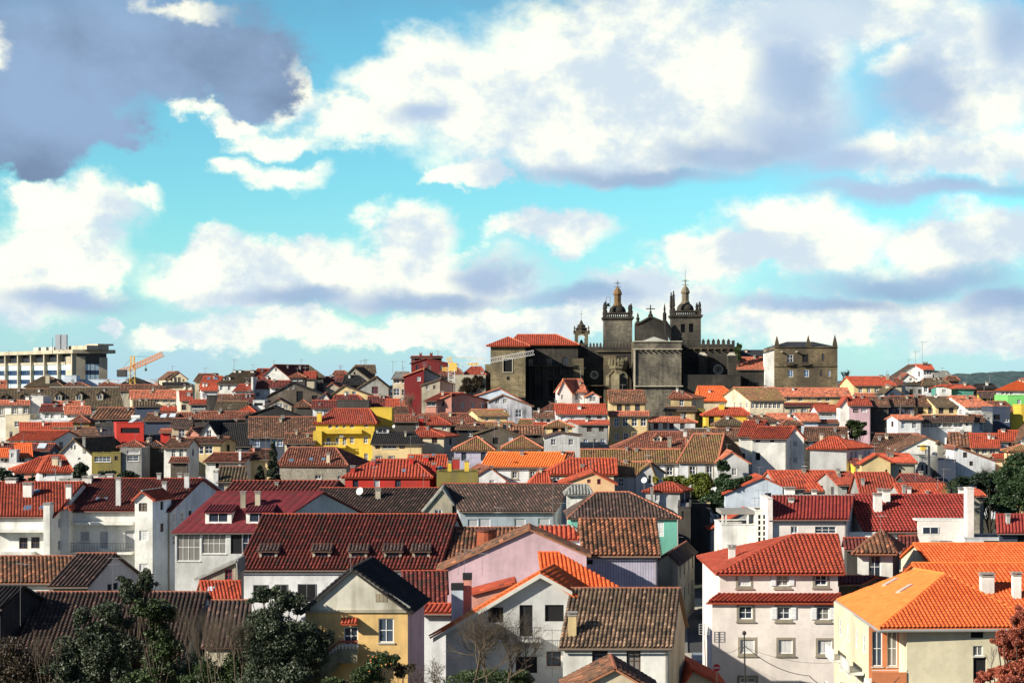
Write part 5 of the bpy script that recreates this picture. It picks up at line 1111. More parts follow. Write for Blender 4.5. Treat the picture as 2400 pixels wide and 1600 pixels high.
H_rr=house('B2', 'red house with stripy bright red hipped roof and brick red wall', (1545, 2480), 360, (1880, 2300, 175), 'H', D=262, wall='redw', tile='crim', sp=.5, sk=[(2165, 285, 2225, 315)], ch=[(1605, 1655, 235, 330, 'redw'), (1835, 1880, 165, 240, 'redw'), (2255, 2300, 130, 235, 'redw')])
h=house('B3', 'second red roof with many small skylights', (-40, 440), 330, (0, 390, 125), 'S', D=266, wall='redw', tile='redb', sk=[(300, 255, 370, 290), (240, 115, 290, 140)], ch=[(150, 210, 125, 200, 'redw'), (245, 290, 205, 320, 'redw'), (472, 552, 148, 250, 'redw')])
h=house('B3', 'olive yellow parapet block with two bright yellow chimneys', (298, 755), 310, t='F', D=258, dd=6, wall='olive', ch=[(418, 462, 185, 330, 'mustard'), (603, 655, 172, 320, 'mustard')])
h=house('B3', 'long clean orange roof over a white house with grey framed windows', (800, 1660), 238, (880, 1720, 96), 'S', D=276, wall='wcool', tile='orangec', w=[('w+', 1132, 305, 1188, 375), ('w+', 1328, 300, 1385, 372)])
antenna('B3', 1108, 160, 235, H=h, label='thin aerial rising before the long clean orange roof')
h=house('B3', 'orange roof end left of the mossy roof', (1640, 1790), 215, (1690, 1800, 92), 'S', D=277, wall='wcool', tile='salmon')
h=house('B3', 'white gabled house with a black shaded roof slope', (755, 1060), (325, 392), (880, 250), 'G', D=268, dd=8, xs=760, wall='wcool', tile='rbrown')
h=house('B3', 'salmon roofed wing with ribbed left slope', (1330, 1540), 440, (1430, 1520, 305), 'H', D=262, wall='salmon', tile='redb')
h=house('B3', 'coral hipped house with stripy red roof', (1510, 2250), 325, (1770, 2280, 165), 'H', D=268, wall='cream', tile='redb', sp=.5, ch=[(1885, 1925, 225, 265, 'grey')], w=[('g', 1582, 360, 1660, 430)])
h=house('B3', 'peach gabled house with two dark red framed windows', (1680, 2260), (430, 430), (2020, 308), 'G', D=256, dd=7, wall='peach', tile='redb', w=[('r', 1958, 390, 1998, 430), ('r', 2068, 385, 2108, 445)])
h=house('B4', 'brown tiled house with a dish, below the mossy roof', (-95, 240), 335, (-80, 395, 200), 'S', D=272, wall='lgrey', tile='moss', w=[])
dish('B4', 330, 400, 34, Y=262, yb=470, label='big white satellite dish on a post below the mossy roofs')
house('B4', 'grey side house with small windows behind the dish', (232, 440), 320, (395, 205), 'G', D=273, dd=6, wall='lgrey', tile='moss', w=[('k', 375, 345, 405, 430)])
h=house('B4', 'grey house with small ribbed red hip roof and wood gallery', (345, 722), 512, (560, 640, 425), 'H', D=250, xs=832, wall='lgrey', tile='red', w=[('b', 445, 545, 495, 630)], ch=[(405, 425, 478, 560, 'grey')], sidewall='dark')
house('B4', 'narrow shaded house with a pale awning at the end of the alley', (850, 1055), 655, t='F', D=252, dd=6, wall='dark', w=[('k', 905, 700, 940, 790)], cap='ycream')  # dark wall colour carries the shade of the alley
house('B4', 'shaded olive houses on the left of the alley', (700, 840), 700, t='F', D=236, dd=30, xs=845, wall='dark', w=[('k', 740, 740, 770, 830)])  # alley shade put into the dark wall colour
h=house('B4', 'pale blue grey gabled house with diagonal shadow', (1222, 1855), (535, 462), (1632, 362), 'G', D=256, dd=8, wall='bluew', tile='redb')
h=house('B4', 'wide stripy red roof with small dark gablets', (1840, 2700), 505, (1700, 2400, 300), 'S', D=266, wall='grey', tile='redb', sp=.5, w=[])
house('B4', 'small orange tiled roof patch in front of the wide stripy roof', (1850, 2090), 480, (1830, 2075, 402), 'L', D=258, dd=3, wall='grey', tile='redb')
h=house('B4', 'long orange shaded lean-to roof behind the terrace', (1060, 1800), (925, 790), (1450, 720), 'G', D=238, dd=3, wall='grey', tile='redb')
h=house('B5', 'red roof block left of the pale chimney tower', (300, 560), 438, (180, 420, 312), 'S', D=262, wall='grey', tile='red')
h=house('B5', 'broad flat pitched red roof in the middle right', (560, 1060), 560, (500, 830, 318), 'S', D=246, wall='grey', tile='red', ch=[(565, 595, 380, 465, 'grey')])
h=house('B5', 'red roof with metal vent pipes behind the maroon roof', (1010, 1500), 575, (930, 1460, 440), 'S', D=238, wall='grey', tile='redb', ch=[(1015, 1050, 450, 560, 'grey'), (1065, 1110, 470, 560, 'pinkw'), (1275, 1300, 515, 560)])
antenna('B5', 1400, 360, 520, H=h, label='pale pole aerial on the red roof with vent pipes')
antenna('B5', 1467, 270, 430, Y=246, label='tall thin aerial left of the palm tree')
h=house('B5', 'low red roof on a rough stone wall right of the palm', (1800, 1905), 560, (1720, 1800, 490), 'S', D=235, wall='rubble', tile='redb')
h=house('B5', 'yellow house with lit gable and flat red roof', (880, 1150), 196, (718, 1070, 112), 'S', D=284, wall='creamd', tile='redb', sidewall='ycream', w=[('k', 975, 275, 1002, 325)])
house('B5', 'lit yellow gable wall of the yellow house', (562, 880), (205, 192), (716, 114), 'G', D=283, dd=2, wall='ycream', tile='redb', w=[('x', 822, 282, 848, 315)])
house('B5', 'small mustard house with maroon roof beside the lit gable', (480, 572), 222, (430, 560, 172), 'S', D=285, wall='mustard', tile='maroon', w=[('w', 495, 250, 525, 330)])
house('B5', 'dark cement block with slit windows below the lamp', (1200, 1400), 140, t='F', D=288, dd=8, wall='grey', w=[('x', 1222, 230, 1240, 300), ('x', 1270, 230, 1290, 325), ('k', 1338, 300, 1370, 370)])
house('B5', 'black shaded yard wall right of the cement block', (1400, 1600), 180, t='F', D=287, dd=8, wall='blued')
h=house('B5', 'weathered blue plank house with a descending eave', (1590, 2035), (35, 185), (1600, 25), 'G', D=290, dd=6, wall='wcool:plank', tile='rbrown', w=[('k', 1680, 90, 1725, 150), ('k', 1750, 190, 1790, 240)])
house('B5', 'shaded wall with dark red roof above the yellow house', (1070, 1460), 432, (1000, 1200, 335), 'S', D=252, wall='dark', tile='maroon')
house('B5', 'cream house with brown hip roof at the right edge', (2200, 2560), 70, (2330, 2500, 5), 'H', D=292, wall='peach', tile='moss', w=[('k', 2300, 90, 2345, 130)])
house('B5', 'red terrace roofs below the orange ribbed houses', (2010, 2190), 150, (2015, 2180, 115), 'L', D=296, wall='cream', tile='redb')
# --- big white apartment block, left
def gable_wall(T, pts, D0, D1, label=None): pass
H_wa=house('B1', 'white apartment house at left with bright red roof and balcony', (-80, 590), 782, (-60, 905, 422), 'S', D=222, dd=8.5, wall='white', tile='red', co=.42, sp=.40,
   w=[('k', 210, 1030, 305, 1155), ('k', 342, 1025, 437, 1150)], ch=[(55, 178, 372, 445), (250, 350, 425, 600), (905, 1010, 352, 505)], sk=[(365, 505, 450, 550), (250, 690, 360, 735), (430, 685, 520, 730)])
H_wb=house('B1', 'white apartment house with dark red roof and a long balcony', (760, 1880), 722, (1000, 2225, 385), 'S', D=226, dd=8.8, wall='white', tile='maroon', sidewall='bluew', co=.42, sp=.40,  # unlit right wall in bluish white, shade put into its colour
   w=[('b', 878, 960, 985, 1075), ('b', 1090, 955, 1192, 1160), ('b', 1372, 948, 1480, 1160)],
   ch=[(722, 785, 445, 730), (1275, 1330, 365, 692, 'lgrey'), (1785, 1835, 412, 610, 'lgrey'), (1730, 1772, 318, 400, 'lgrey'), (1958, 2005, 318, 375, 'lgrey'), (2030, 2085, 325, 500, 'lgrey')], sk=[(1050, 590, 1110, 630), (1140, 588, 1200, 628)])
def apt_bits():
    T = 'B1'
    for H, bal, spec in ((H_wa, [(-80, 935, 520, 965, 1.3), (-80, 1180, 385, 1245, 1.5)], 0), (H_wb, [(775, 855, 1482, 885, 1.2), (775, 1180, 1482, 1205, 1.6)], 1)):
        wl = H.walls['f']
        for (x0, y0, x1, y1, o) in bal:
            m = MB(); ua, za = wl.uz(*cv(T, x0, y0)); ub, zb = wl.uz(*cv(T, x1, y1)); wl.bar(m, ua, zb, ub, za, .02, o); m.build('balcony', wm('white'), H.root)
    wl = H_wb.walls['f']; ua, za = wl.uz(*cv(T, 785, 1080)); ub, zb = wl.uz(*cv(T, 1480, 1180))
    m = MB(); wl.bar(m, ua, za - .03, ub, za, 1.45, 1.5); m.build('handrail', plain('dark rail', (.05, .05, .05)), H_wb.root)
    for i in range(40):
        u = ua + (ub - ua) * i / 39; m = MB(); wl.bar(m, u, zb, u + .03, za - .03, 1.45, 1.48); m.build('baluster', plain('dark rail', (.05, .05, .05)), H_wb.root)
    # projecting piers
    for H, x0, x1, y in ((H_wa, 522, 592, 640), ):
        wl = H.walls['f']; m = MB(); ua, za = wl.uz(*cv(T, x0, y)); ub, _ = wl.uz(*cv(T, x1, y)); wl.bar(m, ua, H.zb, ub, za - .2, .02, 1.9); o = m.build('chimney', wm('white'), H.root)
        c = MB(); wl.bar(c, ua - .08, za - .18, ub + .08, za, -.05, 2.0); c.build('chimney_cap', plain('concrete cap', (.30, .28, .25)), o)
    # small chairs on the balcony left out of the wall: stay simple railings
apt_bits()
h=house('B1', 'white stair tower with a little gabled roof and one open window', (1486, 1682), (600, 600), (1572, 520), 'G', D=221.5, dd=5.5, xs=1780, wall='white', tile='red', sidewall='bluew', cap='grey', w=[('k', 1530, 650, 1622, 742), ('s', 1535, 952, 1635, 1065), ('s', 1535, 1318, 1635, 1405)])  # bluish right wall carries the shade of the white tower
house('B1', 'white wall panel between the left apartment and the balcony', (595, 762), (760, 700), (755, 690), 'G', D=224, dd=4, wall='white', tile='red')
# rear gable of the apartment block, rising above the maroon sheet roof
def block_gable():
    D = 233; m = MB(); T = 'B1'; P = [(1862, 700), (2228, 362), (2500, 545), (2500, 1000), (1862, 1000)]
    pts = [at(T, x, y, D + (x - 1862) / 640 * 9) for x, y in P]; back = [p + Vector((-.1, 0, 0)) + Vector((-.35, .12, 0)) for p in pts]
    n = len(pts); m.add(pts + back, [tuple(range(n)), tuple(range(2*n-1, n-1, -1))] + [(i, n+i, n+(i+1) % n, (i+1) % n) for i in range(n)], None)
    root = thing('party_wall', 'bare grey white gable wall rising above the maroon sheet roof', 'wall', pts[3]); m.build('wall', wallmat('bare render', (.50, .54, .60), .4), root)  # blue-grey render has the shade of this unlit side in its colour
    c = MB()
    for a, b in ((pts[0], pts[1]), (pts[1], pts[2])):
        c.add([a + Vector((0, -.15, 0)), b + Vector((0, -.15, 0)), b + Vector((0, .3, 0)), a + Vector((0, .3, 0))] + [a + Vector((0, -.15, .12)), b + Vector((0, -.15, .12)), b + Vector((0, .3, .12)), a + Vector((0, .3, .12))], [(0, 3, 2, 1), (4, 5, 6, 7), (0, 1, 5, 4), (1, 2, 6, 5), (2, 3, 7, 6), (3, 0, 4, 7)])
    c.build('coping', wm('white'), root)
block_gable()
for i, (x0, x1, y) in enumerate(((1018, 1095, 345), (1100, 1168, 355), (1180, 1250, 335), (665, 770, 390), (775, 880, 390))):
    m = MB(); a = at('B1', x0, y, 240); b = at('B1', x1, y + 90, 240); w = b.x - a.x; m.box(((a.x + b.x) / 2, 240, (a.z + b.z) / 2 - .5), (w, 1, a.z - b.z + 1)); rt = thing('chimney_stack', ['white chimney stack nearest the big white chimney on the back ridge', 'grey chimney stack behind the red apartment ridge', 'rightmost short grey stack behind the red apartment ridge', 'leftmost low white stack behind the red apartment ridge', 'low white stack in the middle of the back ridge'][i], 'chimney', (a.x, 240, b.z - 1)); m.build('shaft', wm('white' if i in (0, 3, 4) else 'lgrey'), rt)
    m = MB(); m.box(((a.x + b.x) / 2, 240, a.z + .06), (w + .25, 1.2, .12)); m.build('chimney_cap', plain('concrete cap', (.30, .28, .25)), rt)
# --- maroon sheet roof house
H_ms=house('B2', 'house with a maroon metal sheet roof, white dormers and glazed verandas', (-330, 640), 958, (150, 1290, 532), 'S', D=214, dd=8.5, wall='lgrey', tile='metal', gut=True,
   ch=[(392, 450, 520, 712, 'creamd'), (552, 612, 520, 708, 'creamd'), (1018, 1076, 605, 735, 'cream')],
   w=[('g', -310, 985, -50, 1290), ('g', -35, 985, 235, 1210), ('x', 285, 1000, 410, 1210), ('g', 415, 985, 540, 1200)])
for (x0, x1, l) in ((5, 295, 0), (455, 735, 0)):
    T = 'B2'; wl = H_ms.walls['f']; dormer(H_ms, x0, x1, 750, 880, 715, 'w', 'white', 'metal', shed=True)
h=house('B2', 'long low dark red ribbed roof behind the maroon sheet roof', (230, 1370), 526, (330, 1470, 410), 'S', D=248, wall='creamd', tile='maroon', sp=.6, sidewall='blued')
h=house('B2', 'long dark brown roof with a dish and aerial', (1080, 2420), 738, (1300, 2600, 488), 'S', D=232, wall='creamd', tile='dark', sp=.42, cap='red', ch=[(1880, 1938, 490, 615, 'creamd')])
dish('B2', 1712, 522, 44, H=h, yb=600, label='round grey dish on the long dark brown roof')
antenna('B2', 1868, 200, 480, Y=240, kind=1, label='large bristly aerial above the long dark brown roof')
house('B3', 'grey weathered gable in front of the dark ribbed roof', (165, 470), (715, 640), (362, 482), 'G', D=229, dd=5, wall='creamd', tile='grey')
h=house('B3', 'grey blue house under a very long dark ribbed roof', (560, 1600), 725, (385, 1775, 442), 'S', D=228, wall='greyb', tile='dark', cap='red', sp=.42, w=[('b', 640, 830, 755, 912), ('b', 762, 820, 890, 912), ('b', 1155, 822, 1278, 912), ('b', 1415, 818, 1545, 912)])
antenna('B3', 970, 690, 905, Y=200, kind=1, label='aerial in front of the grey blue house')
antenna('B3', 1580, 360, 905, Y=212, label='very tall thin mast left of the white dish roof')
for i, (x, yt) in enumerate(((1668, 640), (1735, 520), (1800, 690), (1835, 560))): antenna('B3', x, yt, 880, Y=207, label=['first', 'second', 'third', 'fourth'][i] + ' from the left of four poles over the green wall')
h=house('B3', 'green walled house with dark brown hipped roof', (1780, 2950), 805, (2060, 2420, 535), 'H', D=212, wall='gteal', tile='dark', cap='salmon', sp=.42, w=[('s', 2718, 850, 2803, 1020)], gut=False)
h=house('B3', 'white flat vent box roof with a round dish behind the green house', (1740, 1990), 545, (1800, 1960, 450), 'H', D=226, wall='white', tile='grey')
h=house('B3', 'lilac corrugated sheet house under a blotched barrel-tile roof', (1920, 2735), 1208, (1890, 2695, 828), 'S', D=186, wall='lilac:rib', tile='mixed', sp=.48, co=.55, npt=6, tiles=300, w=[('x', 1955, 1275, 2020, 1325)])
h=house('B3', 'red hip roof with white ridge left of the blotched roof', (1370, 1900), 1035, (1420, 1780, 905), 'H', D=196, wall='white', tile='redb', sp=.55, cap='grey')
# --- the long dormer roof
H_dr=house('B2', 'long white house with dark red ribbed roof and five flat dormers', (378, 2580), 1358, (662, 2765, 778), 'S', D=190, dd=8.2, wall='wcool', tile='maroon', sp=.42, co=.6, npt=6, tiles=300, cap='redb', gut=True,
   w=[('x', 540, 1440 + 155, 690, 1775), ('x', 775, 1595, 905, 1775), ('d', 1030, 1550, 1222, 1775), ('x', 1302, 1540, 1420, 1700)] if False else [])
def dr_windows():
    wl = H_dr.walls['f']
for (x0, x1) in ((600, 800), (1188, 1385), (1592, 1790), (1975, 2170), (2290, 2480)):
    dormer(H_dr, x0, x1, 1182, 1262, 1085, 'k', 'creamd', 'dark', shed=True)
h=house('B3', 'weathered tiled roof with a big rusty tank, by the pink gable', (440, 1300), 1255, (485, 1300, 925), 'S', D=192, wall='creamd', tile='mixed', sp=.45, co=.5, npt=6)
def tank():
    p, _ = h.hit(*cv('B3', 845, 1150)); r = 215 * K5 / F * p.y / 2; rt = thing('rusty_tank', 'rusty brown sheet metal tank standing on the weathered tiled roof', 'tank', p)
    zt = (HY - cv('B3', 0, 935)[1]) / F * p.y; z0 = p.z - .8
    m = MB(); m.lathe((p.x, p.y, z0), [(r * .92, 0), (r, (zt - z0) * .5), (r * .94, zt - z0 - .25)], 14); m.build('drum', plain('rust', (.30, .07, .025), .8, 0, .6), rt)
    m = MB(); m.lathe((p.x, p.y, zt - .25), [(r * 1.06, 0), (r * 1.06, .22), (.2, .32)], 14); m.build('lid', plain('dark rust', (.12, .035, .02), .8, 0, .5), rt)
tank()
H_pk=house('B3', 'pink rendered gable house with a ribbed dark right wall', (345, 1950), (1372, 1215), (1320, 935), 'G', D=178, dd=5, wall='pink', tile='mixed', sp=.5, npt=6, sidewall='wcool:rib')
for i, (x, yt) in enumerate(((540, 1190), (605, 1150), (800, 1195))): antenna('B3', x, yt, 1411, Y=172, label=['left', 'middle', 'right'][i] + ' one of three aerials before the pink gable')
# --- lower left
h=house('C1', 'long rust blotched tile roof at lower left with white sheet below', (-60, 565), 285, (-60, 845, 18), 'S', D=178, wall='lgrey', tile='mixed', sp=.42, co=.45, npt=6)
h=house('C1', 'grey stained gable house under a dark ribbed roof', (570, 965), 322, (870, 1255, -12), 'S', D=174, wall='creamd', tile='dark', sp=.42, npt=6, sidewall='lgrey', w=[('x', 1185, 320, 1232, 400, 'r'), ('x', 1250, 305, 1300, 380, 'r')])
antenna('C1', 1240, 20, 370, Y=160, kind=1, label='aerial in front of the grey stained gable')
h=house('C1', 'long dark ribbed roof behind the garden trees', (150, 1960), 1180, (435, 2265, 415), 'S', D=148, dd=8.5, wall='dark', tile='dark', sp=.40, npt=6, co=.5, tiles=200, sidewall='wcool', gut=False)
h=house('C1', 'black shaded slate roof at the left edge', (-260, 20), 560, (-60, 245, 348), 'S', D=150, wall='blackw', tile='black', sp=.4)
antenna('C1', 225, 80, 740, Y=138, label='tall leaning pole at the far lower left')
h=house('C2', 'timber boarded gable shed under a corrugated lean-to', (-60, 365), (250, 150), (360, 60), 'G', D=180, dd=4, wall='creamd:plank', tile='grey', w=[('r', 222, 160, 305, 275)])
h=house('C2', 'low orange clay tile roof beside the white wall', (10, 372), 512, (-30, 368, 292), 'S', D=176, wall='creamd', tile='redb', sp=.38, co=.42, npt=6, sk=[(20, 360, 120, 410, 'sheet')])
h=house('C2', 'brown weathered roof behind the thicket', (0, 480), 985, (90, 480, 505), 'S', D=150, wall='creamd', tile='dark', sp=.4, npt=6, gut=False)
# lower white wall of the long dormer house with its openings
def dr_face():
    wl = Wall(H_dr.A, H_dr.B, H_dr.walls['f'].out); T = 'C2'
    for (x0, y0, x1, y1) in ((540, 335, 690, 520), (775, 330, 905, 520), (1030, 325, 1220, 512)):
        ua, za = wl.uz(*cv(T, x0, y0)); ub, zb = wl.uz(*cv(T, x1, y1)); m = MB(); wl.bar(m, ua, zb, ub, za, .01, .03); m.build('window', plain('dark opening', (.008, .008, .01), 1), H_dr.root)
        f = MB()
        for q in ((ua - .08, zb, ua, za + .08), (ub, zb, ub + .08, za + .08), (ua, za, ub, za + .08), ((ua + ub) / 2 - .03, zb, (ua + ub) / 2 + .03, za)): wl.bar(f, *q, .012, .06)
        f.build('window_frame', plain('grey frame', (.2, .2, .2)), H_dr.root)
dr_face()
# --- yellow villa with stairs
H_yv=house('C2', 'old yellow villa with a weathered white gable and black roof side', (1108, 2238), (600, 600), (1625, 150), 'G', D=128, dd=7.5, xs=1840, wall='villa', tile='black', sp=.35, npt=6, co=.4, sidewall='pink', cap='black',
   w=[('w', 1915, 697, 2085, 965), ('D', 1532, 790, 1690, 995)])
def villa():
    wl = H_yv.walls['f']; r = H_yv.root; T = 'C2'
    def uz(x, y): return wl.uz(*cv(T, x, y))
    g = MB(); P = [uz(1125, 612), uz(2225, 598), uz(1625, 165)]; n = 3
    pts = [wl.pt(a, b, .04) for a, b in P]; g.quad(*pts, uv=P); pts2 = [wl.pt(a, b, .0) for a, b in P]; g.quad(pts[0], pts2[0], pts2[1], pts[1])
    g.build('gable_render', wallmat('flaking lime', (.66, .63, .52), .55, (.20, .17, .11)), r)
    q = MB(); a, b = uz(1110, 632); c, d = uz(2225, 600); wl.bar(q, a, b, c, d - .02, .0, .16); q.build('string_course', wallmat('old stone', (.42, .38, .28), .5), r)
    q = MB(); a, b = uz(1885, 515); c, d = uz(2010, 425); wl.bar(q, a, b, c, d, .045, .07); q.build('laths', wallmat('laths', (.40, .33, .22), .5, kind='rib'), r)
    for sx, ex in ((1110, 1625), (2265, 1625)):
        q = MB(); a = wl.pt(*uz(sx, 585 if sx < 1500 else 575), .12); b = wl.pt(*uz(ex, 158), .12); q.tube(a, b, .10, None, 4); q.build('bargeboard', plain('grey timber', (.30, .29, .26)), r)
    # canopy
    q = MB(); a, z0 = uz(1512, 742); b, z1 = uz(1690, 697); A0 = wl.pt(a, z0, .95); B0 = wl.pt(b, z0, .95); B1 = wl.pt(b, z1, .04); A1 = wl.pt(a, z1, .04)
    slab(q, [A0, B0, B1, A1], .1); facet_field(q, [A0, B0, B1, A1], .26, None, None, None, 6, .01); q.build('canopy', TM['redb'](), r)
    # stair: platform, sloping flank, steps, parapet with small balls
    rt = r; st = MB(); a, zt = uz(1500, 1005); b, _ = uz(1700, 1005); wl.bar(st, a, zt - 1.0, b, zt, .03, 1.5); c, zl = uz(1290, 1160); zlow = uz(1290, 1330)[1]
    zb1 = uz(1560, 1150)[1]
    vs = [wl.pt(*p, o) for o in (1.2, 1.5) for p in ((a, zt), (c, zl), (c, zlow), (a, zb1))]; st.add(vs, [(0, 1, 2, 3), (7, 6, 5, 4), (0, 4, 5, 1), (1, 5, 6, 2), (2, 6, 7, 3), (3, 7, 4, 0)])
    for i in range(9):
        k = i / 9; u = a + (c - a) * k; z = zt + (zl - .6 - zt) * (i + 1) / 10; wl.bar(st, u + (c - a) / 9, z - 1.2, u, z, .03, 1.2)
    st.build('staircase', wallmat('mossy cement', (.36, .32, .20), .7, (.05, .05, .03)), r)
    pr = MB(); vs = [wl.pt(u, z, o) for o in (1.15, 1.55) for u, z in ((a - .0, zt + .62), (c, zl + .35), (c, zl + .25), (a, zt + .5))]; pr.add(vs, [(0, 1, 2, 3), (7, 6, 5, 4), (0, 4, 5, 1), (1, 5, 6, 2), (2, 6, 7, 3), (3, 7, 4, 0)])
    wl.bar(pr, a, zt + .5, b, zt + .62, 1.15, 1.55); pr.build('parapet_cap', plain('red stone', (.30, .07, .04)), r)
    for i in range(12):
        k = i / 11; u = (a + (b - a) * (k - .55) / .45) if k > .55 else (c + (a - c) * k / .55); z = (zt if k > .55 else zl + .0 + (zt - zl) * k / .55)
        q = MB(); q.lathe(wl.pt(u, z, 1.35), [(.05, -.05), (.10, .08), (.13, .22), (.10, .34), (.05, .42)], 8); q.build('baluster', plain('pale stone', (.62, .56, .48)), r)
villa()
h=house('C3', 'dark red ribbed roof behind the black villa roof', (-60, 380), 548, (-60, 392, 182), 'S', D=164, wall='creamd', tile='maroon', sp=.42, npt=6, co=.5)
h=house('C3', 'narrow white side house between villa and chalet', (150, 480), 620, (200, 470, 545), 'L', D=150, wall='wcool', tile='redb')
# --- white chalet with orange roof
H_ch=house('C3', 'white chalet with orange roof, iron balcony railing and textured chimneys', (400, 1760), (800, 400), (1440, 190), 'G', D=138, dd=5, xs=1578, wall='lgrey', tile='orange', sp=.36, npt=6, co=.42, oh=1.4, og=.5,
   w=[('x', 868, 575, 1032, 745), ('x', 1212, 550, 1355, 895), ('x', 1492, 548, 1700, 732), ('k', 1508, 1060, 1668, 1225), ('x', 1170, 1120, 1405, 1300)])
h=house('C3', 'broad orange roof wing rising behind the chalet gable', (1500, 2330), 388, (1450, 1610, -22), 'L', D=148, dd=5, wall='lgrey', tile='orange', sp=.36, npt=6, co=.42, gut=False)
def chalet():
    wl = H_ch.walls['f']; r = H_ch.root; T = 'C3'
    def uz(x, y): return wl.uz(*cv(T, x, y))
    m = MB(); a, z0 = uz(650, 935); b, z1 = uz(1445, 905); wl.bar(m, a, z0, b, z1, .02, 1.3); m.build('balcony', wm('lgrey'), r)
    rail = plain('iron rail', (.02, .02, .025), .5); m = MB(); _, zt = uz(650, 772)
    wl.bar(m, a, zt - .04, b, zt, 1.25, 1.29); wl.bar(m, a, z1 + .06, b, z1 + .09, 1.25, 1.29); m.build('handrail', rail, r)
    n = 34
    for i in range(n + 1):
        u = a + (b - a) * i / n; m = MB(); wl.bar(m, u, z1, u + .022, zt - .04, 1.26, 1.282); m.build('baluster', rail, r)
    # fascia boards
    for (sx, sy, ex, ey) in ((262, 905, 1440, 200), (1790, 395, 1440, 200)):
        q = MB(); pa = uz(sx, sy); pb = uz(ex, ey); vs = [wl.pt(u, z, o) for o in (.50, .60) for u, z in ((pa[0], pa[1] - .28), (pb[0], pb[1] - .32), (pb[0], pb[1] + .02), (pa[0], pa[1] + .02))]
        q.add(vs, [(0, 3, 2, 1), (4, 5, 6, 7), (0, 1, 5, 4), (1, 2, 6, 5), (2, 3, 7, 6), (3, 0, 4, 7)]); q.build('fascia', plain('pale fascia', (.62, .60, .52)), r)
    q = MB(); pa = uz(262, 905); pb = uz(1440, 200); vs = [wl.pt(u, z, o) for o in (.02, .55) for u, z in ((pa[0], pa[1] - .34), (pb[0], pb[1] - .4), (pb[0], pb[1] - .3), (pa[0], pa[1] - .24))]
    q.add(vs, [(0, 3, 2, 1), (4, 5, 6, 7), (0, 1, 5, 4), (1, 2, 6, 5), (2, 3, 7, 6), (3, 0, 4, 7)]); q.build('soffit', plain('pale fascia', (.62, .60, .52)), r)
    for (x0, x1, yt, yb, c, cap) in ((462, 592, 312, 760, 'bluew', 1), (586, 680, 218, 650, 'salmon', 1)):
        A = at(T, x0, yt, 139.5 + (cap and 0)); B = at(T, x1, yb, 139.5); w = B.x - A.x; m = MB(); zc = (A.z - .5 + B.z - .8) / 2
        m.box(((A.x + B.x) / 2, 139.5 + (x0 > 550) * 1.2, zc), (w, .9, A.z - .5 - B.z + .8)); o = m.build('chimney', wallmat('rough ' + c, WM[c][0], .5), r)
        q = MB(); q.box(((A.x + B.x) / 2, 139.5 + (x0 > 550) * 1.2, A.z - .25), (w + .06, .96, .5)); q.build('chimney_cap', plain('black cowl', (.01, .01, .012)), o)
chalet()
house('C3', 'small pink wall with black louvres between chalet and pink gable', (690, 1160), (420, 330), (1150, 300), 'G', D=150, dd=3, wall='salmon', tile='redb', oh=.2)
antenna('C3', 1572, 810, 1300, Y=126, label='thin aerial in front of the chalet windows')
# --- dark barrel tile house
H_dk=house('C3', 'old white house with a dark wavy barrel-tile roof and barred windows', (1690, 2855), 978, (1812, 2948, 372), 'S', D=133, dd=5.6, wall='white', tile='old', sp=.33, co=.36, tiles=300, cap='rbrown', xs=None,
   w=[('k', 2012, 1052, 2185, 1278), ('k', 2392, 1055, 2548, 1280)], ch=[(1748, 1840, 625, 915, 'ycream')], sidewall='cream')
h=house('C3', 'brown barrel-tile roof corner at the bottom edge', (1750, 2700), (1500, 1500), (2262, 1240), 'G', D=116, dd=5, wall='cream', tile='mixed', sp=.3, co=.35, npt=6, base=-28)
dkw = None
h=house('C4', 'low red roof at the foot of the alley', (700, 1180), (1500, 1420), (860, 1255), 'G', D=140, dd=6, wall='cream', tile='redb', sp=.35, npt=6)
h=house('C4', 'house with a dark tile gable left of the alley', (430, 700), (80, 80), (600, -20), 'G', D=196, dd=14, xs=790, wall='creamd', tile='dark', sidewall='creamd', w=[('x', 640, 130, 652, 300, 'r')])  # darker cream puts the alley's shade into these walls
# --- right: pink white terraces
H_tw=house('B4', 'white roof terrace block with open square frame', (1180, 1560), 890, t='F', D=206, dd=7, wall='white')
def frame_bits():
    wl = H_tw.walls['f']; r = H_tw.root; T = 'B4'; m = MB()
    def q(x0, y0, x1, y1, o0=-.4, o1=.02, mb=None): ua, za = wl.uz(*cv(T, x0, y0)); ub, zb = wl.uz(*cv(T, x1, y1)); wl.bar(mb or m, ua, zb, ub, za, o0, o1)
    q(1175, 735, 1560, 775, -5, .1); m.build('terrace_beam', plain('concrete cap', (.30, .28, .25)), r)
    for x in (1185, 1222, 1462, 1540):
        m = MB(); q(x, 775, x + 18, 895); m.build('post', wm('white'), r)
frame_bits()
h=house('B4', 'white tower slab with square block openings', (1558, 1700), 740, t='F', D=205.5, dd=6, wall='white', w=[('x', 1585 + 55 * i, 780 + 62 * j, 1612 + 55 * i, 825 + 62 * j) for i in range(2) for j in range(5)])
h=house('B4', 'pinkish white house with maroon ribbed roof behind white parapets', (1735, 2560), 815, (1760, 2620, 572), 'S', D=204, dd=6, wall='pinkw', tile='mred', sp=.42, npt=6, co=.6, cap='grey', w=[('w', 1945, 905, 2022, 985), ('g', 2212, 908, 2445, 985)], ch=[(1882, 1992, 475, 565), (2180, 2232, 500, 570), (1925, 1980, 590, 665)])
h=house('B4', 'slim pale pier left of the maroon ribbed roof', (1690, 1745), 605, t='F', D=203.5, dd=6, wall='pinkw')
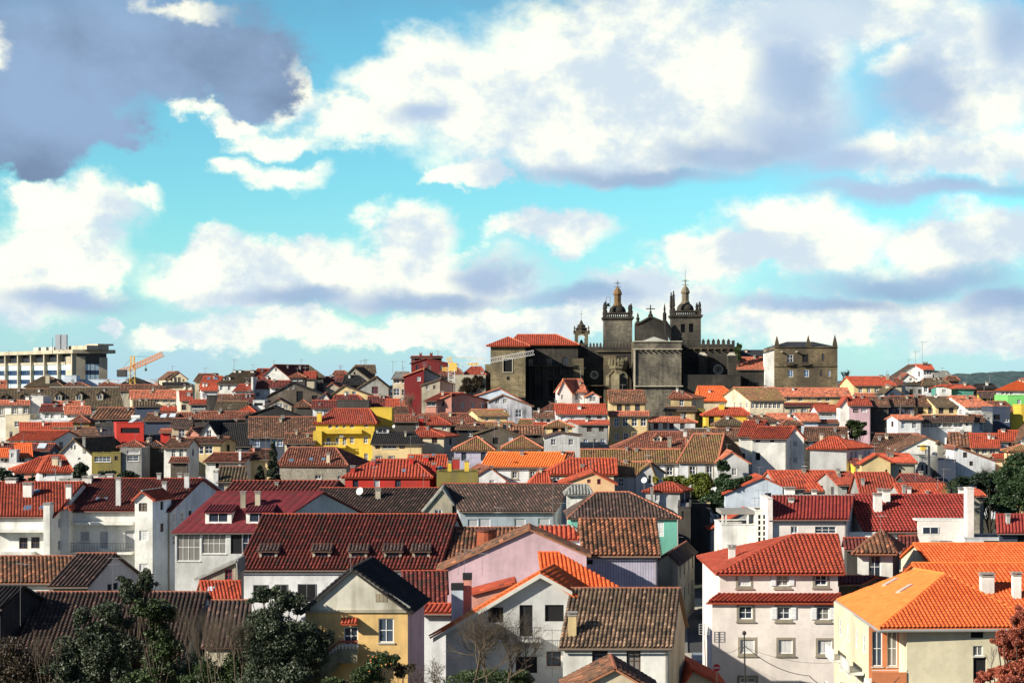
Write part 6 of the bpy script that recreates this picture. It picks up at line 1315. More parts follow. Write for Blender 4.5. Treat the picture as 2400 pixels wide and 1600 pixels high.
h=house('B5', 'pale pink terrace house with a wide maroon ribbed roof', (600, 1670), 945, (410, 1700, 562), 'S', D=206, dd=7.6, wall='pinkw', tile='mred', sp=.44, npt=6, co=.6, tiles=300, cap='mred',
   ch=[(745, 800, 488, 560), (700, 790, 540, 765), (800, 880, 497, 660), (1640, 1712, 478, 560)], sidewall='pinkw')
def terrace():
    r = h.root; wl = Wall(h.A, h.B, h.walls['f'].out); T = 'B5'
    def q(mb, x0, y0, x1, y1, o0, o1): ua, za = wl.uz(*cv(T, x0, y0)); ub, zb = wl.uz(*cv(T, x1, y1)); wl.bar(mb, ua, zb, ub, za, o0, o1)
    m = MB(); q(m, 1168, 822, 1688, 1098, .3, .6); m.build('wall', wm('pinkw'), r)
    m = MB(); q(m, 1150, 822, 1700, 840, -1.2, .65); m.build('coping', wm('white'), r)
    m = MB(); q(m, 1222, 912, 1392, 980, .605, .64); m.build('window', glass(), r)
    f = MB()
    for a in ((1218, 905, 1396, 914), (1218, 914, 1224, 980), (1302, 914, 1308, 980), (1390, 914, 1396, 980)): q(f, *a, .6, .68)
    f.build('window_frame', plain(*FR['w']), r)
    f = MB(); q(f, 1170, 980, 1395, 990, 1.5, 1.6); q(f, 1170, 1078, 1395, 1090, 1.5, 1.6); f.build('handrail', wm('white'), r)
    for i in range(17):
        f = MB(); x = 1172 + i * 13.2; q(f, x, 990, x + 4, 1078, 1.52, 1.58); f.build('baluster', wm('white'), r)
    m = MB(); q(m, 1168, 1090, 1400, 1100, .6, 1.65); m.build('balcony', wm('white'), r)
    m = MB(); q(m, 340, 965, 745, 1040, .3, .6); m.build('parapet', wm('white'), r)
terrace()
h=house('B5', 'tall pale pink chimney wall at the right of the maroon roof', (1725, 1800), 490, t='F', D=204, dd=1.5, wall='pinkw')
h=house('B5', 'maroon roofed house at the right edge with metal flue', (2080, 2560), 960, (2070, 2560, 780), 'S', D=200, wall='blued', tile='mred', npt=6, ch=[(2160, 2200, 765, 890, 'lgrey')])
h=house('B5', 'white shaded wall beneath the maroon roof at the right edge', (1700, 2200), 1040, t='F', D=202, dd=5, wall='wcool', w=[('x', 1910, 1065, 2100, 1095)])
h=house('B5', 'dark maroon roof under the terrace house, left of the small tower', (400, 620), 1140, (385, 600, 1040), 'S', D=186, wall='dark', tile='maroon', npt=6)
h=house('B5', 'dark maroon roof right of the small tower', (1000, 1185), 1150, (1000, 1150, 1020), 'S', D=188, wall='dark', tile='maroon', npt=6)
# --- red hipped three-storey house
WSET = [('s', 1362, 215, 1500, 340), ('o', 1785, 218, 1920, 340), ('w', 2210, 218, 2345, 335),
        ('w', 1372, 562, 1522, 705), ('o', 1795, 568, 1938, 708), ('o', 2232, 572, 2370, 712),
        ('s', 1388, 930, 1545, 1082), ('s', 1810, 932, 1965, 1085), ('s', 2245, 938, 2400, 1088), ('w', 1380, 1350, 1560, 1411)]
H_3=house('C4', 'three storey white house with hipped red roof and stone framed windows', (1165, 2464), 178, (2000, 2460, -220), 'H', D=152, dd=7, wall='pinkw', tile='crim', sp=.40, co=.5, tiles=300, oh=.6, cap='crim',
   w=[(st + '+',) + tuple(r) for st, *r in WSET[:3]], ch=[(1262, 1335, -110, 60)])
H_3b=house('C4', 'lower storeys of the three storey house below the red skirt roof', (1078, 2466), 506, (1180, 2460, 432), 'L', D=150.8, dd=1.3, wall='pinkw', tile='crim', sp=.40, npt=6, co=.5, w=[(st + '+',) + tuple(r) for st, *r in WSET[3:]], gut=False)
# --- small tower with pyramid roof
h=house('B5', 'small white tower house with brown pyramid roof and tall french window', (515, 905), 1172, (788, 957), 'P', D=168, xs=980, wall='white', tile='mixed', sp=.42, npt=6, co=.5, oh=.8, cap='rbrown', w=[('D', 640, 1228, 775, 1480)], sidewall='dark')
h2=house('C5', 'narrow dark roofs at the foot of the small tower', (310, 560), 305, (320, 690, 240), 'S', D=160, wall='dark', tile='maroon', npt=6)
# --- long orange roofs and orange hip, lower right
h=house('B5', 'long orange ribbed roof under the terrace house', (1330, 2700), 1322, (1160, 2700, 1100), 'S', D=172, wall='cream', tile='orange', sp=.36, npt=6, co=.42, cap='orangec')
h=house('C5', 'second orange ribbed roof with two white chimneys', (1500, 3000), 640, (1150, 3000, 95), 'S', D=150, dd=8.5, wall='cream', tile='orange', sp=.38, npt=6, co=.45, cap='orangec', tiles=0, ch=[(1885, 2028, 200, 445, 'white'), (2232, 2325, 188, 498, 'white')])
antenna('C5', 1500, 150, 200, H=h) if False else None
def orange_block():
    """L shaped cream building with the bright orange hipped roof, in plan coordinates"""
    T = 'C5'; D = 128.0; label = 'cream apartment block with a bright orange hipped roof and side balconies'
    E = at(T, 750, 812, D); ze = E.z
    def pl(x, y_): Y = ze / ((HY - cv(T, 0, y_)[1]) / F); return Vector(((cv(T, x, 0)[0] - 1200) / F * Y, Y))
    c0 = pl(750, 812); cL = pl(278, 490); Yf = c0.y
    cR = Vector(((cv(T, 2620, 0)[0] - 1200) / F * (Yf + .5), Yf + .5))
    root = thing('apartment_building', label, 'building', (c0.x + 8, Yf + 8, -28))
    # ridge: apex near (1485,210) and back end (1150,80)
    dw = 9.2; ap_Y = Yf + 8.8; ap = at(T, 1485, 212, ap_Y); bk = at(T, 1150, 80, cL.y - 1.5); zr = ap.z
    A = Vector((c0.x, c0.y, ze)); L_ = Vector((cL.x, cL.y, ze)); Rr = Vector((cR.x, cR.y, ze)); nq = (A - L_).cross(Vector((ap.x, ap.y, zr)) - L_); bk = Vector((bk.x, bk.y, L_.z - (nq.x * (bk.x - L_.x) + nq.y * (bk.y - L_.y)) / nq.z))
    ap = Vector((ap.x, ap.y, zr))
    # left facet: eave L_ -> A ; ridge ap, bk
    m = MB(); pl1 = [L_, A, ap, bk]; slab(m, pl1, .18); facet_field(m, pl1, .34, .42, .05, None, 6, .02)
    m.build('roof', TM['orangec'](), root)  # sun-facing slope in brighter orange, sunlight put into the tile colour
    Hh = House(); Hh.D = D; Hh.root = root; Hh.T = T
    f2 = [A, Rr, ap]; n2 = (f2[1] - f2[0]).cross(f2[2] - f2[0]).normalized(); n2 = n2 if n2.z > 0 else -n2
    Hh.facets = [(f2, n2)]; Hh.tilefr = (f2, None); m = MB(); slab(m, f2, .18); m.build('roof', TM['orange'](), root)
    hero_tiles(Hh, root, TM['orange'](), .325, .42, 300)
    # back right facet down to the ridge of the rear roof
    m = MB(); bR = Rr + Vector((0, 18, 0)); f3 = [bR, bk + Vector((2, 8, -3)), bk, ap, Rr]; slab(m, [Rr, bR, ap], .1); m.build('roof', TM['orange'](), root)
    m = MB(); capline(m, A, ap, .14, .42); capline(m, ap, Rr, .14, .42); capline(m, bk, ap, .14, .42); m.build('ridge_tiles', TM['orangec'](), root)
    m = MB(); dn = Vector((0, 0, -.16)); m.tube(A + dn, Rr + dn, .12); m.tube(L_ + dn, A + dn, .12); m.build('gutter', plain('grey gutter', (.32, .31, .29)), root)
    # walls: left wall, loggia, front wall
    zb = -29; zt = ze - .1
    w0 = pl(350, 540); wl_ = pl(640, 738); P0 = Vector((wl_.x - .15, cL.y - .3)); P1 = Vector((wl_.x, Yf + 3.6)); fx = (cv(T, 1062, 0)[0] - 1200) / F * (Yf + .9); P2 = Vector((fx, Yf + .9)); P3_ = Vector((cR.x, Yf + .9)); P1b = Vector((fx, Yf + 3.6))
    def W(P, Q): L = (Q - P).length; return Wall(P, Q, [(0, zb), (L, zb), (L, zt), (0, zt)])
    WA, WB_, WC, WD = W(P0, P1), W(P1, P1b), W(P1b, P2), W(P2, P3_)
    def uzc(wl, x0, y0, x1, y1):
        (a, b), (c, d) = wl.uz(*cv(T, x0, y0)), wl.uz(*cv(T, x1, y1)); return min(a, c), min(b, d), max(a, c), max(b, d)
    # left wall windows (seen steeply), on two floors
    Lw = (P1 - P0).length
    for k in (.18, .42, .66, .86):
        for z in (ze - 2.7, ze - 5.7, ze - 8.7):
            u = Lw * k; window(root, WA, 'w', u - .55, z, u + .55, z + 1.5, 12)
    for st, a in (('x', (1765, 815, 1905, 912)), ('w', (1790, 1000, 1900, 1112)), ('x', (1792, 1122, 1935, 1400))):
        q = uzc(WD, *a); window(root, WD, st, q[0], q[1], q[2], q[3], 24)
    Lb = (P1b - P1).length
    for k in (.28, .78): window(root, WB_, 'w', Lb * k - .4, ze - 3.4, Lb * k + .4, ze - .7, 24)
    cm = wallmat('cream render', (.70, .63, .44), .12); m = MB()
    for wl in (WA, WC, WD): wl.mesh(m)
    m.build('wall', cm, root); m = MB(); WB_.mesh(m); m.build('wall', wallmat('terracotta render', (.58, .20, .08), .12), root, label='terracotta recessed wall behind the corner balconies')
    m = MB(); m.add([(P2.x, Yf + .9, zt), (P3_.x, Yf + .9, zt), (P3_.x, Yf + 9, zt), (P2.x, Yf + 9, zt)], [(0, 1, 2, 3)])
    # balconies: parapets and slabs
    for z in (ze - 4.3, ze - 7.4):
        m = MB(); m.box(((P1.x + fx) / 2 - .2, Yf + 2.2, z - .1), (fx - P1.x + .3, 2.9, .2)); m.build('balcony', wm('white'), root)
        m = MB(); m.box(((P1.x + fx) / 2 - .2, Yf + .85, z + .45), (fx - P1.x + .3, .1, .9)); m.build('parapet', wallmat('terracotta render', (.58, .20, .08), .12), root)
        m = MB(); m.box(((P1.x + fx) / 2 - .2, Yf + .85, z + 1.05), (fx - P1.x + .3, .05, .05)); m.build('handrail', plain('white rail', (.7, .7, .68)), root)
    for k in (.30, .75):
        for z in (ze - 4.3, ze - 7.4):
            m = MB(); c = P0.lerp(P1, k); m.box((c.x - .6, c.y, z), (1.2, 3.4, .18)); m.box((c.x - 1.15, c.y, z + .5), (.1, 3.4, .9)); m.build('balcony', wm('white'), root)
    # two long skylights on the left facet
    n1 = (A - L_).cross(ap - L_).normalized(); n1 = n1 if n1.z > 0 else -n1; Hh.facets = [(pl1, n1)]
    for (x0, y0, x1, y1) in ((812, 350, 955, 270), (968, 425, 1112, 340)):
        pa, _ = Hh.hit(*cv(T, x0, y0)); pb, _ = Hh.hit(*cv(T, x1, y1)); m = MB(); s = n1.cross((pb - pa).normalized()) * .28
        vs = [p + n1 * z for z in (-.02, .18) for p in (pa - s, pb - s, pb + s, pa + s)]; m.add(vs, [(0, 3, 2, 1), (4, 5, 6, 7), (0, 1, 5, 4), (1, 2, 6, 5), (2, 3, 7, 6), (3, 0, 4, 7)]); m.build('skylight', plain('light metal', (.5, .45, .38)), root)
orange_block()
# ---------------------------------------------------------------- cathedral hill
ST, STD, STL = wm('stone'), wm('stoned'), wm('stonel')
def zof(T, y, Y): return (HY - cv(T, 0, y)[1]) / F * Y
def xof(T, x, Y): return (cv(T, x, 0)[0] - 1200) / F * Y
def pbox(m, T, x0, x1, yt, yb, Y, d, Yr=None):
    """box whose front face spans the crop pixels at depth Y and goes d back"""
    a, b, z1, z0 = xof(T, x0, Y), xof(T, x1, Y), zof(T, yt, Y), (zof(T, yb, Y) if yb is not None else zg(Y) - 2)
    m.box(((a + b) / 2, Y + d / 2, (z0 + z1) / 2), (b - a, d, z1 - z0)); return m
def merlons(par, T, xs, yt, yb, Y, mat, w=None, name='merlon'):
    me = None; xs = list(xs); w = w or .55
    z0, z1 = zof(T, yb, Y), zof(T, yt, Y)
    for x in xs:
        if me is None:
            m = MB(); m.box((0, 0, (z1 - z0) * .3), (w, .5, (z1 - z0) * .6)); m.lathe((0, 0, (z1 - z0) * .6), [(w * .68, 0), (w * .3, (z1 - z0) * .25), (.04, (z1 - z0) * .42)], 4, .5)
            m2 = bpy.data.meshes.new(name); m2.from_pydata(m.v, [], m.f); uvl = m2.uv_layers.new(name='UVMap'); m2.materials.append(mat); me = m2
        o = bpy.data.objects.new(name, me); COL.objects.link(o); o.parent = par; o0 = Vector(ORG[par.name]); o.location = Vector((xof(T, x, Y), Y + .3, z0)) - o0
def wallpanel(root, T, x0, x1, yt, yb, Y, mat, wins=(), rec=.5, name='wall'):
    A = Vector((xof(T, x0, Y), Y)); B = Vector((xof(T, x1, Y), Y)); zt = zof(T, yt, Y); zb = zg(Y) - 2 if yb is None else zof(T, yb, Y); L = (B - A).length
    wl = Wall(A, B, [(0, zb), (L, zb), (L, zt), (0, zt)])
    for (st, a, b, c, d) in wins:
        (u0, z1), (u1, z0) = wl.uz(*cv(T, a, b)), wl.uz(*cv(T, c, d)); window(root, wl, st, u0, z0, u1, z1, (c - a) * .2)
    m = MB(); wl.mesh(m, .6); m.build(name, mat, root); return wl
YC = 440.0
def museum():
    T = 'K'; Y0, Y1 = YC - 9, YC - 1
    r = thing('museum_wing', 'stone museum wing with two hipped red roofs left of the cathedral', 'building', (xof(T, 300, Y0), Y0, -9))
    # corner block with sunlight put into its tan stone: left narrow face and front
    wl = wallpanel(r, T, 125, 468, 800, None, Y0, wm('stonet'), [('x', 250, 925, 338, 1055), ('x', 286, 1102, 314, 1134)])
    m = MB(); pbox(m, T, 70, 127, 980, None, Y0 + 4, 8); m.build('wall', wm('stonet'), r)
    m = MB(); a, b = xof(T, 125, Y0), xof(T, 468, Y0); zt, zb = zof(T, 800, Y0), zg(Y0) - 2; d = 16
    for x in (a, b): m.add([(x, Y0 + .01, zb), (x, Y0 + d, zb), (x, Y0 + d, zt), (x, Y0 + .01, zt)], [(0, 1, 2, 3)], [[(0, zb), (d, zb), (d, zt), (0, zt)]])
    m.build('wall', ST, r)
    m = MB(); pbox(m, T, 243, 345, 916, 925, Y0 - .12, .3); pbox(m, T, 243, 251, 925, 1062, Y0 - .12, .2); pbox(m, T, 337, 345, 925, 1062, Y0 - .12, .2); pbox(m, T, 243, 345, 1055, 1063, Y0 - .2, .3); m.build('surround', wallmat('granite pale', (.5, .45, .34), .3), r)
    m = MB(); pbox(m, T, 112, 480, 790, 806, Y0 - .5, .6); pbox(m, T, 465, 985, 786, 800, Y1 - .4, .5); m.build('cornice', STD, r)
    # roofs
    m = MB(); e = 1.0; z = zof(T, 800, Y0)
    fl, fr_ = Vector((xof(T, 80, Y0), Y0 - e, z)), Vector((xof(T, 515, Y0), Y0 - e, z)); bl, br = fl + Vector((3, 17, 0)), fr_ + Vector((0, 17, 0)); pk = at(T, 302, 712, Y0 + 7.5)
    for p in ([fl, fr_, pk], [fr_, br, pk], [br, bl, pk], [bl, fl, pk]): slab(m, p, .2); facet_field(m, p, .5, None, None, None, 4, .02)
    z = zof(T, 788, Y1); q0, q1 = Vector((xof(T, 300, Y1), Y1 - e, z)), Vector((xof(T, 1000, Y1), Y1 - e, z)); q3, q2 = q0 + Vector((0, 16, 0)), q1 + Vector((0, 16, 0)); k0, k1 = at(T, 392, 694, Y1 + 7), at(T, 775, 682, Y1 + 7); k1.z = k0.z = (k0.z + k1.z) / 2
    for p in ([q0, q1, k1, k0], [q1, q2, k1], [q2, q3, k0, k1], [q3, q0, k0]): slab(m, p, .2); facet_field(m, p, .5, None, None, None, 4, .02)
    m.build('roof', TM['redb'](), r); m = MB()
    for a, b in ((fl, pk), (fr_, pk), (q0, k0), (k0, k1), (k1, q1)): capline(m, a, b, .2, 1.2)
    m.build('ridge_tiles', TM['salmon'](), r)
    wallpanel(r, T, 468, 985, 795, None, Y1, STD, [('d', 497, 925, 545, 1000), ('d', 676, 918, 735, 1005), ('d', 832, 915, 888, 995), ('x', 700, 1145, 775, 1290)])  # recessed front in darker stone, its shade put into the colour
    m = MB(); pbox(m, T, 490, 960, 992, 1004, Y1 - 1, 1); pbox(m, T, 640, 840, 1120, 1132, Y1 - .6, .6)
    for x in (500, 560, 640, 740, 810, 900): pbox(m, T, x, x + 14, 1004, 1330, Y1 - .6, .6)
    m.build('ledge', STD, r)
    for i in range(30):
        x = 495 + i * 15.5; m = MB(); pbox(m, T, x, x + 5, 962, 992, Y1 - .95, .12); m.build('baluster', STD, r)
museum()
def cathedral():
    r = thing('cathedral', 'dark granite cathedral with twin domed towers and crenellated walls', 'cathedral', (xof('K', 1700, YC), YC, -9)); T = 'K'
    Yw = YC + 3
    # left crenellated wall with buttresses
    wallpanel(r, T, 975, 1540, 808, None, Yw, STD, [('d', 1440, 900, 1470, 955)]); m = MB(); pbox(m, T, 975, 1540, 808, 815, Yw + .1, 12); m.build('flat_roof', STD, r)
    merlons(r, T, [1010 + i * 33 for i in range(16)], 765, 808, Yw, STD)
    m = MB(); pbox(m, T, 1160, 1535, 848, 858, Yw - .5, .6); pbox(m, T, 975, 1240, 1186, 1194, Yw - 3, 3); m.build('ledge', ST, r)
    m = MB(); pbox(m, T, 925, 1040, 922, None, Yw - 4.2, 4.3); pbox(m, T, 1240, 1365, 892, None, Yw - 2, 2.2); m.build('buttress', ST, r)
    # rose windows
    for (TT, x, y, rad) in (('K', 1145, 1085, 36), ('M', 702, 1205, 52)):
        c = at(TT, x, y, Yw - .1); rr = rad * OFF[TT][2] / F * Yw; m = MB()
        for k in range(20): a0, a1 = 2 * math.pi * k / 20, 2 * math.pi * (k + 1) / 20; m.tube(c + Vector((math.cos(a0) * rr, -.1, math.sin(a0) * rr)), c + Vector((math.cos(a1) * rr, -.1, math.sin(a1) * rr)), .22, None, 5)
        o = m.build('rose_window', wallmat('granite pale', (.5, .45, .34), .3), r); m = MB(); m.add([c + Vector((math.cos(k * .314) * rr, -.02, math.sin(k * .314) * rr)) for k in range(20)], [tuple(range(20))]); m.build('pane', glass(), o)
        m = MB()
        for k in range(4): a0 = math.pi * k / 4; d = Vector((math.cos(a0) * rr, -.06, math.sin(a0) * rr)); m.tube(c - d, c + d, .06, None, 4)
        m.build('tracery', STD, o)
    # central bay
    Yb = YC - 6; wallpanel(r, T, 1535, 2003, 756, None, Yb, wm('stoneb')); a, b = xof(T, 1535, Yb), xof(T, 2003, Yb); zt, zb = zof(T, 756, Yb), zg(Yb) - 2; m = MB()
    for x in (a, b): m.add([(x, Yb + .01, zb), (x, Yb + 12, zb), (x, Yb + 12, zt), (x, Yb + .01, zt)], [(0, 1, 2, 3)], [[(0, zb), (12, zb), (12, zt), (0, zt)]])
    m.add([(a, Yb, zt), (b, Yb, zt), (b, Yb + 12, zt), (a, Yb + 12, zt)], [(0, 1, 2, 3)]); m.build('wall', ST, r)
    m = MB()
    for y in (750, 826): pbox(m, T, 1526, 2012, y, y + 9, Yb - .35, .5)
    pbox(m, T, 1535, 2020, 1190, 1200, Yb - .8, 1); pbox(m, T, 1535, 1550, 840, 1230, Yb - .5, .6); m.build('ledge', wallmat('granite pale', (.5, .45, .34), .3), r)
    for i in range(9): m = MB(); pbox(m, T, 1548 + i * 52, 1562 + i * 52, 836, 846, Yb - .9, .9); m.build('corbel', ST, r)
    # right crenellated wall
    U = 'M'; wallpanel(r, U, 268, 892, 912, None, Yw, STD); m = MB(); pbox(m, U, 268, 892, 912, 918, Yw + .1, 12); pbox(m, U, 868, 892, 870, 912, Yw, 2); m.build('flat_roof', STD, r)
    merlons(r, U, [300 + i * 58 for i in range(10)], 850, 912, Yw, STD, .8)
    m = MB(); pbox(m, U, 290, 892, 958, 966, Yw - .5, .6); m.build('ledge', ST, r)
    for i in range(7): m = MB(); pbox(m, U, 345 + i * 78, 357 + i * 78, 966, 980, Yw - .9, .9); m.build('corbel', ST, r)
    for (x0, x1, y) in ((476, 578, 1042), (818, 930, 1042)):
        m = MB(); pbox(m, U, x0, x1, y, None, Yw - 3, 3); m.build('buttress', STD, r); a, b = xof(U, x0, Yw - 3), xof(U, x1, Yw - 3); z0, z1 = zof(U, y, Yw - 3), zof(U, y - 36, Yw - 1.6); q = MB(); k = (b - a) * .25
        q.add([(a, Yw - 3, z0), (b, Yw - 3, z0), (b, Yw, z0), (a, Yw, z0), (a + k, Yw - 1.6, z1), (b - k, Yw - 1.6, z1)], [(0, 1, 5, 4), (1, 2, 5), (2, 3, 4, 5), (3, 0, 4)]); q.build('buttress_cap', wallmat('granite pale', (.5, .45, .34), .3), r)  # pale granite puts the sunlight on the buttress tops into their colour
    m = MB(); pbox(m, U, 300, 960, 1262, None, Yw - 8, 5); m.build('chapel', wm('stoned'), r)
    # polygonal apse turret with crown, sunlight put into its lighter stone
    Ya = YC - 4; cx = xof(T, 1388, Ya); rad = (xof(T, 1480, Ya) - xof(T, 1300, Ya)) / 2; zt = zof(T, 1030, Ya); zc = zof(T, 985, Ya); zb = zg(Ya) - 2
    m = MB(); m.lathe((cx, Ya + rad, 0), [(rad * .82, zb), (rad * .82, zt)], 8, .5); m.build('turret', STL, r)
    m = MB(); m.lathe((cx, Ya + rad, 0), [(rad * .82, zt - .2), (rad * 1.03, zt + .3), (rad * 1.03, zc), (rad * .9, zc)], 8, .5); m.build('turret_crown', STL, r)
    me = None
    for k in range(16):
        a = 2 * math.pi * k / 16; m = MB(); p = (cx + math.cos(a) * rad * .98, Ya + rad + math.sin(a) * rad * .98); m.lathe((p[0], p[1], zc), [(.32, -.1), (.34, .9), (.22, 1.3), (.03, 1.9)], 6); m.build('merlon', STL, r)
    for (x0, x1) in ((1335, 1360), (1395, 1400), (1470, 1484)):
        pass
    q = MB(); x0, x1 = xof(T, 1395, Ya - 1.6), xof(T, 1472, Ya - 1.6); zt2 = zof(T, 1062, Ya); n = 10; prev = None
    ar = [(x0, zof(T, 1235, Ya)), (x0, zof(T, 1120, Ya))] + [(x0 + (x1 - x0) * (.5 - .5 * math.cos(math.pi * k / 8)), zof(T, 1120, Ya) + (zt2 - zof(T, 1120, Ya)) * math.sin(math.pi * k / 8) ** .7) for k in range(1, 8)] + [(x1, zof(T, 1120, Ya)), (x1, zof(T, 1235, Ya))]
    for a, b in zip(ar, ar[1:]): q.tube((a[0], Ya - .9, a[1]), (b[0], Ya - .9, b[1]), .28, None, 5)
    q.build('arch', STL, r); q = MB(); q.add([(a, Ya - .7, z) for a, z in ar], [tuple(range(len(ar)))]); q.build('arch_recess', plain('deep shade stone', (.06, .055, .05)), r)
    q = MB(); pbox(q, T, 1338, 1392, 1075, None, Ya - 2.6, 3); q.build('buttress', STL, r); q = MB(); q.tube((xof(T, 1268, Ya), Ya - 3, zof(T, 1105, Ya)), (cx - rad * .6, Ya - .4, zof(T, 1045, Ya)), .4, .4, 4); pbox(q, T, 1262, 1290, 1095, 1190, Ya - 3.3, 1); q.build('flying_buttress', STL, r)
    # towers
    for (x0, x1, yc, yp, cx_, yd, yl, ycup, ytop, Yt, lanmat, right) in (
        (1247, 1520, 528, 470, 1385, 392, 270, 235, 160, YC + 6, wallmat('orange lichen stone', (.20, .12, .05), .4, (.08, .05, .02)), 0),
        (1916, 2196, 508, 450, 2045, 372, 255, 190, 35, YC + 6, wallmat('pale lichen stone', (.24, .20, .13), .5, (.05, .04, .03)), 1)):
        a, b = xof(T, x0, Yt), xof(T, x1, Yt); w = b - a; c = Vector(((a + b) / 2, Yt + w / 2)); wins = [] if not right else [('d', 1998, 585, 2040, 668), ('d', 2078, 580, 2122, 665)]
        tw = MB(); wl = Wall(Vector((a, Yt)), Vector((b, Yt)), [(0, 5), (w, 5), (w, zof(T, yc, Yt)), (0, zof(T, yc, Yt))])
        ops = []
        for (st, p, q_, s_, t_) in wins:
            (u0, z1), (u1, z0) = wl.uz(*cv(T, p, q_)), wl.uz(*cv(T, s_, t_)); wl.op.append((u0, z0, u1, z1)); ops.append((u0, z0, u1, z1))
        wl.mesh(tw, .8); zt = zof(T, yc, Yt)
        for (P, Q) in ((Vector((b, Yt)), Vector((b, Yt + w))), (Vector((b, Yt + w)), Vector((a, Yt + w))), (Vector((a, Yt + w)), Vector((a, Yt)))): Wall(P, Q, [(0, 5), (w, 5), (w, zt), (0, zt)]).mesh(tw)
        ro = tw.build('tower', wm('stoneb') if not right else wallmat('stone mid', (.17, .15, .11), .5, (.02, .02, .02), 'block'), r)
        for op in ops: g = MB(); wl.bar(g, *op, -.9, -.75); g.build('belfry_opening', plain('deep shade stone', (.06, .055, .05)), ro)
        m = MB(); m.box((c.x, c.y, zt + .15), (w + .9, w + .9, .5)); m.box((c.x, c.y, zt - .25), (w + .45, w + .45, .35)); zp = zof(T, yp, Yt); m.box((c.x, c.y, zp - .15), (w + .3, w + .3, .3)); m.build('cornice', STD, ro)
        m = MB()
        for sx in (-1, 1):
            for sy in (-1, 1): m.box((c.x + sx * (w / 2 - .3), c.y + sy * (w / 2 - .3), (zt + zp) / 2), (.75, .75, zp - zt))
        for i in range(11):
            k = -w / 2 + .9 + (w - 1.8) * i / 10
            for sy in (-1, 1): m.lathe((c.x + k, c.y + sy * (w / 2 - .1), zt + .3), [(.12, 0), (.19, (zp - zt) * .3), (.08, (zp - zt) * .6), (.14, zp - zt - .5)], 6); m.lathe((c.x + sy * (w / 2 - .1), c.y + k, zt + .3), [(.12, 0), (.19, (zp - zt) * .3), (.08, (zp - zt) * .6), (.14, zp - zt - .5)], 6)
        m.build('balustrade', STD, ro)
        zd = zof(T, yd, Yt); zl = zof(T, yl, Yt); z0 = zp - .2; R0 = w * .30; m = MB(); H_ = zd - z0
        m.lathe((c.x, c.y, z0), [(R0 * 1.0, 0), (R0 * 1.02, H_ * .3), (R0 * .92, H_ * .6), (R0 * .7, H_ * .85), (R0 * .42, H_)], 16); do = m.build('dome', STD if not right else wallmat('stone mid', (.17, .15, .11), .5, (.02, .02, .02), 'block'), ro, smooth=True)
        m = MB(); r1 = w * .125; m.lathe((c.x, c.y, zd - .2), [(r1 * 1.35, 0), (r1 * 1.25, .5), (r1, .7), (r1, zl - zd - .5), (r1 * 1.3, zl - zd - .2), (r1 * 1.25, zl - zd + .1), (r1 * .8, zl - zd + 1.1), (r1 * .3, zl - zd + 1.6), (.18, zl - zd + 1.9), (.16, zof(T, ycup - 25, Yt) - zd), (.02, zof(T, ycup - 40, Yt) - zd)], 8); m.build('lantern', lanmat, ro)
        m = MB(); zt_ = zof(T, ytop, Yt); zb_ = zof(T, ycup + 10, Yt); m.tube((c.x, c.y, zb_), (c.x, c.y, zt_), .07, .03, 5); zc_ = zof(T, 175 if not right else 152, Yt)
        for k in range(4): a0 = math.pi * k / 4; rr = 1.0 if k % 2 == 0 else .6; d = Vector((math.cos(a0) * rr, 0, math.sin(a0) * rr)); m.tube(Vector((c.x, c.y, zc_)) - d, Vector((c.x, c.y, zc_)) + d, .06, None, 4)
        zc2 = zof(T, 212 if not right else 190, Yt); m.tube((c.x - .9, c.y, zc2), (c.x + .9, c.y, zc2), .08, None, 4); m.build('weather_vane', plain('iron', (.05, .05, .05), .5, .6), ro)
        for sx, hh in ((-1, 3.0 if not right else 5.2), (1, 2.4)):
            for sy in (-1, 1):
                m = MB(); p = (c.x + sx * (w / 2 - .3), c.y + sy * (w / 2 - .3), zp)
                m.lathe(p, [(.45, 0), (.45, .5), (.25, .7), (.42, 1.2), (.3, hh * .7), (.34, hh * .78), (.12, hh * .84), (.22, hh * .9), (.04, hh)], 8); m.build('pinnacle', STD, ro)
        if not right:
            m = MB(); p = (c.x - w * .36, c.y - w * .36, zp)
            for dx in (-.5, .5): m.tube((p[0] + dx, p[1], zp), (p[0] + dx, p[1], zp + 4.0), .06, None, 4)
            for z in (1.2, 2.4, 4.0): m.tube((p[0] - .5, p[1], zp + z), (p[0] + .5, p[1], zp + z), .05, None, 4)
            m.lathe((p[0], p[1], zp + 1.6), [(.45, 0), (.36, .4), (.2, .8), (.1, .9)], 10); m.build('bell_frame', plain('iron', (.05, .05, .05), .5, .6), ro)
    # pediment between the towers
    Yp = YC + 5; pts = [(1545, 750), (1545, 585), (1600, 570), (1700, 514), (1815, 560), (1875, 600), (1875, 750)]; m = MB(); n = len(pts)
    f = [at(T, x, y, Yp) for x, y in pts]; b = [p + Vector((0, 1.2, 0)) for p in f]; m.add(f + b, [tuple(range(n)), tuple(range(2*n-1, n-1, -1))] + [(i, n+i, n+(i+1) % n, (i+1) % n) for i in range(n)], [[(p.x, p.z) for p in f], [(0, 0)] * n] + [[(0, 0)] * 4] * n); m.build('pediment', STD, r)
    m = MB()
    for (p, q) in zip(f[1:-1], f[2:-1]): m.tube(p + Vector((0, -.2, .1)), q + Vector((0, -.2, .1)), .28, None, 4)
    m.build('pediment_cornice', ST, r)
    m = MB(); c = at(T, 1700, 514, Yp + .6); zt = zof(T, 396, Yp); m.lathe((c.x, c.y, c.z - .3), [(.7, 0), (.6, .8), (.3, 1.2), (.3, 1.8)], 8); m.box((c.x, c.y, (c.z + zt) / 2), (.26, .26, zt - c.z)); m.box((c.x, c.y, zt - 1.0), (2.3, .26, .26)); m.build('cross', STD, r)
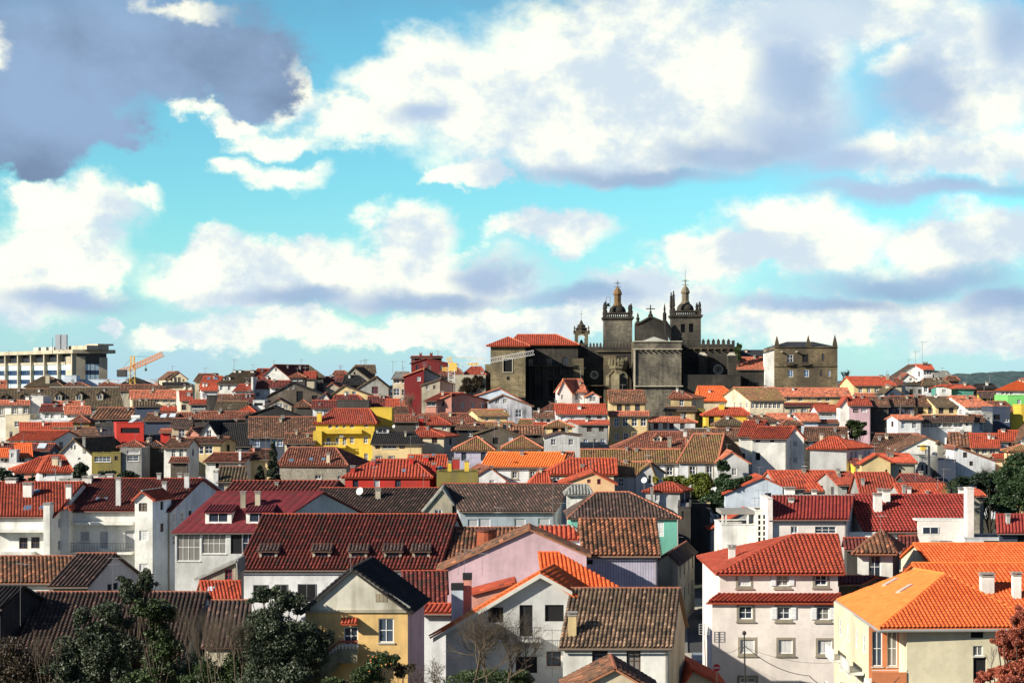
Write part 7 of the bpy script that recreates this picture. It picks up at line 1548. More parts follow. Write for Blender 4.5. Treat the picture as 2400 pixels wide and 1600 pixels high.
    for (x, y, h_) in ((1575, 575, 3.2), (1838, 590, 6.0)):
        c = at(T, x, y, Yp + .6); m = MB(); m.lathe((c.x, c.y, c.z - .5), [(.6, 0), (.6, .8), (.3, 1.1), (.5, 1.7), (.5, h_ * .55), (.2, h_ * .66), (.3, h_ * .75), (.04, h_)], 8); m.build('pinnacle', STD, r)
    for i in range(4):
        c = at(T, 1850 + i * 15, 560 + i * 22, Yp - .5); m = MB(); m.lathe((c.x, c.y, c.z - 3), [(.4, 0), (.4, 2.2), (.15, 2.5), (.36, 3.0), (.03, 3.6)], 8); m.build('urn', STD, r)
    m = MB(); a, b2, c2 = at(T, 1590, 757, YC - 2), at(T, 1872, 752, YC - 2), at(T, 1728, 706, YC - 2)
    for (p, q) in ((a, c2), (c2, b2)): m.add([p, q, q + Vector((0, 8, 0)), p + Vector((0, 8, 0))], [(0, 1, 2, 3)])
    m.add([p + Vector((0, .1, 0)) for p in (a, b2, c2)], [(0, 1, 2)]); m.build('bay_roof', wallmat('white lime roof', (.6, .6, .55), .2), r)
    # small bell turret on the left
    Y2 = YC + 4; m = MB(); x0, x1 = xof(T, 957, Y2), xof(T, 1085, Y2); w = x1 - x0; zb, zt = 2, zof(T, 665, Y2); cx = (x0 + x1) / 2; zc = zof(T, 778, Y2)
    for sx in (-1, 1): m.box((cx + sx * w * .38, Y2 + w / 2, (zb + zt) / 2), (w * .24, w, zt - zb))
    m.box((cx, Y2 + w / 2, zt - .3), (w * .99, w * .99, .9)); m.box((cx, Y2 + w / 2, zc - 1.5), (w * .99, w * .99, 3)); o = m.build('bell_turret', ST, r)
    q = MB(); rr = w * .27; zc0 = zt - 1.6
    for k in range(8): a0, a1 = math.pi * k / 8, math.pi * (k + 1) / 8; q.tube((cx + math.cos(a0) * rr, Y2 + .02, zc0 + math.sin(a0) * rr), (cx + math.cos(a1) * rr, Y2 + .02, zc0 + math.sin(a1) * rr), .16, None, 4)
    q.build('arch', wallmat('granite pale', (.5, .45, .34), .3), o)
    q = MB(); q.lathe((cx, Y2 + w / 2, zc0 - 1.6), [(.6, 0), (.5, .5), (.35, 1.0), (.15, 1.3)], 10); q.build('bell', plain('bronze', (.06, .07, .05), .5, .7), o)
    q = MB(); hz = zof(T, 545, Y2) - zt; q.lathe((cx, Y2 + w / 2, zt), [(w * .62, 0), (w * .6, .3), (w * .42, .5), (w * .45, hz * .28), (w * .52, hz * .34), (w * .3, hz * .42), (w * .34, hz * .55), (w * .16, hz * .7), (w * .05, hz)], 8); q.build('spire', ST, o)
    q = MB(); q.tube((cx, Y2 + w / 2, zt + hz - .3), (cx, Y2 + w / 2, zof(T, 445, Y2)), .06, .03, 4); q.tube((cx - .45, Y2 + w / 2, zof(T, 482, Y2)), (cx + .45, Y2 + w / 2, zof(T, 482, Y2)), .05, None, 4); q.build('cross', plain('iron', (.05, .05, .05), .5, .6), o)
    for sx in (-1, 1): q = MB(); q.lathe((cx + sx * w * .55, Y2 + .2, zt - .5), [(.25, 0), (.3, .8), (.12, 1.2), (.2, 1.6), (.03, 2.3)], 6); q.build('pinnacle', ST, o)
cathedral()
def palace():
    T = 'M'; Y = YC - 4; r = thing('palace', 'square stone palace block with three pinnacles and a slate roof', 'building', (xof(T, 1700, Y), Y, -9))
    wallpanel(r, T, 1348, 2072, 945, None, Y, wallmat('palace stone', (.30, .23, .13), .4, (.05, .04, .03), 'block'), [('D', 1492, 1032, 1562, 1120), ('x', 1668, 1030, 1738, 1120), ('k', 1892, 1022, 1924, 1108), ('wB', 1505, 1212, 1562, 1288), ('wB', 1688, 1207, 1744, 1288), ('k', 1872, 1212, 1900, 1284), ('wB', 1962, 1212, 1990, 1284)])
    m = MB(); a, b = xof(T, 1348, Y), xof(T, 2072, Y); zt, zb, d = zof(T, 945, Y), zg(Y) - 2, 18
    for x in (a, b): m.add([(x, Y + .01, zb), (x, Y + d, zb), (x, Y + d, zt), (x, Y + .01, zt)], [(0, 1, 2, 3)], [[(0, zb), (d, zb), (d, zt), (0, zt)]])
    m.build('wall', wallmat('palace stone', (.30, .23, .13), .4, (.05, .04, .03), 'block'), r)
    m = MB(); pbox(m, T, 1342, 2080, 940, 950, Y - .3, .5); pbox(m, T, 1345, 2078, 1163, 1170, Y - .2, .3); m.build('cornice', ST, r)
    for (x0, x1) in ((1486, 1568), (1662, 1744)):
        m = MB(); pbox(m, T, x0, x1, 1150, 1157, Y - .8, .8); m.build('balcony', ST, r)
        for k in range(8): m = MB(); x = x0 + 3 + k * 10.4; pbox(m, T, x, x + 3, 1118, 1150, Y - .75, .1); m.build('baluster', plain('iron', (.05, .05, .05), .5, .6), r)
        m = MB(); pbox(m, T, x0, x1, 1114, 1118, Y - .78, .14); m.build('handrail', plain('iron', (.05, .05, .05), .5, .6), r)
    for x in (1436, 1607): m = MB(); pbox(m, T, x - 9, x + 9, 992, 1006, Y - 1.0, 1.0); m.build('gargoyle', wallmat('granite pale', (.5, .45, .34), .3), r)
    for (x, y) in ((1376, 808), (1736, 800), (2042, 798)):
        p = at(T, x, 945, Y + .6); h_ = zof(T, y, Y) - p.z; m = MB(); m.lathe((p.x, p.y, p.z - .1), [(.75, 0), (.75, h_ * .25), (.62, h_ * .30), (.66, h_ * .36), (.04, h_)], 4, .5); m.build('pinnacle', ST, r)
    z = zof(T, 942, Y); m = MB(); c = [Vector((a + .4, Y + .4, z)), Vector((b - .4, Y + .4, z)), Vector((b - .4, Y + d, z)), Vector((a + .4, Y + d, z))]; k0, k1 = at(T, 1492, 886, Y + 8), at(T, 1790, 890, Y + 8); k1.z = k0.z
    for p in ([c[0], c[1], k1, k0], [c[1], c[2], k1], [c[2], c[3], k0, k1], [c[3], c[0], k0]): slab(m, p, .15); facet_field(m, p, 1.0, None, .03, None, 4, .02)
    m.build('roof', TM['slate'](), r)
    m = MB(); pbox(m, T, 1790, 1808, 893, 925, Y + 5, 1); m.build('chimney', STD, r)
palace()
house('M', 'long dark slate roof between the cathedral and the palace', (900, 1300), 1070, (960, 1290, 986), 'S', D=YC + 8, wall='stoned', tile='slate', base=-9)
house('M', 'low red roof with white end wall beside the palace', (928, 1345), 1195, (935, 1290, 1066), 'S', D=YC - 2, wall='stoned', tile='redb', w=[('x', 975, 1310, 1050, 1400), ('x', 1110, 1350, 1172, 1410), ('x', 1232, 1300, 1306, 1410)], base=-9, sidewall='white')
house('M', 'white slanting gable sliver against the palace', (1240, 1346), (1010, 985), (1340, 980), 'G', D=YC - 3.5, dd=3, wall='white', tile='slate', base=-9, oh=.1, og=.05)
# ---------------------------------------------------------------- office block
def office():
    T = 'A1'; Yc = 500.0; c = at(T, 835, 192, Yc); ze = c.z; yw = R(-50); d = Vector((math.cos(yw), math.sin(yw))); n2 = Vector((.93, .37)).normalized()
    Lf = 80.0; A = Vector((c.x, c.y)) - d * Lf; B = Vector((c.x, c.y)); q = (cv(T, 1185, 0)[0] - 1200) / F; t = (q * B.y - B.x) / (n2.x - q * n2.y); C_ = B + n2 * t; Dp = A + n2 * t
    zb = -8; r = thing('office_building', 'long cream concrete office block with blue window bands at the left edge', 'building', (B.x - 10, B.y + 5, zb)); con = wallmat('cream concrete', (.50, .44, .32), .2)
    zz = lambda y: (HY - cv(T, 0, y)[1]) / F * Yc
    F1, F2 = Wall(A, B, []), Wall(B, C_, [])
    z1, z2, z3, z4, z5, z6, z7 = zz(225), zz(240), zz(318), zz(345), zz(410), zz(460), zz(515)
    core = MB(); core.add([(p.x, p.y, z) for z in (zb, z1) for p in (A + n2 * .6 + d * 0, B - d * .6 + n2 * .6, C_ - d * .6, Dp)], [(0, 1, 5, 4), (1, 2, 6, 5), (2, 3, 7, 6), (3, 0, 4, 7), (4, 5, 6, 7)]); core.build('wall', plain('dark glazing core', (.03, .035, .045), .3), r)
    m = MB(); F1.bar(m, 0, z3 - .0, Lf - .02, z3 - 1.6, -.7, .3) if False else F1.bar(m, 0, z4, Lf - 6.5, z3, -.6, .25)
    F1.bar(m, Lf - 6.6, zb, Lf, z3 + 1.6, -.62, .02); m.build('spandrel', con, r)
    L2 = t; m = MB()
    F2.bar(m, 0, zb, L2 * .30, z3 + 1.6, -.6, .02); F2.bar(m, L2 * .74, zb, L2, z3 + 1.3, -.6, .02); m.build('wall', con, r)
    step = 9.4; nb = 8
    for i in range(nb + 1):
        u = Lf - .5 - i * step; m = MB(); F1.bar(m, u - .35, zb, u + .35, z1, -.3, 1.1); m.build('fin', con, r)
        if i == nb: break
        for (za, zc_, cc) in ((z5, z4, 0), (z6, z5, 1), (z7, z6, 0), (zz(560), z7, 1), (zz(620), zz(560), 0)):
            for k in range(6):
                uu = u - .45 - (k + .5) * (step - .9) / 6; w_ = (step - .9) / 6 * .44; m = MB(); F1.bar(m, uu - w_, za + .08, uu + w_, zc_ - .08, -.6, .05 if cc == 0 else -.1)
                m.build('panel' if cc == 0 else 'pane', plain('pale blue panel', (.55, .70, .78), .5) if cc == 0 else glass('deep blue glass', (.01, .025, .06)), r)
    for u0, u1 in ((L2 * .30, L2 * .44), (L2 * .47, L2 * .60), (L2 * .62, L2 * .73)):
        for (za, zc_, cc) in ((z5, z4, 0), (z6, z5, 1), (z7, z6, 0), (zz(560), z7, 1)):
            m = MB(); F2.bar(m, u0, za, u1, zc_, -.5, -.1); m.build('panel' if cc == 0 else 'pane', plain('pale blue panel', (.55, .70, .78), .5) if cc == 0 else glass('deep blue glass', (.01, .025, .06)), r)
    # oversailing roof
    o = 1.6; P = [A - n2 * o, B - n2 * o + d * o, C_ + d * o + n2 * o, Dp + n2 * o]; m = MB(); m.prism([tuple(p) for p in P], z1, ze + .2); m.build('roof_slab', con, r)
    for i in range(7): m = MB(); p = B - d * (6 + i * 5.5) + n2 * 6; m.box((p.x, p.y, ze + .8), (3.6, 2.4, 1.4), yw); m.build('roof_unit', plain('pale metal', (.5, .48, .42), .5), r)
    m = MB(); p = B - d * 3 + n2 * 5; m.box((p.x, p.y, ze + .8), (12, 7, 1.2), yw); m.box((p.x + 3, p.y + 1, ze + 1.7), (8, 5, .5), yw); m.build('penthouse', con, r)
    for k, x in enumerate((643, 712)):
        p = at(T, x, 160, 505); m = MB(); w_ = 55 * K5 / F * 505; m.box((p.x, p.y, p.z + 1.6), (w_, w_, 4.4)); m.build('water_tank', plain('steel tank', (.50, .52, .55), .4, .3), r)
    for x, y0, y1 in ((580, 45, 160), (100, 185, 225)): p = at(T, x, y1, 500); m = MB(); m.tube((p.x, p.y, p.z - 2), (p.x, p.y, zz(y0)), .1, .05, 4); m.build('mast', plain('iron', (.05, .05, .05), .5, .6), r)
office()
# ---------------------------------------------------------------- tower cranes
def lattice(m, a, b, w, n, r=.09):
    a, b = Vector(a), Vector(b); d = (b - a).normalized(); s = d.cross(Vector((0, 1, 0))); s.normalize(); t = d.cross(s); s *= w / 2; t *= w / 2
    cs = [s + t, s - t, -s - t, -s + t]
    for c in cs: m.tube(a + c, b + c, r, None, 4, cap=False)
    for i in range(n):
        p, q = a.lerp(b, i / n), a.lerp(b, (i + 1) / n)
        for k in range(4): c0, c1 = cs[k], cs[(k + 1) % 4]; m.tube(p + (c0 if i % 2 else c1), q + (c1 if i % 2 else c0), r * .7, None, 4, cap=False)
def cranes():
    og = plain('crane orange', (.85, .34, .10), .5); wh = plain('crane white', (.75, .75, .74), .5); yl = plain('crane yellow', (.85, .55, .12), .5); dk = plain('crane dark', (.05, .05, .05), .6)
    Y = 448; r = thing('tower_crane', 'orange tower crane with its jib raised to the right', 'crane', at('A1', 1460, 640, Y) + Vector((0, 0, -8)))
    m = MB(); lattice(m, at('A1', 1460, 640, Y) + Vector((0, 0, -8)), at('A1', 1462, 390, Y), 1.3, 22, .07); m.build('mast', yl, r)
    m = MB(); lattice(m, at('A1', 1325, 418, Y), at('A1', 1445, 388, Y), 1.0, 8); m.build('counter_jib', og, r); m = MB(); lattice(m, at('A1', 1455, 385, Y), at('A1', 1795, 232, Y), 1.2, 26, .10); m.build('jib', og, r)
    m = MB(); lattice(m, at('A1', 1458, 390, Y), at('A1', 1462, 255, Y), .9, 7); m.build('apex', yl, r); m = MB(); a = at('A1', 1345, 445, Y); m.box(a, (2.4, 1.6, 1.9)); m.build('counterweight', dk, r)
    m = MB(); m.tube(at('A1', 1608, 330, Y), at('A1', 1608, 405, Y), .07); m.tube(at('A1', 1462, 258, Y), at('A1', 1640, 262, Y), .04); m.tube(at('A1', 1462, 258, Y), at('A1', 1330, 415, Y), .04); m.box(at('A1', 1608, 405, Y), (.5, .5, .7)); m.build('hook', dk, r)
    Y = 392; r = thing('tower_crane', 'white lattice tower crane crossing before the museum wing', 'crane', at('A3', 465, 665, Y) + Vector((0, 0, -8)))
    m = MB(); lattice(m, at('A3', 465, 665, Y) + Vector((0, 0, -8)), at('A3', 462, 392, Y), 1.5, 24, .08); m.build('mast', wh, r)
    m = MB(); lattice(m, at('A3', 480, 376, Y), at('A3', 1372, 216, Y), 1.05, 34, .05); m.build('jib', wh, r); m = MB(); lattice(m, at('A3', 360, 398, Y), at('A3', 450, 402, Y), .7, 6); lattice(m, at('A3', 476, 388, Y), at('A3', 428, 268, Y), .9, 8); m.build('counter_jib', yl, r)
    m = MB(); m.box(at('A3', 478, 375, Y), (1.8, 1.6, 1.9)); m.build('cab', yl, r); m = MB(); m.tube(at('A3', 430, 270, Y), at('A3', 820, 282, Y), .04); m.box(at('A3', 705, 345, Y), (2.4, .8, .5)); m.build('trolley', yl, r)
cranes()
# ---------------------------------------------------------------- trees and shrubs
def leafmat(key, c1, c2, tr=.0):
    name = 'leaves ' + key
    if name in MATS: return MATS[name]
    m, N, L, B = nodes(name); uv = N.new('ShaderNodeUVMap'); wn = N.new('ShaderNodeTexWhiteNoise'); wn.noise_dimensions = '2D'; L.new(uv.outputs[0], wn.inputs['Vector'])
    geo = N.new('ShaderNodeNewGeometry'); n = _noise(N, L, geo.outputs['Position'], .5, 3)
    c = _mix(N, L, wn.outputs['Value'], c1, c2); c = _mix(N, L, _math(N, L, 'MULTIPLY', _ss(N, L, n, .4, .65), .5), c, tuple(v * .5 for v in c1)); L.new(c, B.inputs['Base Color']); B.inputs['Roughness'].default_value = .55
    MATS[name] = m; return m
LEAF = {'olive': ((.020, .032, .013), (.095, .12, .065)), 'green': ((.020, .040, .010), (.065, .10, .022)), 'bright': ((.06, .09, .01), (.17, .19, .02)), 'dark': ((.010, .024, .010), (.028, .05, .018)), 'red': ((.28, .055, .03), (.46, .13, .07)), 'ivy': ((.02, .05, .015), (.05, .09, .03)), 'dry': ((.045, .03, .015), (.085, .06, .03)), 'yel': ((.16, .15, .01), (.32, .26, .02))}
def leaves(mb, centers, n, size, rs, surf=.6):
    """n small leaf faces spread over ellipsoids (cx,cy,cz,rx,ry,rz)"""
    C = np.array(centers, dtype=float); vol = C[:, 3] * C[:, 5]; k = rs.choice(len(C), n, p=vol / vol.sum()); c = C[k]
    d = rs.normal(size=(n, 3)); d /= np.linalg.norm(d, axis=1)[:, None]; rad = np.where(rs.rand(n) < surf, .8 + .28 * rs.rand(n), rs.rand(n) ** .5)
    P = c[:, :3] + d * rad[:, None] * c[:, 3:]
    a = rs.normal(size=(n, 3)); a /= np.linalg.norm(a, axis=1)[:, None]; b = np.cross(a, rs.normal(size=(n, 3))); b /= np.linalg.norm(b, axis=1)[:, None]; s = size * (.6 + .8 * rs.rand(n))[:, None]
    V = np.stack([P - a * s, P - b * s * .45, P + a * s, P + b * s * .45], 1).reshape(-1, 3); base = len(mb.v); mb.v.extend(map(tuple, V.tolist())); cl = rs.rand(n) * 50
    for i in range(n): mb.f.append((base + 4*i, base + 4*i+1, base + 4*i+2, base + 4*i+3)); mb.uv.append([(cl[i], cl[i] * .37)] * 4)
def branch(mb, p, d, L, r, depth, rs, up=.15, spread=.5, kids=(2, 4)):
    q = p + d * L; n = 2; cur = p
    for i in range(n):
        nx = p.lerp(q, (i + 1) / n) + Vector(rs.normal(size=3)) * L * .04; mb.tube(cur, nx, r * (1 - i * .22), r * (1 - (i + 1) * .22), 4 if depth < 3 else 5, cap=False); cur = nx
    if depth <= 0: return
    for k in range(rs.randint(kids[0], kids[1])):
        dd = (d + Vector(rs.normal(size=3)) * spread + Vector((0, 0, up))).normalized(); st = p.lerp(cur, rs.uniform(.45, 1)); branch(mb, st, dd, L * rs.uniform(.6, .85), r * .56, depth - 1, rs, up, spread, kids)
def tree(T, label, cat, name, blobs, Y, leaf, n, size, trunk=None, seed=1, depth=.8, bark=(.06, .045, .03), surf=.6, extra=None, gz=None, group=None):
    """blobs: crop pixels (x, y, rx, ry)"""
    rs = np.random.RandomState(seed); k = OFF[T][2] / F * Y; C = []
    gs = 1.2 if Y < 145 and leaf != 'red' else 1.0
    for (x, y, rx, ry) in blobs:
        rx *= gs; ry *= gs; y += (gs - 1) * ry * 1.3; p = at(T, x, y, Y); C.append((p.x, p.y + rs.uniform(-.4, .4) * rx * k, p.z, rx * k, max(rx, ry) * k * depth, ry * k))
    for c in list(C):
        for _ in range(3): C.append((c[0] + rs.uniform(-.9, .9) * c[3], c[1] + rs.uniform(-.6, .6) * c[4], c[2] + rs.uniform(-.9, .7) * c[5], c[3] * rs.uniform(.35, .6), c[4] * .5, c[5] * rs.uniform(.35, .6)))
    xs = [c[0] for c in C]; gz = zg(Y) if gz is None else gz; tx = trunk if trunk is not None else None; px = xof(T, tx, Y) if tx is not None else sum(xs) / len(xs)
    root = thing(name, label, cat, (px, Y, gz), group); top = max(c[2] for c in C); m = MB(); h_ = top - gz; r0 = max(.06, h_ * .018)
    m.tube((px, Y, gz - .2), (px, Y, gz + h_ * .45), r0, r0 * .7, 7)
    for c in C: m.tube((px, Y, gz + h_ * rs.uniform(.2, .45)), (c[0], c[1], c[2]), r0 * .45, r0 * .12, 5)
    m.build('trunk', plain('bark', bark, .95), root)
    if n:
        # clumps inside each blob
        cl = []
        for c in C:
            for _ in range(max(8, int(c[3] * c[5] * 3))):
                d = Vector(rs.normal(size=3)).normalized(); q = rs.uniform(.1, .85); s_ = rs.uniform(.3, .55); cl.append((c[0] + d.x * c[3] * q, c[1] + d.y * c[4] * q, c[2] + d.z * c[5] * q, c[3] * s_, c[4] * s_, c[5] * s_))
        m = MB(); leaves(m, cl, n, size, rs, surf); m.build('foliage', leafmat(leaf, *LEAF[leaf]), root)
    return root
tree('C1', 'broad evergreen tree in front of the long ribbed roof', 'tree', 'evergreen_tree', [(1240, 600, 190, 150), (900, 640, 120, 90), (1080, 900, 330, 230), (820, 1020, 210, 180), (1000, 1250, 330, 200), (760, 1200, 130, 160), (1150, 1120, 200, 250)], 134, 'olive', 52000, .115, 1050, 11)
tree('C1', 'tufted treetop poking up against the white stair tower', 'tree', 'evergreen_tree', [(1430, 330, 130, 110), (1600, 230, 90, 90), (1640, 330, 80, 60), (1480, 430, 130, 60), (1560, 300, 60, 100)], 137, 'olive', 10000, .11, 1500, 12)
tree('C1', 'yellowish green bush right of the broad evergreen', 'tree', 'evergreen_tree', [(1790, 600, 170, 150), (1640, 560, 150, 110), (1820, 860, 150, 180), (1720, 1080, 130, 160), (1680, 1320, 280, 130), (1840, 1050, 130, 150)], 131, 'green', 22000, .11, 1750, 13)
tree('C2', 'big silvery olive tree before the white dormer house', 'tree', 'olive_tree', [(640, 420, 120, 80), (850, 420, 90, 110), (930, 520, 160, 120), (700, 620, 230, 170), (960, 750, 240, 200), (560, 800, 170, 170), (780, 980, 320, 230), (1100, 900, 190, 190), (1180, 1030, 150, 120), (900, 1270, 420, 200), (560, 1150, 160, 220), (1360, 900, 90, 80), (1260, 820, 80, 120)], 126, 'olive', 80000, .105, 860, 14)
tree('C2', 'orange tree with small fruit below the yellow villa', 'tree', 'orange_tree', [(1850, 1180, 130, 110), (2010, 1120, 90, 80), (1700, 1330, 120, 90), (1800, 1300, 180, 120), (1420, 1380, 110, 70)], 122, 'green', 9000, .10, 1850, 15)
def fruit():
    rs = np.random.RandomState(5); me = None; par = [o for o in sc.objects if o.name.startswith('orange_tree')][0]
    m = MB(); m.lathe((0, 0, 0), [(.02, -.05), (.04, -.03), (.05, 0), (.04, .03), (.02, .05)], 8); me = bpy.data.meshes.new('orange_fruit'); me.from_pydata(m.v, [], m.f); me.materials.append(plain('orange fruit', (.75, .22, .03), .5))
    for i in range(9):
        p = at('C2', 1880 + rs.uniform(-140, 200), 1180 + rs.uniform(-90, 130), 119.5 + rs.rand()); o = bpy.data.objects.new('orange_fruit', me); COL.objects.link(o); o.parent = par; o.location = p - Vector(ORG[par.name])
fruit()
def bare(T, label, xs, yb, yt, Y, seed, col=(.13, .095, .065), spread=.45, depth=4, name='bare_tree', L=None, stems=1, r=.09, up=.25, cat='tree'):
    rs = np.random.RandomState(seed); base = at(T, xs[0], yb, Y); root = thing(name, label, cat, (base.x, Y, zg(Y)))
    bl = MB(); gz = zg(Y); top = zof(T, yt, Y)
    for x in xs:
        p = at(T, x, yb, Y); p.y += rs.uniform(-1, 1); m = MB(); m.tube((p.x, p.y, gz - .2), p, r * 1.3, r, 6); m.build('trunk', plain('bark pale ' + str(col[0]), col, .95), root)
        H_ = top - p.z; branch(bl, Vector(p), Vector((rs.normal() * .12, rs.normal() * .12, 1)).normalized(), L or H_ * .36, r, depth, rs, up, spread, (3, 6))
    bl.build('branches', plain('bark pale ' + str(col[0]), col, .95), root); return root
bare('C3', 'bare leafless tree in front of the white chalet', [700, 860, 1010], 1560, 540, 122, 21, (.10, .075, .05), .5, 5, r=.10, L=2.6)
bare('C3', 'tangle of bare twigs left of the chalet', [130, 300], 1560, 1010, 120, 22, (.10, .075, .05), .7, 4, name='bare_shrub', r=.06)
bare('C1', 'thin upright bare saplings at lower left', [425, 480, 530, 570, 640], 1411, 760, 133, 23, (.10, .075, .05), .22, 3, name='bare_shrub', r=.035, up=.8)
bare('C1', 'bare saplings right of the yellowish bush', [2090, 2180, 2260, 2330], 1411, 560, 128, 24, (.12, .095, .065), .25, 4, name='bare_shrub', r=.035, up=.6)
bare('C2', 'thicket of bare twigs in front of the brown roof', [60, 130, 210, 320, 420], 1411, 560, 125, 25, (.13, .095, .065), .28, 4, name='bare_shrub', r=.035, up=.5)
bare('A5', 'leafless tree beside the palace on the skyline', [345, 430], 560, 372, 446, 26, (.12, .09, .07), .6, 4, r=.16)
bare('A2', 'leafless hedge tree at the foot of the maroon wall', [2230, 2300], 900, 640, 368, 27, (.22, .16, .11), .5, 4, r=.12)
bare('B5', 'brown leafless thicket under the plank house', [1980, 2080, 2180], 520, 200, 262, 28, (.12, .08, .05), .6, 4, r=.09)
tree('C5', 'tree with dense red brown leaves at the lower right corner', 'tree', 'red_leaf_tree', [(2230, 900, 170, 150), (2330, 700, 120, 140), (2150, 1000, 120, 90), (2200, 1080, 150, 100), (2300, 1200, 200, 130), (2110, 1280, 130, 90), (1960, 1340, 110, 70), (2200, 1390, 260, 90), (2400, 1000, 150, 300)], 104, 'red', 42000, .085, 2300, 31, surf=.7)
bare('C5', 'bare grey twigs left of the red leaves', [2010], 1340, 900, 106, 32, (.25, .21, .17), .4, 3, name='bare_shrub', r=.035)
tree('C1', 'dark shaded undergrowth at the lower left corner', 'shrub', 'undergrowth_shrub', [(100, 1240, 330, 190), (350, 1150, 200, 180), (560, 1320, 260, 170), (80, 1020, 220, 110), (900, 1380, 400, 130)], 138, 'dry', 26000, .10, 200, 33)
tree('C1', 'low dark bushes behind the garden trees', 'shrub', 'undergrowth_shrub', [(2150, 1280, 320, 180), (1400, 1300, 260, 220), (1700, 1380, 400, 110)], 139, 'green', 20000, .11, 1900, 34)
tree('C2', 'green undergrowth below the bare twig thicket', 'shrub', 'undergrowth_shrub', [(150, 1260, 230, 160), (380, 1180, 160, 190), (100, 1380, 300, 100)], 129, 'green', 14000, .10, 200, 35)
tree('C2', 'mossy weeds on the corner of the yellow villa', 'shrub', 'undergrowth_shrub', [(2180, 1230, 110, 70), (1500, 1420, 160, 60)], 123, 'dry', 3500, .09, 2180, 36)
tree('C3', 'low green shrubs beneath the chalet', 'shrub', 'undergrowth_shrub', [(900, 1370, 420, 80), (1250, 1330, 180, 80)], 126, 'green', 8000, .09, 1000, 37)
tree('B4', 'yellow green round bush below the mossy roofed house', 'tree', 'round_tree', [(880, 380, 140, 90), (960, 460, 150, 150), (860, 560, 130, 110), (1000, 620, 140, 80)], 264, 'bright', 11000, .24, 930, 41)
tree('B4', 'small yellowish bush left of the round bush', 'tree', 'round_tree', [(620, 390, 90, 40), (720, 410, 80, 50)], 268, 'bright', 3000, .24, 650, 42)
tree('B4', 'dark green tree right of the alley top', 'tree', 'round_tree', [(1280, 440, 170, 100), (1180, 560, 120, 130), (1400, 400, 90, 50), (1150, 690, 90, 80), (1000, 640, 120, 80)], 258, 'ivy', 15000, .24, 1200, 43)
tree('B4', 'dark ivy column on the grey gable', 'plant', 'ivy', [(1210, 260, 70, 80), (1190, 370, 80, 70), (1140, 440, 60, 60)], 281, 'ivy', 5000, .2, 1200, 44)
tree('B5', 'large dark green tree on the right hillside', 'tree', 'dark_tree', [(2260, 300, 150, 150), (2300, 160, 110, 60), (2150, 480, 150, 170), (2300, 550, 160, 160), (2160, 680, 120, 90), (2080, 350, 120, 90), (2340, 420, 120, 160)], 240, 'ivy', 30000, .18, 2220, 45)
tree('B5', 'black shaded tree mass left of the large dark green tree', 'tree', 'dark_tree', [(1960, 420, 150, 140), (1990, 620, 130, 150), (1850, 380, 150, 70), (1700, 400, 130, 50), (1900, 560, 110, 100)], 256, 'dark', 16000, .22, 1980, 46)
tree('B1', 'dark bush in front of the white gabled house', 'shrub', 'dark_bush', [(890, 290, 90, 80), (860, 350, 80, 50), (1190, 330, 100, 40), (1420, 330, 130, 50)], 280, 'dark', 7000, .2, 900, 47)
tree('B1', 'dark garden shrubs left of the salmon house', 'shrub', 'dark_bush', [(60, 340, 130, 80), (200, 390, 100, 50), (350, 400, 60, 40)], 270, 'dark', 6000, .2, 120, 48)
tree('A5', 'bushy green palm tree by the pink house', 'tree', 'palm_tree', [(480, 985, 80, 35), (560, 1020, 50, 35), (440, 1010, 50, 25), (500, 1050, 100, 50), (500, 1120, 110, 60)], 322, 'green', 3500, .25, 490, 49)
tree('M', 'slim green tree growing beside the crenellated wall', 'tree', 'slim_tree', [(935, 945, 32, 40), (930, 1000, 42, 50), (945, 1060, 40, 50)], YC - 1, 'green', 3500, .3, 935, 50)
tree('A3', 'pale dry creeper on the stone terrace wall', 'plant', 'creeper', [(700, 560, 110, 80), (620, 610, 80, 50), (770, 520, 60, 60)], 421.5, 'dry', 7000, .22, 700, 51, depth=.06)
tree('B4', 'yellow creeper beside the dish house', 'plant', 'creeper', [(460, 400, 30, 40)], 268, 'yel', 600, .2, 460, 52)
def conifer(T, label, x, yt, yb, wpx, Y, seed, group=None):
    rs = np.random.RandomState(seed); p = at(T, x, yt, Y); z0 = zg(Y); zb = zof(T, yb, Y); k = OFF[T][2] / F * Y; root = thing('conifer', label, 'tree', (p.x, Y, z0)); m = MB(); m.tube((p.x, Y, z0), p, .25, .04, 6); m.build('trunk', plain('bark', (.06, .045, .03), .95), root)
    C = []; H_ = p.z - zb
    for i in range(60):
        t = rs.rand(); z = zb + H_ * t; w = wpx * k * (1 - t) ** .7 * .55 + .15; a = rs.uniform(0, 6.28); C.append((p.x + math.cos(a) * w * .7, Y + math.sin(a) * w * .7, z, w * .5, w * .5, H_ * .03 + .12))
    m = MB(); leaves(m, C, 8000, .16, rs, .5); m.build('foliage', leafmat('dark', *LEAF['dark']), root)
conifer('B2', 'tall dark conifer beside the brown hip roofed stone house', 755, -20, 400, 110, 276, 61)
conifer('B2', 'small dark conifer left of the tall one', 610, 250, 400, 70, 272, 62)
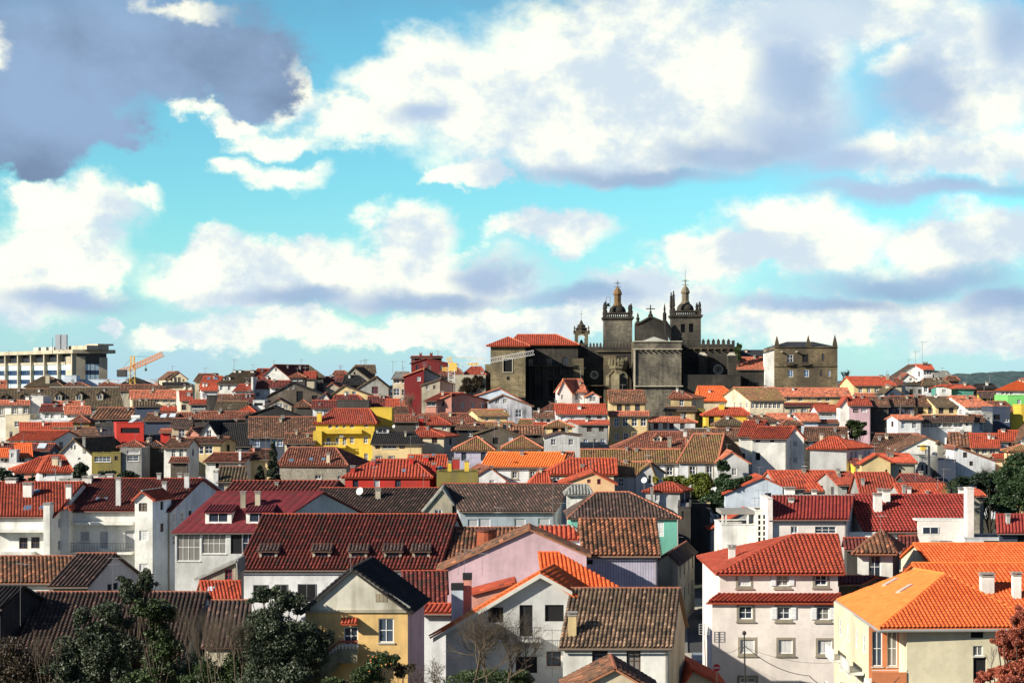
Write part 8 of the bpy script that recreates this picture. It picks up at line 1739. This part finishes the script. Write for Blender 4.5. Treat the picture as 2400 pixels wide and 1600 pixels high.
def palm():
    Y = 232; p = at('B5', 1545, 470, Y); root = thing('palm_tree', 'fan palm standing behind the maroon terrace roof', 'tree', (p.x, Y, zg(Y))); m = MB(); m.tube((p.x, Y, zg(Y)), p, .28, .22, 8); m.build('trunk', plain('bark', (.06, .045, .03), .95), root)
    rs = np.random.RandomState(8); m = MB()
    for i in range(46):
        a = rs.uniform(0, 6.28); el = rs.uniform(-.6, 1.3); d = Vector((math.cos(a) * math.cos(el), math.sin(a) * math.cos(el), math.sin(el))); L = rs.uniform(1.3, 2.0); tip = p + d * L + Vector((0, 0, -.5)); md = p + d * L * .6; m.tube(p, md, .03, .02, 3, cap=False); s = d.cross(Vector((0, 0, 1))).normalized()
        for k in range(-4, 5): e = md + (tip - md) * (1 - abs(k) * .07) + s * k * .16; m.add([md - s * .02, md + s * .05, e], [(0, 1, 2)])
    m.build('fronds', leafmat('green', *LEAF['green']), root)
palm()
# ---------------------------------------------------------------- alley: cars, lamp, signs, poles, cables
def car(px, py, Y, yaw, col, label):
    p = P3(px, py, Y); z = -27.95; root = thing('parked_car', label, 'car', (p.x, Y, z), None); mm = lambda x, y, z_: (x, y, z_); prof = [(-2.05, .35), (-2.1, .75), (-1.25, .92), (-.65, 1.42), (.75, 1.45), (1.45, .98), (2.0, .9), (2.05, .35)]
    m = MB(); n = len(prof); vs = [(s * (.84 if z_ < 1 else .66), y, z_) for s in (-1, 1) for y, z_ in prof]; m.add(vs, [tuple(range(n)), tuple(range(2*n-1, n-1, -1))] + [(i, n+i, n+(i+1) % n, (i+1) % n) for i in range(n)])
    pm, N, L, B = nodes('car paint ' + col[0]); B.inputs['Base Color'].default_value = (*col[1], 1); B.inputs['Roughness'].default_value = .25; B.inputs['Coat Weight'].default_value = .6
    def put(o): o.parent = root; o.location = (0, 0, 0); return o
    b = m.build('body', pm, None, org=(0, 0, 0)); put(b)
    for (y0, z0, y1, z1) in ((-1.22, .95, -.70, 1.38), (.80, 1.40, 1.40, 1.02)):
        g = MB(); s0, s1 = (.74, .62) if y0 < 0 else (.62, .74); e = .02 * (-1 if y0 < 0 else 1); g.add([(-s0, y0 + e, z0 + .02), (s0, y0 + e, z0 + .02), (s1, y1 + e, z1 + .02), (-s1, y1 + e, z1 + .02)], [(0, 1, 2, 3)]); put(g.build('windscreen', glass(), None, org=(0, 0, 0)))
    for s in (-1, 1):
        g = MB(); g.add([(s * .79, -1.0, .98), (s * .79, 1.15, 1.0), (s * .68, .7, 1.38), (s * .68, -.6, 1.36)], [(0, 1, 2, 3)]); put(g.build('side_window', glass(), None, org=(0, 0, 0)))
        for y in (-1.3, 1.3): g = MB(); g.tube((s * .70, y, .31), (s * .88, y, .31), .31, None, 14); put(g.build('wheel', plain('rubber', (.02, .02, .02)), None, org=(0, 0, 0)))
        g = MB(); g.box((s * .6, -2.08, .68), (.3, .06, .14)); put(g.build('tail_light', plain('red plastic', (.4, .01, .01), .3), None, org=(0, 0, 0)))
    root.rotation_euler = (0, 0, yaw)
car(1662, 1500, 205, -.12, ('blue', (.03, .07, .16)), 'blue car parked against the right wall, farthest up the alley')
car(1664, 1500, 194, -.12, ('silver', (.22, .25, .30)), 'grey car parked in the alley behind the blue car')
car(1640, 1540, 168, -.1, ('navy', (.012, .018, .05)), 'dark navy car at the mouth of the alley')
def street_things():
    Y = 137.; p = at('C4', 1128, 1240, Y); r = thing('no_entry_sign', 'round red no entry sign beside the white three storey house', 'sign', (p.x, Y, -28)); m = MB(); m.tube((p.x, Y + .06, -28), (p.x, Y + .06, p.z + .3), .035); m.build('pole', plain('galvanised', (.3, .31, .32), .4, .6), r)
    R_ = 40 * K5 / F * Y; m = MB(); m.tube((p.x, Y, p.z), (p.x, Y + .03, p.z), R_, None, 24); m.build('disc', plain('sign red', (.60, .015, .015), .4, 0, .02), r); m = MB(); m.box((p.x, Y - .012, p.z), (R_ * 1.5, .015, R_ * .34)); m.build('bar', plain('sign white', (.8, .8, .8), .4, 0, .02), r)
    Y = 136.; p = at('C4', 1432, 862, Y); r = thing('utility_pole', 'black pole with a round head and cables before the white house', 'pole', (p.x, Y, -28)); m = MB(); m.tube((p.x + .12, Y, -28), (p.x, Y, p.z), .10, .05, 8); m.build('pole', plain('black iron', (.015, .015, .015), .6), r); m = MB(); m.lathe((p.x, Y, p.z - .15), [(.05, 0), (.16, .08), (.17, .2), (.1, .32), (.02, .36)], 12); m.build('head', plain('black iron', (.015, .015, .015), .6), r)
    m = MB(); pr = None
    for k in range(9): a = k / 8 * math.pi; q = at('C4', 1385 + 60 * (1 - math.cos(a)) / 2, 1085 - 85 * math.sin(a / 2) , Y); (m.tube(pr, q, .03, None, 5) if pr is not None else None); pr = q
    m.build('cable_loop', plain('black iron', (.015, .015, .015), .6), r)
    def wire(label, pts, rr=.022):
        m = MB(); P = [at(*a) for a in pts]; n = 14
        for (a, b) in zip(P, P[1:]):
            pv = a
            for i in range(1, n + 1): t = i / n; q = a.lerp(b, t) - Vector((0, 0, .5 * 4 * t * (1 - t))); m.tube(pv, q, rr, None, 4, cap=False); pv = q
        o = m.build('overhead_cable', plain('cable', (.03, .03, .03), .8), None, org=tuple(P[0])); tag(o, label, 'cable')
    wire('thick cable running down right from the black pole', [('C4', 1440, 1000, 136.), ('C4', 2150, 1330, 120.), ('C5', 340, 1400, 118.)], .03)
    wire('thin cable crossing the white facade right of the black pole', [('C4', 1440, 1010, 136.), ('C5', 300, 1180, 138.)], .015)
    wire('thin cable from the alley corner to the black pole', [('C4', 1110, 1040, 150.), ('C4', 1440, 970, 136.)], .015)
    wire('dark cable along the bottom of the cream apartment block', [('C5', 150, 1400, 120.), ('C5', 700, 1395, 120.), ('C5', 980, 1340, 120.)], .03)
    # square aerial on a pole in the alley
    Y = 150.; p = at('C4', 990, 830, Y); r = thing('tv_antenna', 'square grid aerial on a thin pole in front of the alley', 'antenna', (p.x, Y, -28)); m = MB(); b = at('C4', 1003, 1411, Y); m.tube((b.x + .1, Y, -28), (p.x, Y, p.z + .5), .03); m.build('mast', plain('pale pole', (.5, .5, .48), .5), r); m = MB()
    for i in range(5):
        z = p.z + .55 - i * .22; m.tube((p.x - .45, Y - .05, z), (p.x + .45, Y - .05, z), .025, None, 4)
    for x in (-.45, 0, .45): m.tube((p.x + x, Y - .05, p.z - .35), (p.x + x, Y - .05, p.z + .57), .025, None, 4)
    m.build('grid', plain('pale pole', (.5, .5, .48), .5), r)
    # wall lamps and lamp over the white gable
    Y = 299.5; c = at('A5', 1240, 1265, Y); m = MB(); m.lathe((0, 0, 0), [(.05, -.2), (.5, -.15), (.6, 0), (.5, .15), (.05, .2)], 16); o = m.build('round_wall_lamp', plain('yellow glass', (.85, .55, .08), .3), None, org=(0, 0, 0)); o.location = c; o.rotation_euler = (R(90), 0, 0); tag(o, 'round yellow disc fixed to the white gable', 'lamp')
    Y = 280.; p = at('A5', 1305, 1245, Y); r = thing('street_lamp', 'dark square lamp post in front of the white gable', 'street lamp', (p.x, Y, zg(Y))); m = MB(); m.box((p.x, Y, (p.z + zg(Y)) / 2), (.32, .3, p.z - zg(Y))); m.build('post', plain('grey iron', (.05, .055, .06), .6), r); m = MB(); m.box((p.x - 1.0, Y, p.z - .05), (1.9, .35, .22)); m.build('lamp_head', plain('grey iron', (.05, .055, .06), .6), r)
    Y = 295; p = at('B1', 612, 280, Y - 20); q = at('B1', 616, 410, Y - 20); r = thing('street_lamp', 'thin grey post in front of the orange red hip roof house', 'street lamp', (q.x, q.y, zg(Y - 20))); m = MB(); m.tube((q.x, q.y, zg(Y - 20)), p, .09, .07); m.build('post', plain('galvanised', (.3, .31, .32), .4, .6), r); m = MB(); m.box((p.x - .3, p.y, p.z), (.8, .3, .12)); m.build('lamp_head', plain('galvanised', (.3, .31, .32), .4, .6), r)
street_things()
h=house('B1', 'salmon and blue corner house with a wide orange red hip roof', (430, 790), 300, (535, 700, 130), 'H', D=287, xs=120, wall='wcool', tile='redb', sidewall=None, w=[('w', 470, 316, 512, 372)], ch=[(570, 640, 140, 245, 'cream'), (655, 672, 175, 260, 'lgrey')])
house('B1', 'salmon front of the corner house with two white windows', (155, 428), 298, (430, 520, 150), 'H', D=288, wall='salmon', tile='redb', w=[('w', 235, 315, 270, 378), ('w', 345, 315, 378, 375)])
house('A1', 'water heater panel frame', (0,1), 1) if False else None
def solar():
    Y = 352.; r = thing('solar_water_heater', 'solar water heater with white tank on the red cubic house', 'solar heater', at('A1', 1480, 990, Y)); a, b, c, d = [at('A1', *q) for q in ((1405, 990, Y), (1450, 990, Y), (1530, 930, Y + 1.5), (1478, 930, Y + 1.5))]
    m = MB(); m.add([a, b, c, d] + [p - Vector((0, 0, .12)) for p in (a, b, c, d)], [(0, 1, 2, 3), (7, 6, 5, 4), (0, 4, 5, 1), (1, 5, 6, 2), (2, 6, 7, 3), (3, 7, 4, 0)]); m.build('panel', plain('pale collector', (.5, .58, .62), .15), r); m = MB(); m.tube(at('A1', 1450, 928, Y + 1.5), at('A1', 1545, 928, Y + 1.5), .45, None, 12); m.build('tank', plain('appliance white', (.7, .7, .66)), r)
solar()
for (T, x, yt, yb, k, l) in (('A2', 322, 290, 400, 1, 'crossbar aerial over the brown roof with three chimneys'), ('A2', 762, 300, 350, 0, 'short aerial on the tip of the big white gable'), ('A2', 1062, 290, 350, 0, 'thin aerial over the mossy brown roof'), ('A2', 1490, 360, 430, 0, 'aerial left of the pale stone gable'), ('A2', 1778, 290, 370, 0, 'aerial right of the pale stone gable'), ('A2', 2072, 310, 430, 1, 'left of two aerials by the maroon house'), ('A2', 2178, 310, 400, 1, 'right of two aerials by the maroon house'), ('A5', 1232, 95, 330, 1, 'tall double aerial on the right hilltop'), ('A5', 1155, 200, 350, 0, 'short aerial left of the tall double aerial'), ('A5', 1975, 470, 560, 0, 'aerial with small dish near the distant hill'), ('A5', 840, 420, 460, 0, 'small aerial beside the pale ridge chimney'), ('A1', 1410, 455, 510, 0, 'tiny aerial left of the black pyramid roof')): antenna(T, x, yt, yb, Y=420, kind=k, label=l)
for (T, x, yt, yb, Y, l) in (('A2', 1720, 905, 985, 315, 'aerial on the yellow house roof'), ('A2', 675, 1100, 1411, 290, 'slim pole left of the tall conifer'), ('A2', 2268, 1130, 1380, 295, 'dark pole right of the cream house'), ('A3', 935, 950, 1140, 300, 'pole between the two mossy pyramids and the cream house'), ('A3', 982, 1230, 1330, 280, 'short pole between the two pyramid roofs'), ('A3', 2028, 1080, 1300, 300, 'white pole before the tall grey house'), ('A3', 1548, 750, 840, 350, 'aerial on the lilac terrace'), ('A3', 1885, 380, 510, 376, 'aerial above the slim pink tower house'), ('A5', 992, 780, 905, 330, 'aerial above the white cottage'), ('A5', 1780, 690, 800, 345, 'aerial on the wide salmon roof'), ('A5', 1375, 540, 700, 350, 'thin mast before the brown hilltop roof'), ('A5', 640, 1090, 1230, 290, 'pole with a small dish left of the dark sweep of roof'), ('A5', 1585, 1190, 1411, 285, 'leaning pole by the plank house'), ('B3', 675, 100, 440, 235, 'tall thin aerial before the yellow chimneys'), ('B3', 155, 330, 455, 240, 'pale aerial over the red parapet'), ('B4', 1590, 500, 720, 225, 'thin aerial before the pale blue gable'), ('B4', 1685, 390, 580, 240, 'upper thin aerial at the pale blue gable'), ('B5', 1155, 265, 390, 248, 'aerial over the low dark roofs'), ('C2', 1610, 5, 140, 126, 'aerial on the tip of the villa gable'), ('B5', 770, 780, 950, 165, 'broad crossbar aerial above the small tower')): antenna(T, x, yt, yb, Y=Y, kind=1 if 'broad' in l or 'tall' in l else 0, label=l)

def auto_aerials():
    rn = random.Random(9); done = 0
    for H in HS:
        if not (150 < H.D < 460) or H.root.name.startswith('office') or rn.random() > .33 or len(H.label.split()) > 11: continue
        pl = H.facets[0][0]; top = pl[3 if len(pl) > 3 else 2].lerp(pl[2], rn.uniform(.1, .9)); x, y = proj(top)
        if not (5 < x < 2395 and y < 1560): continue
        k = 300 / H.D; antenna('Z', x, y - rn.uniform(13, 26) * k, y + 3, Y=top.y - .2, kind=rn.choice((0, 1)), label='thin aerial on the ' + H.label); done += 1
auto_aerials()
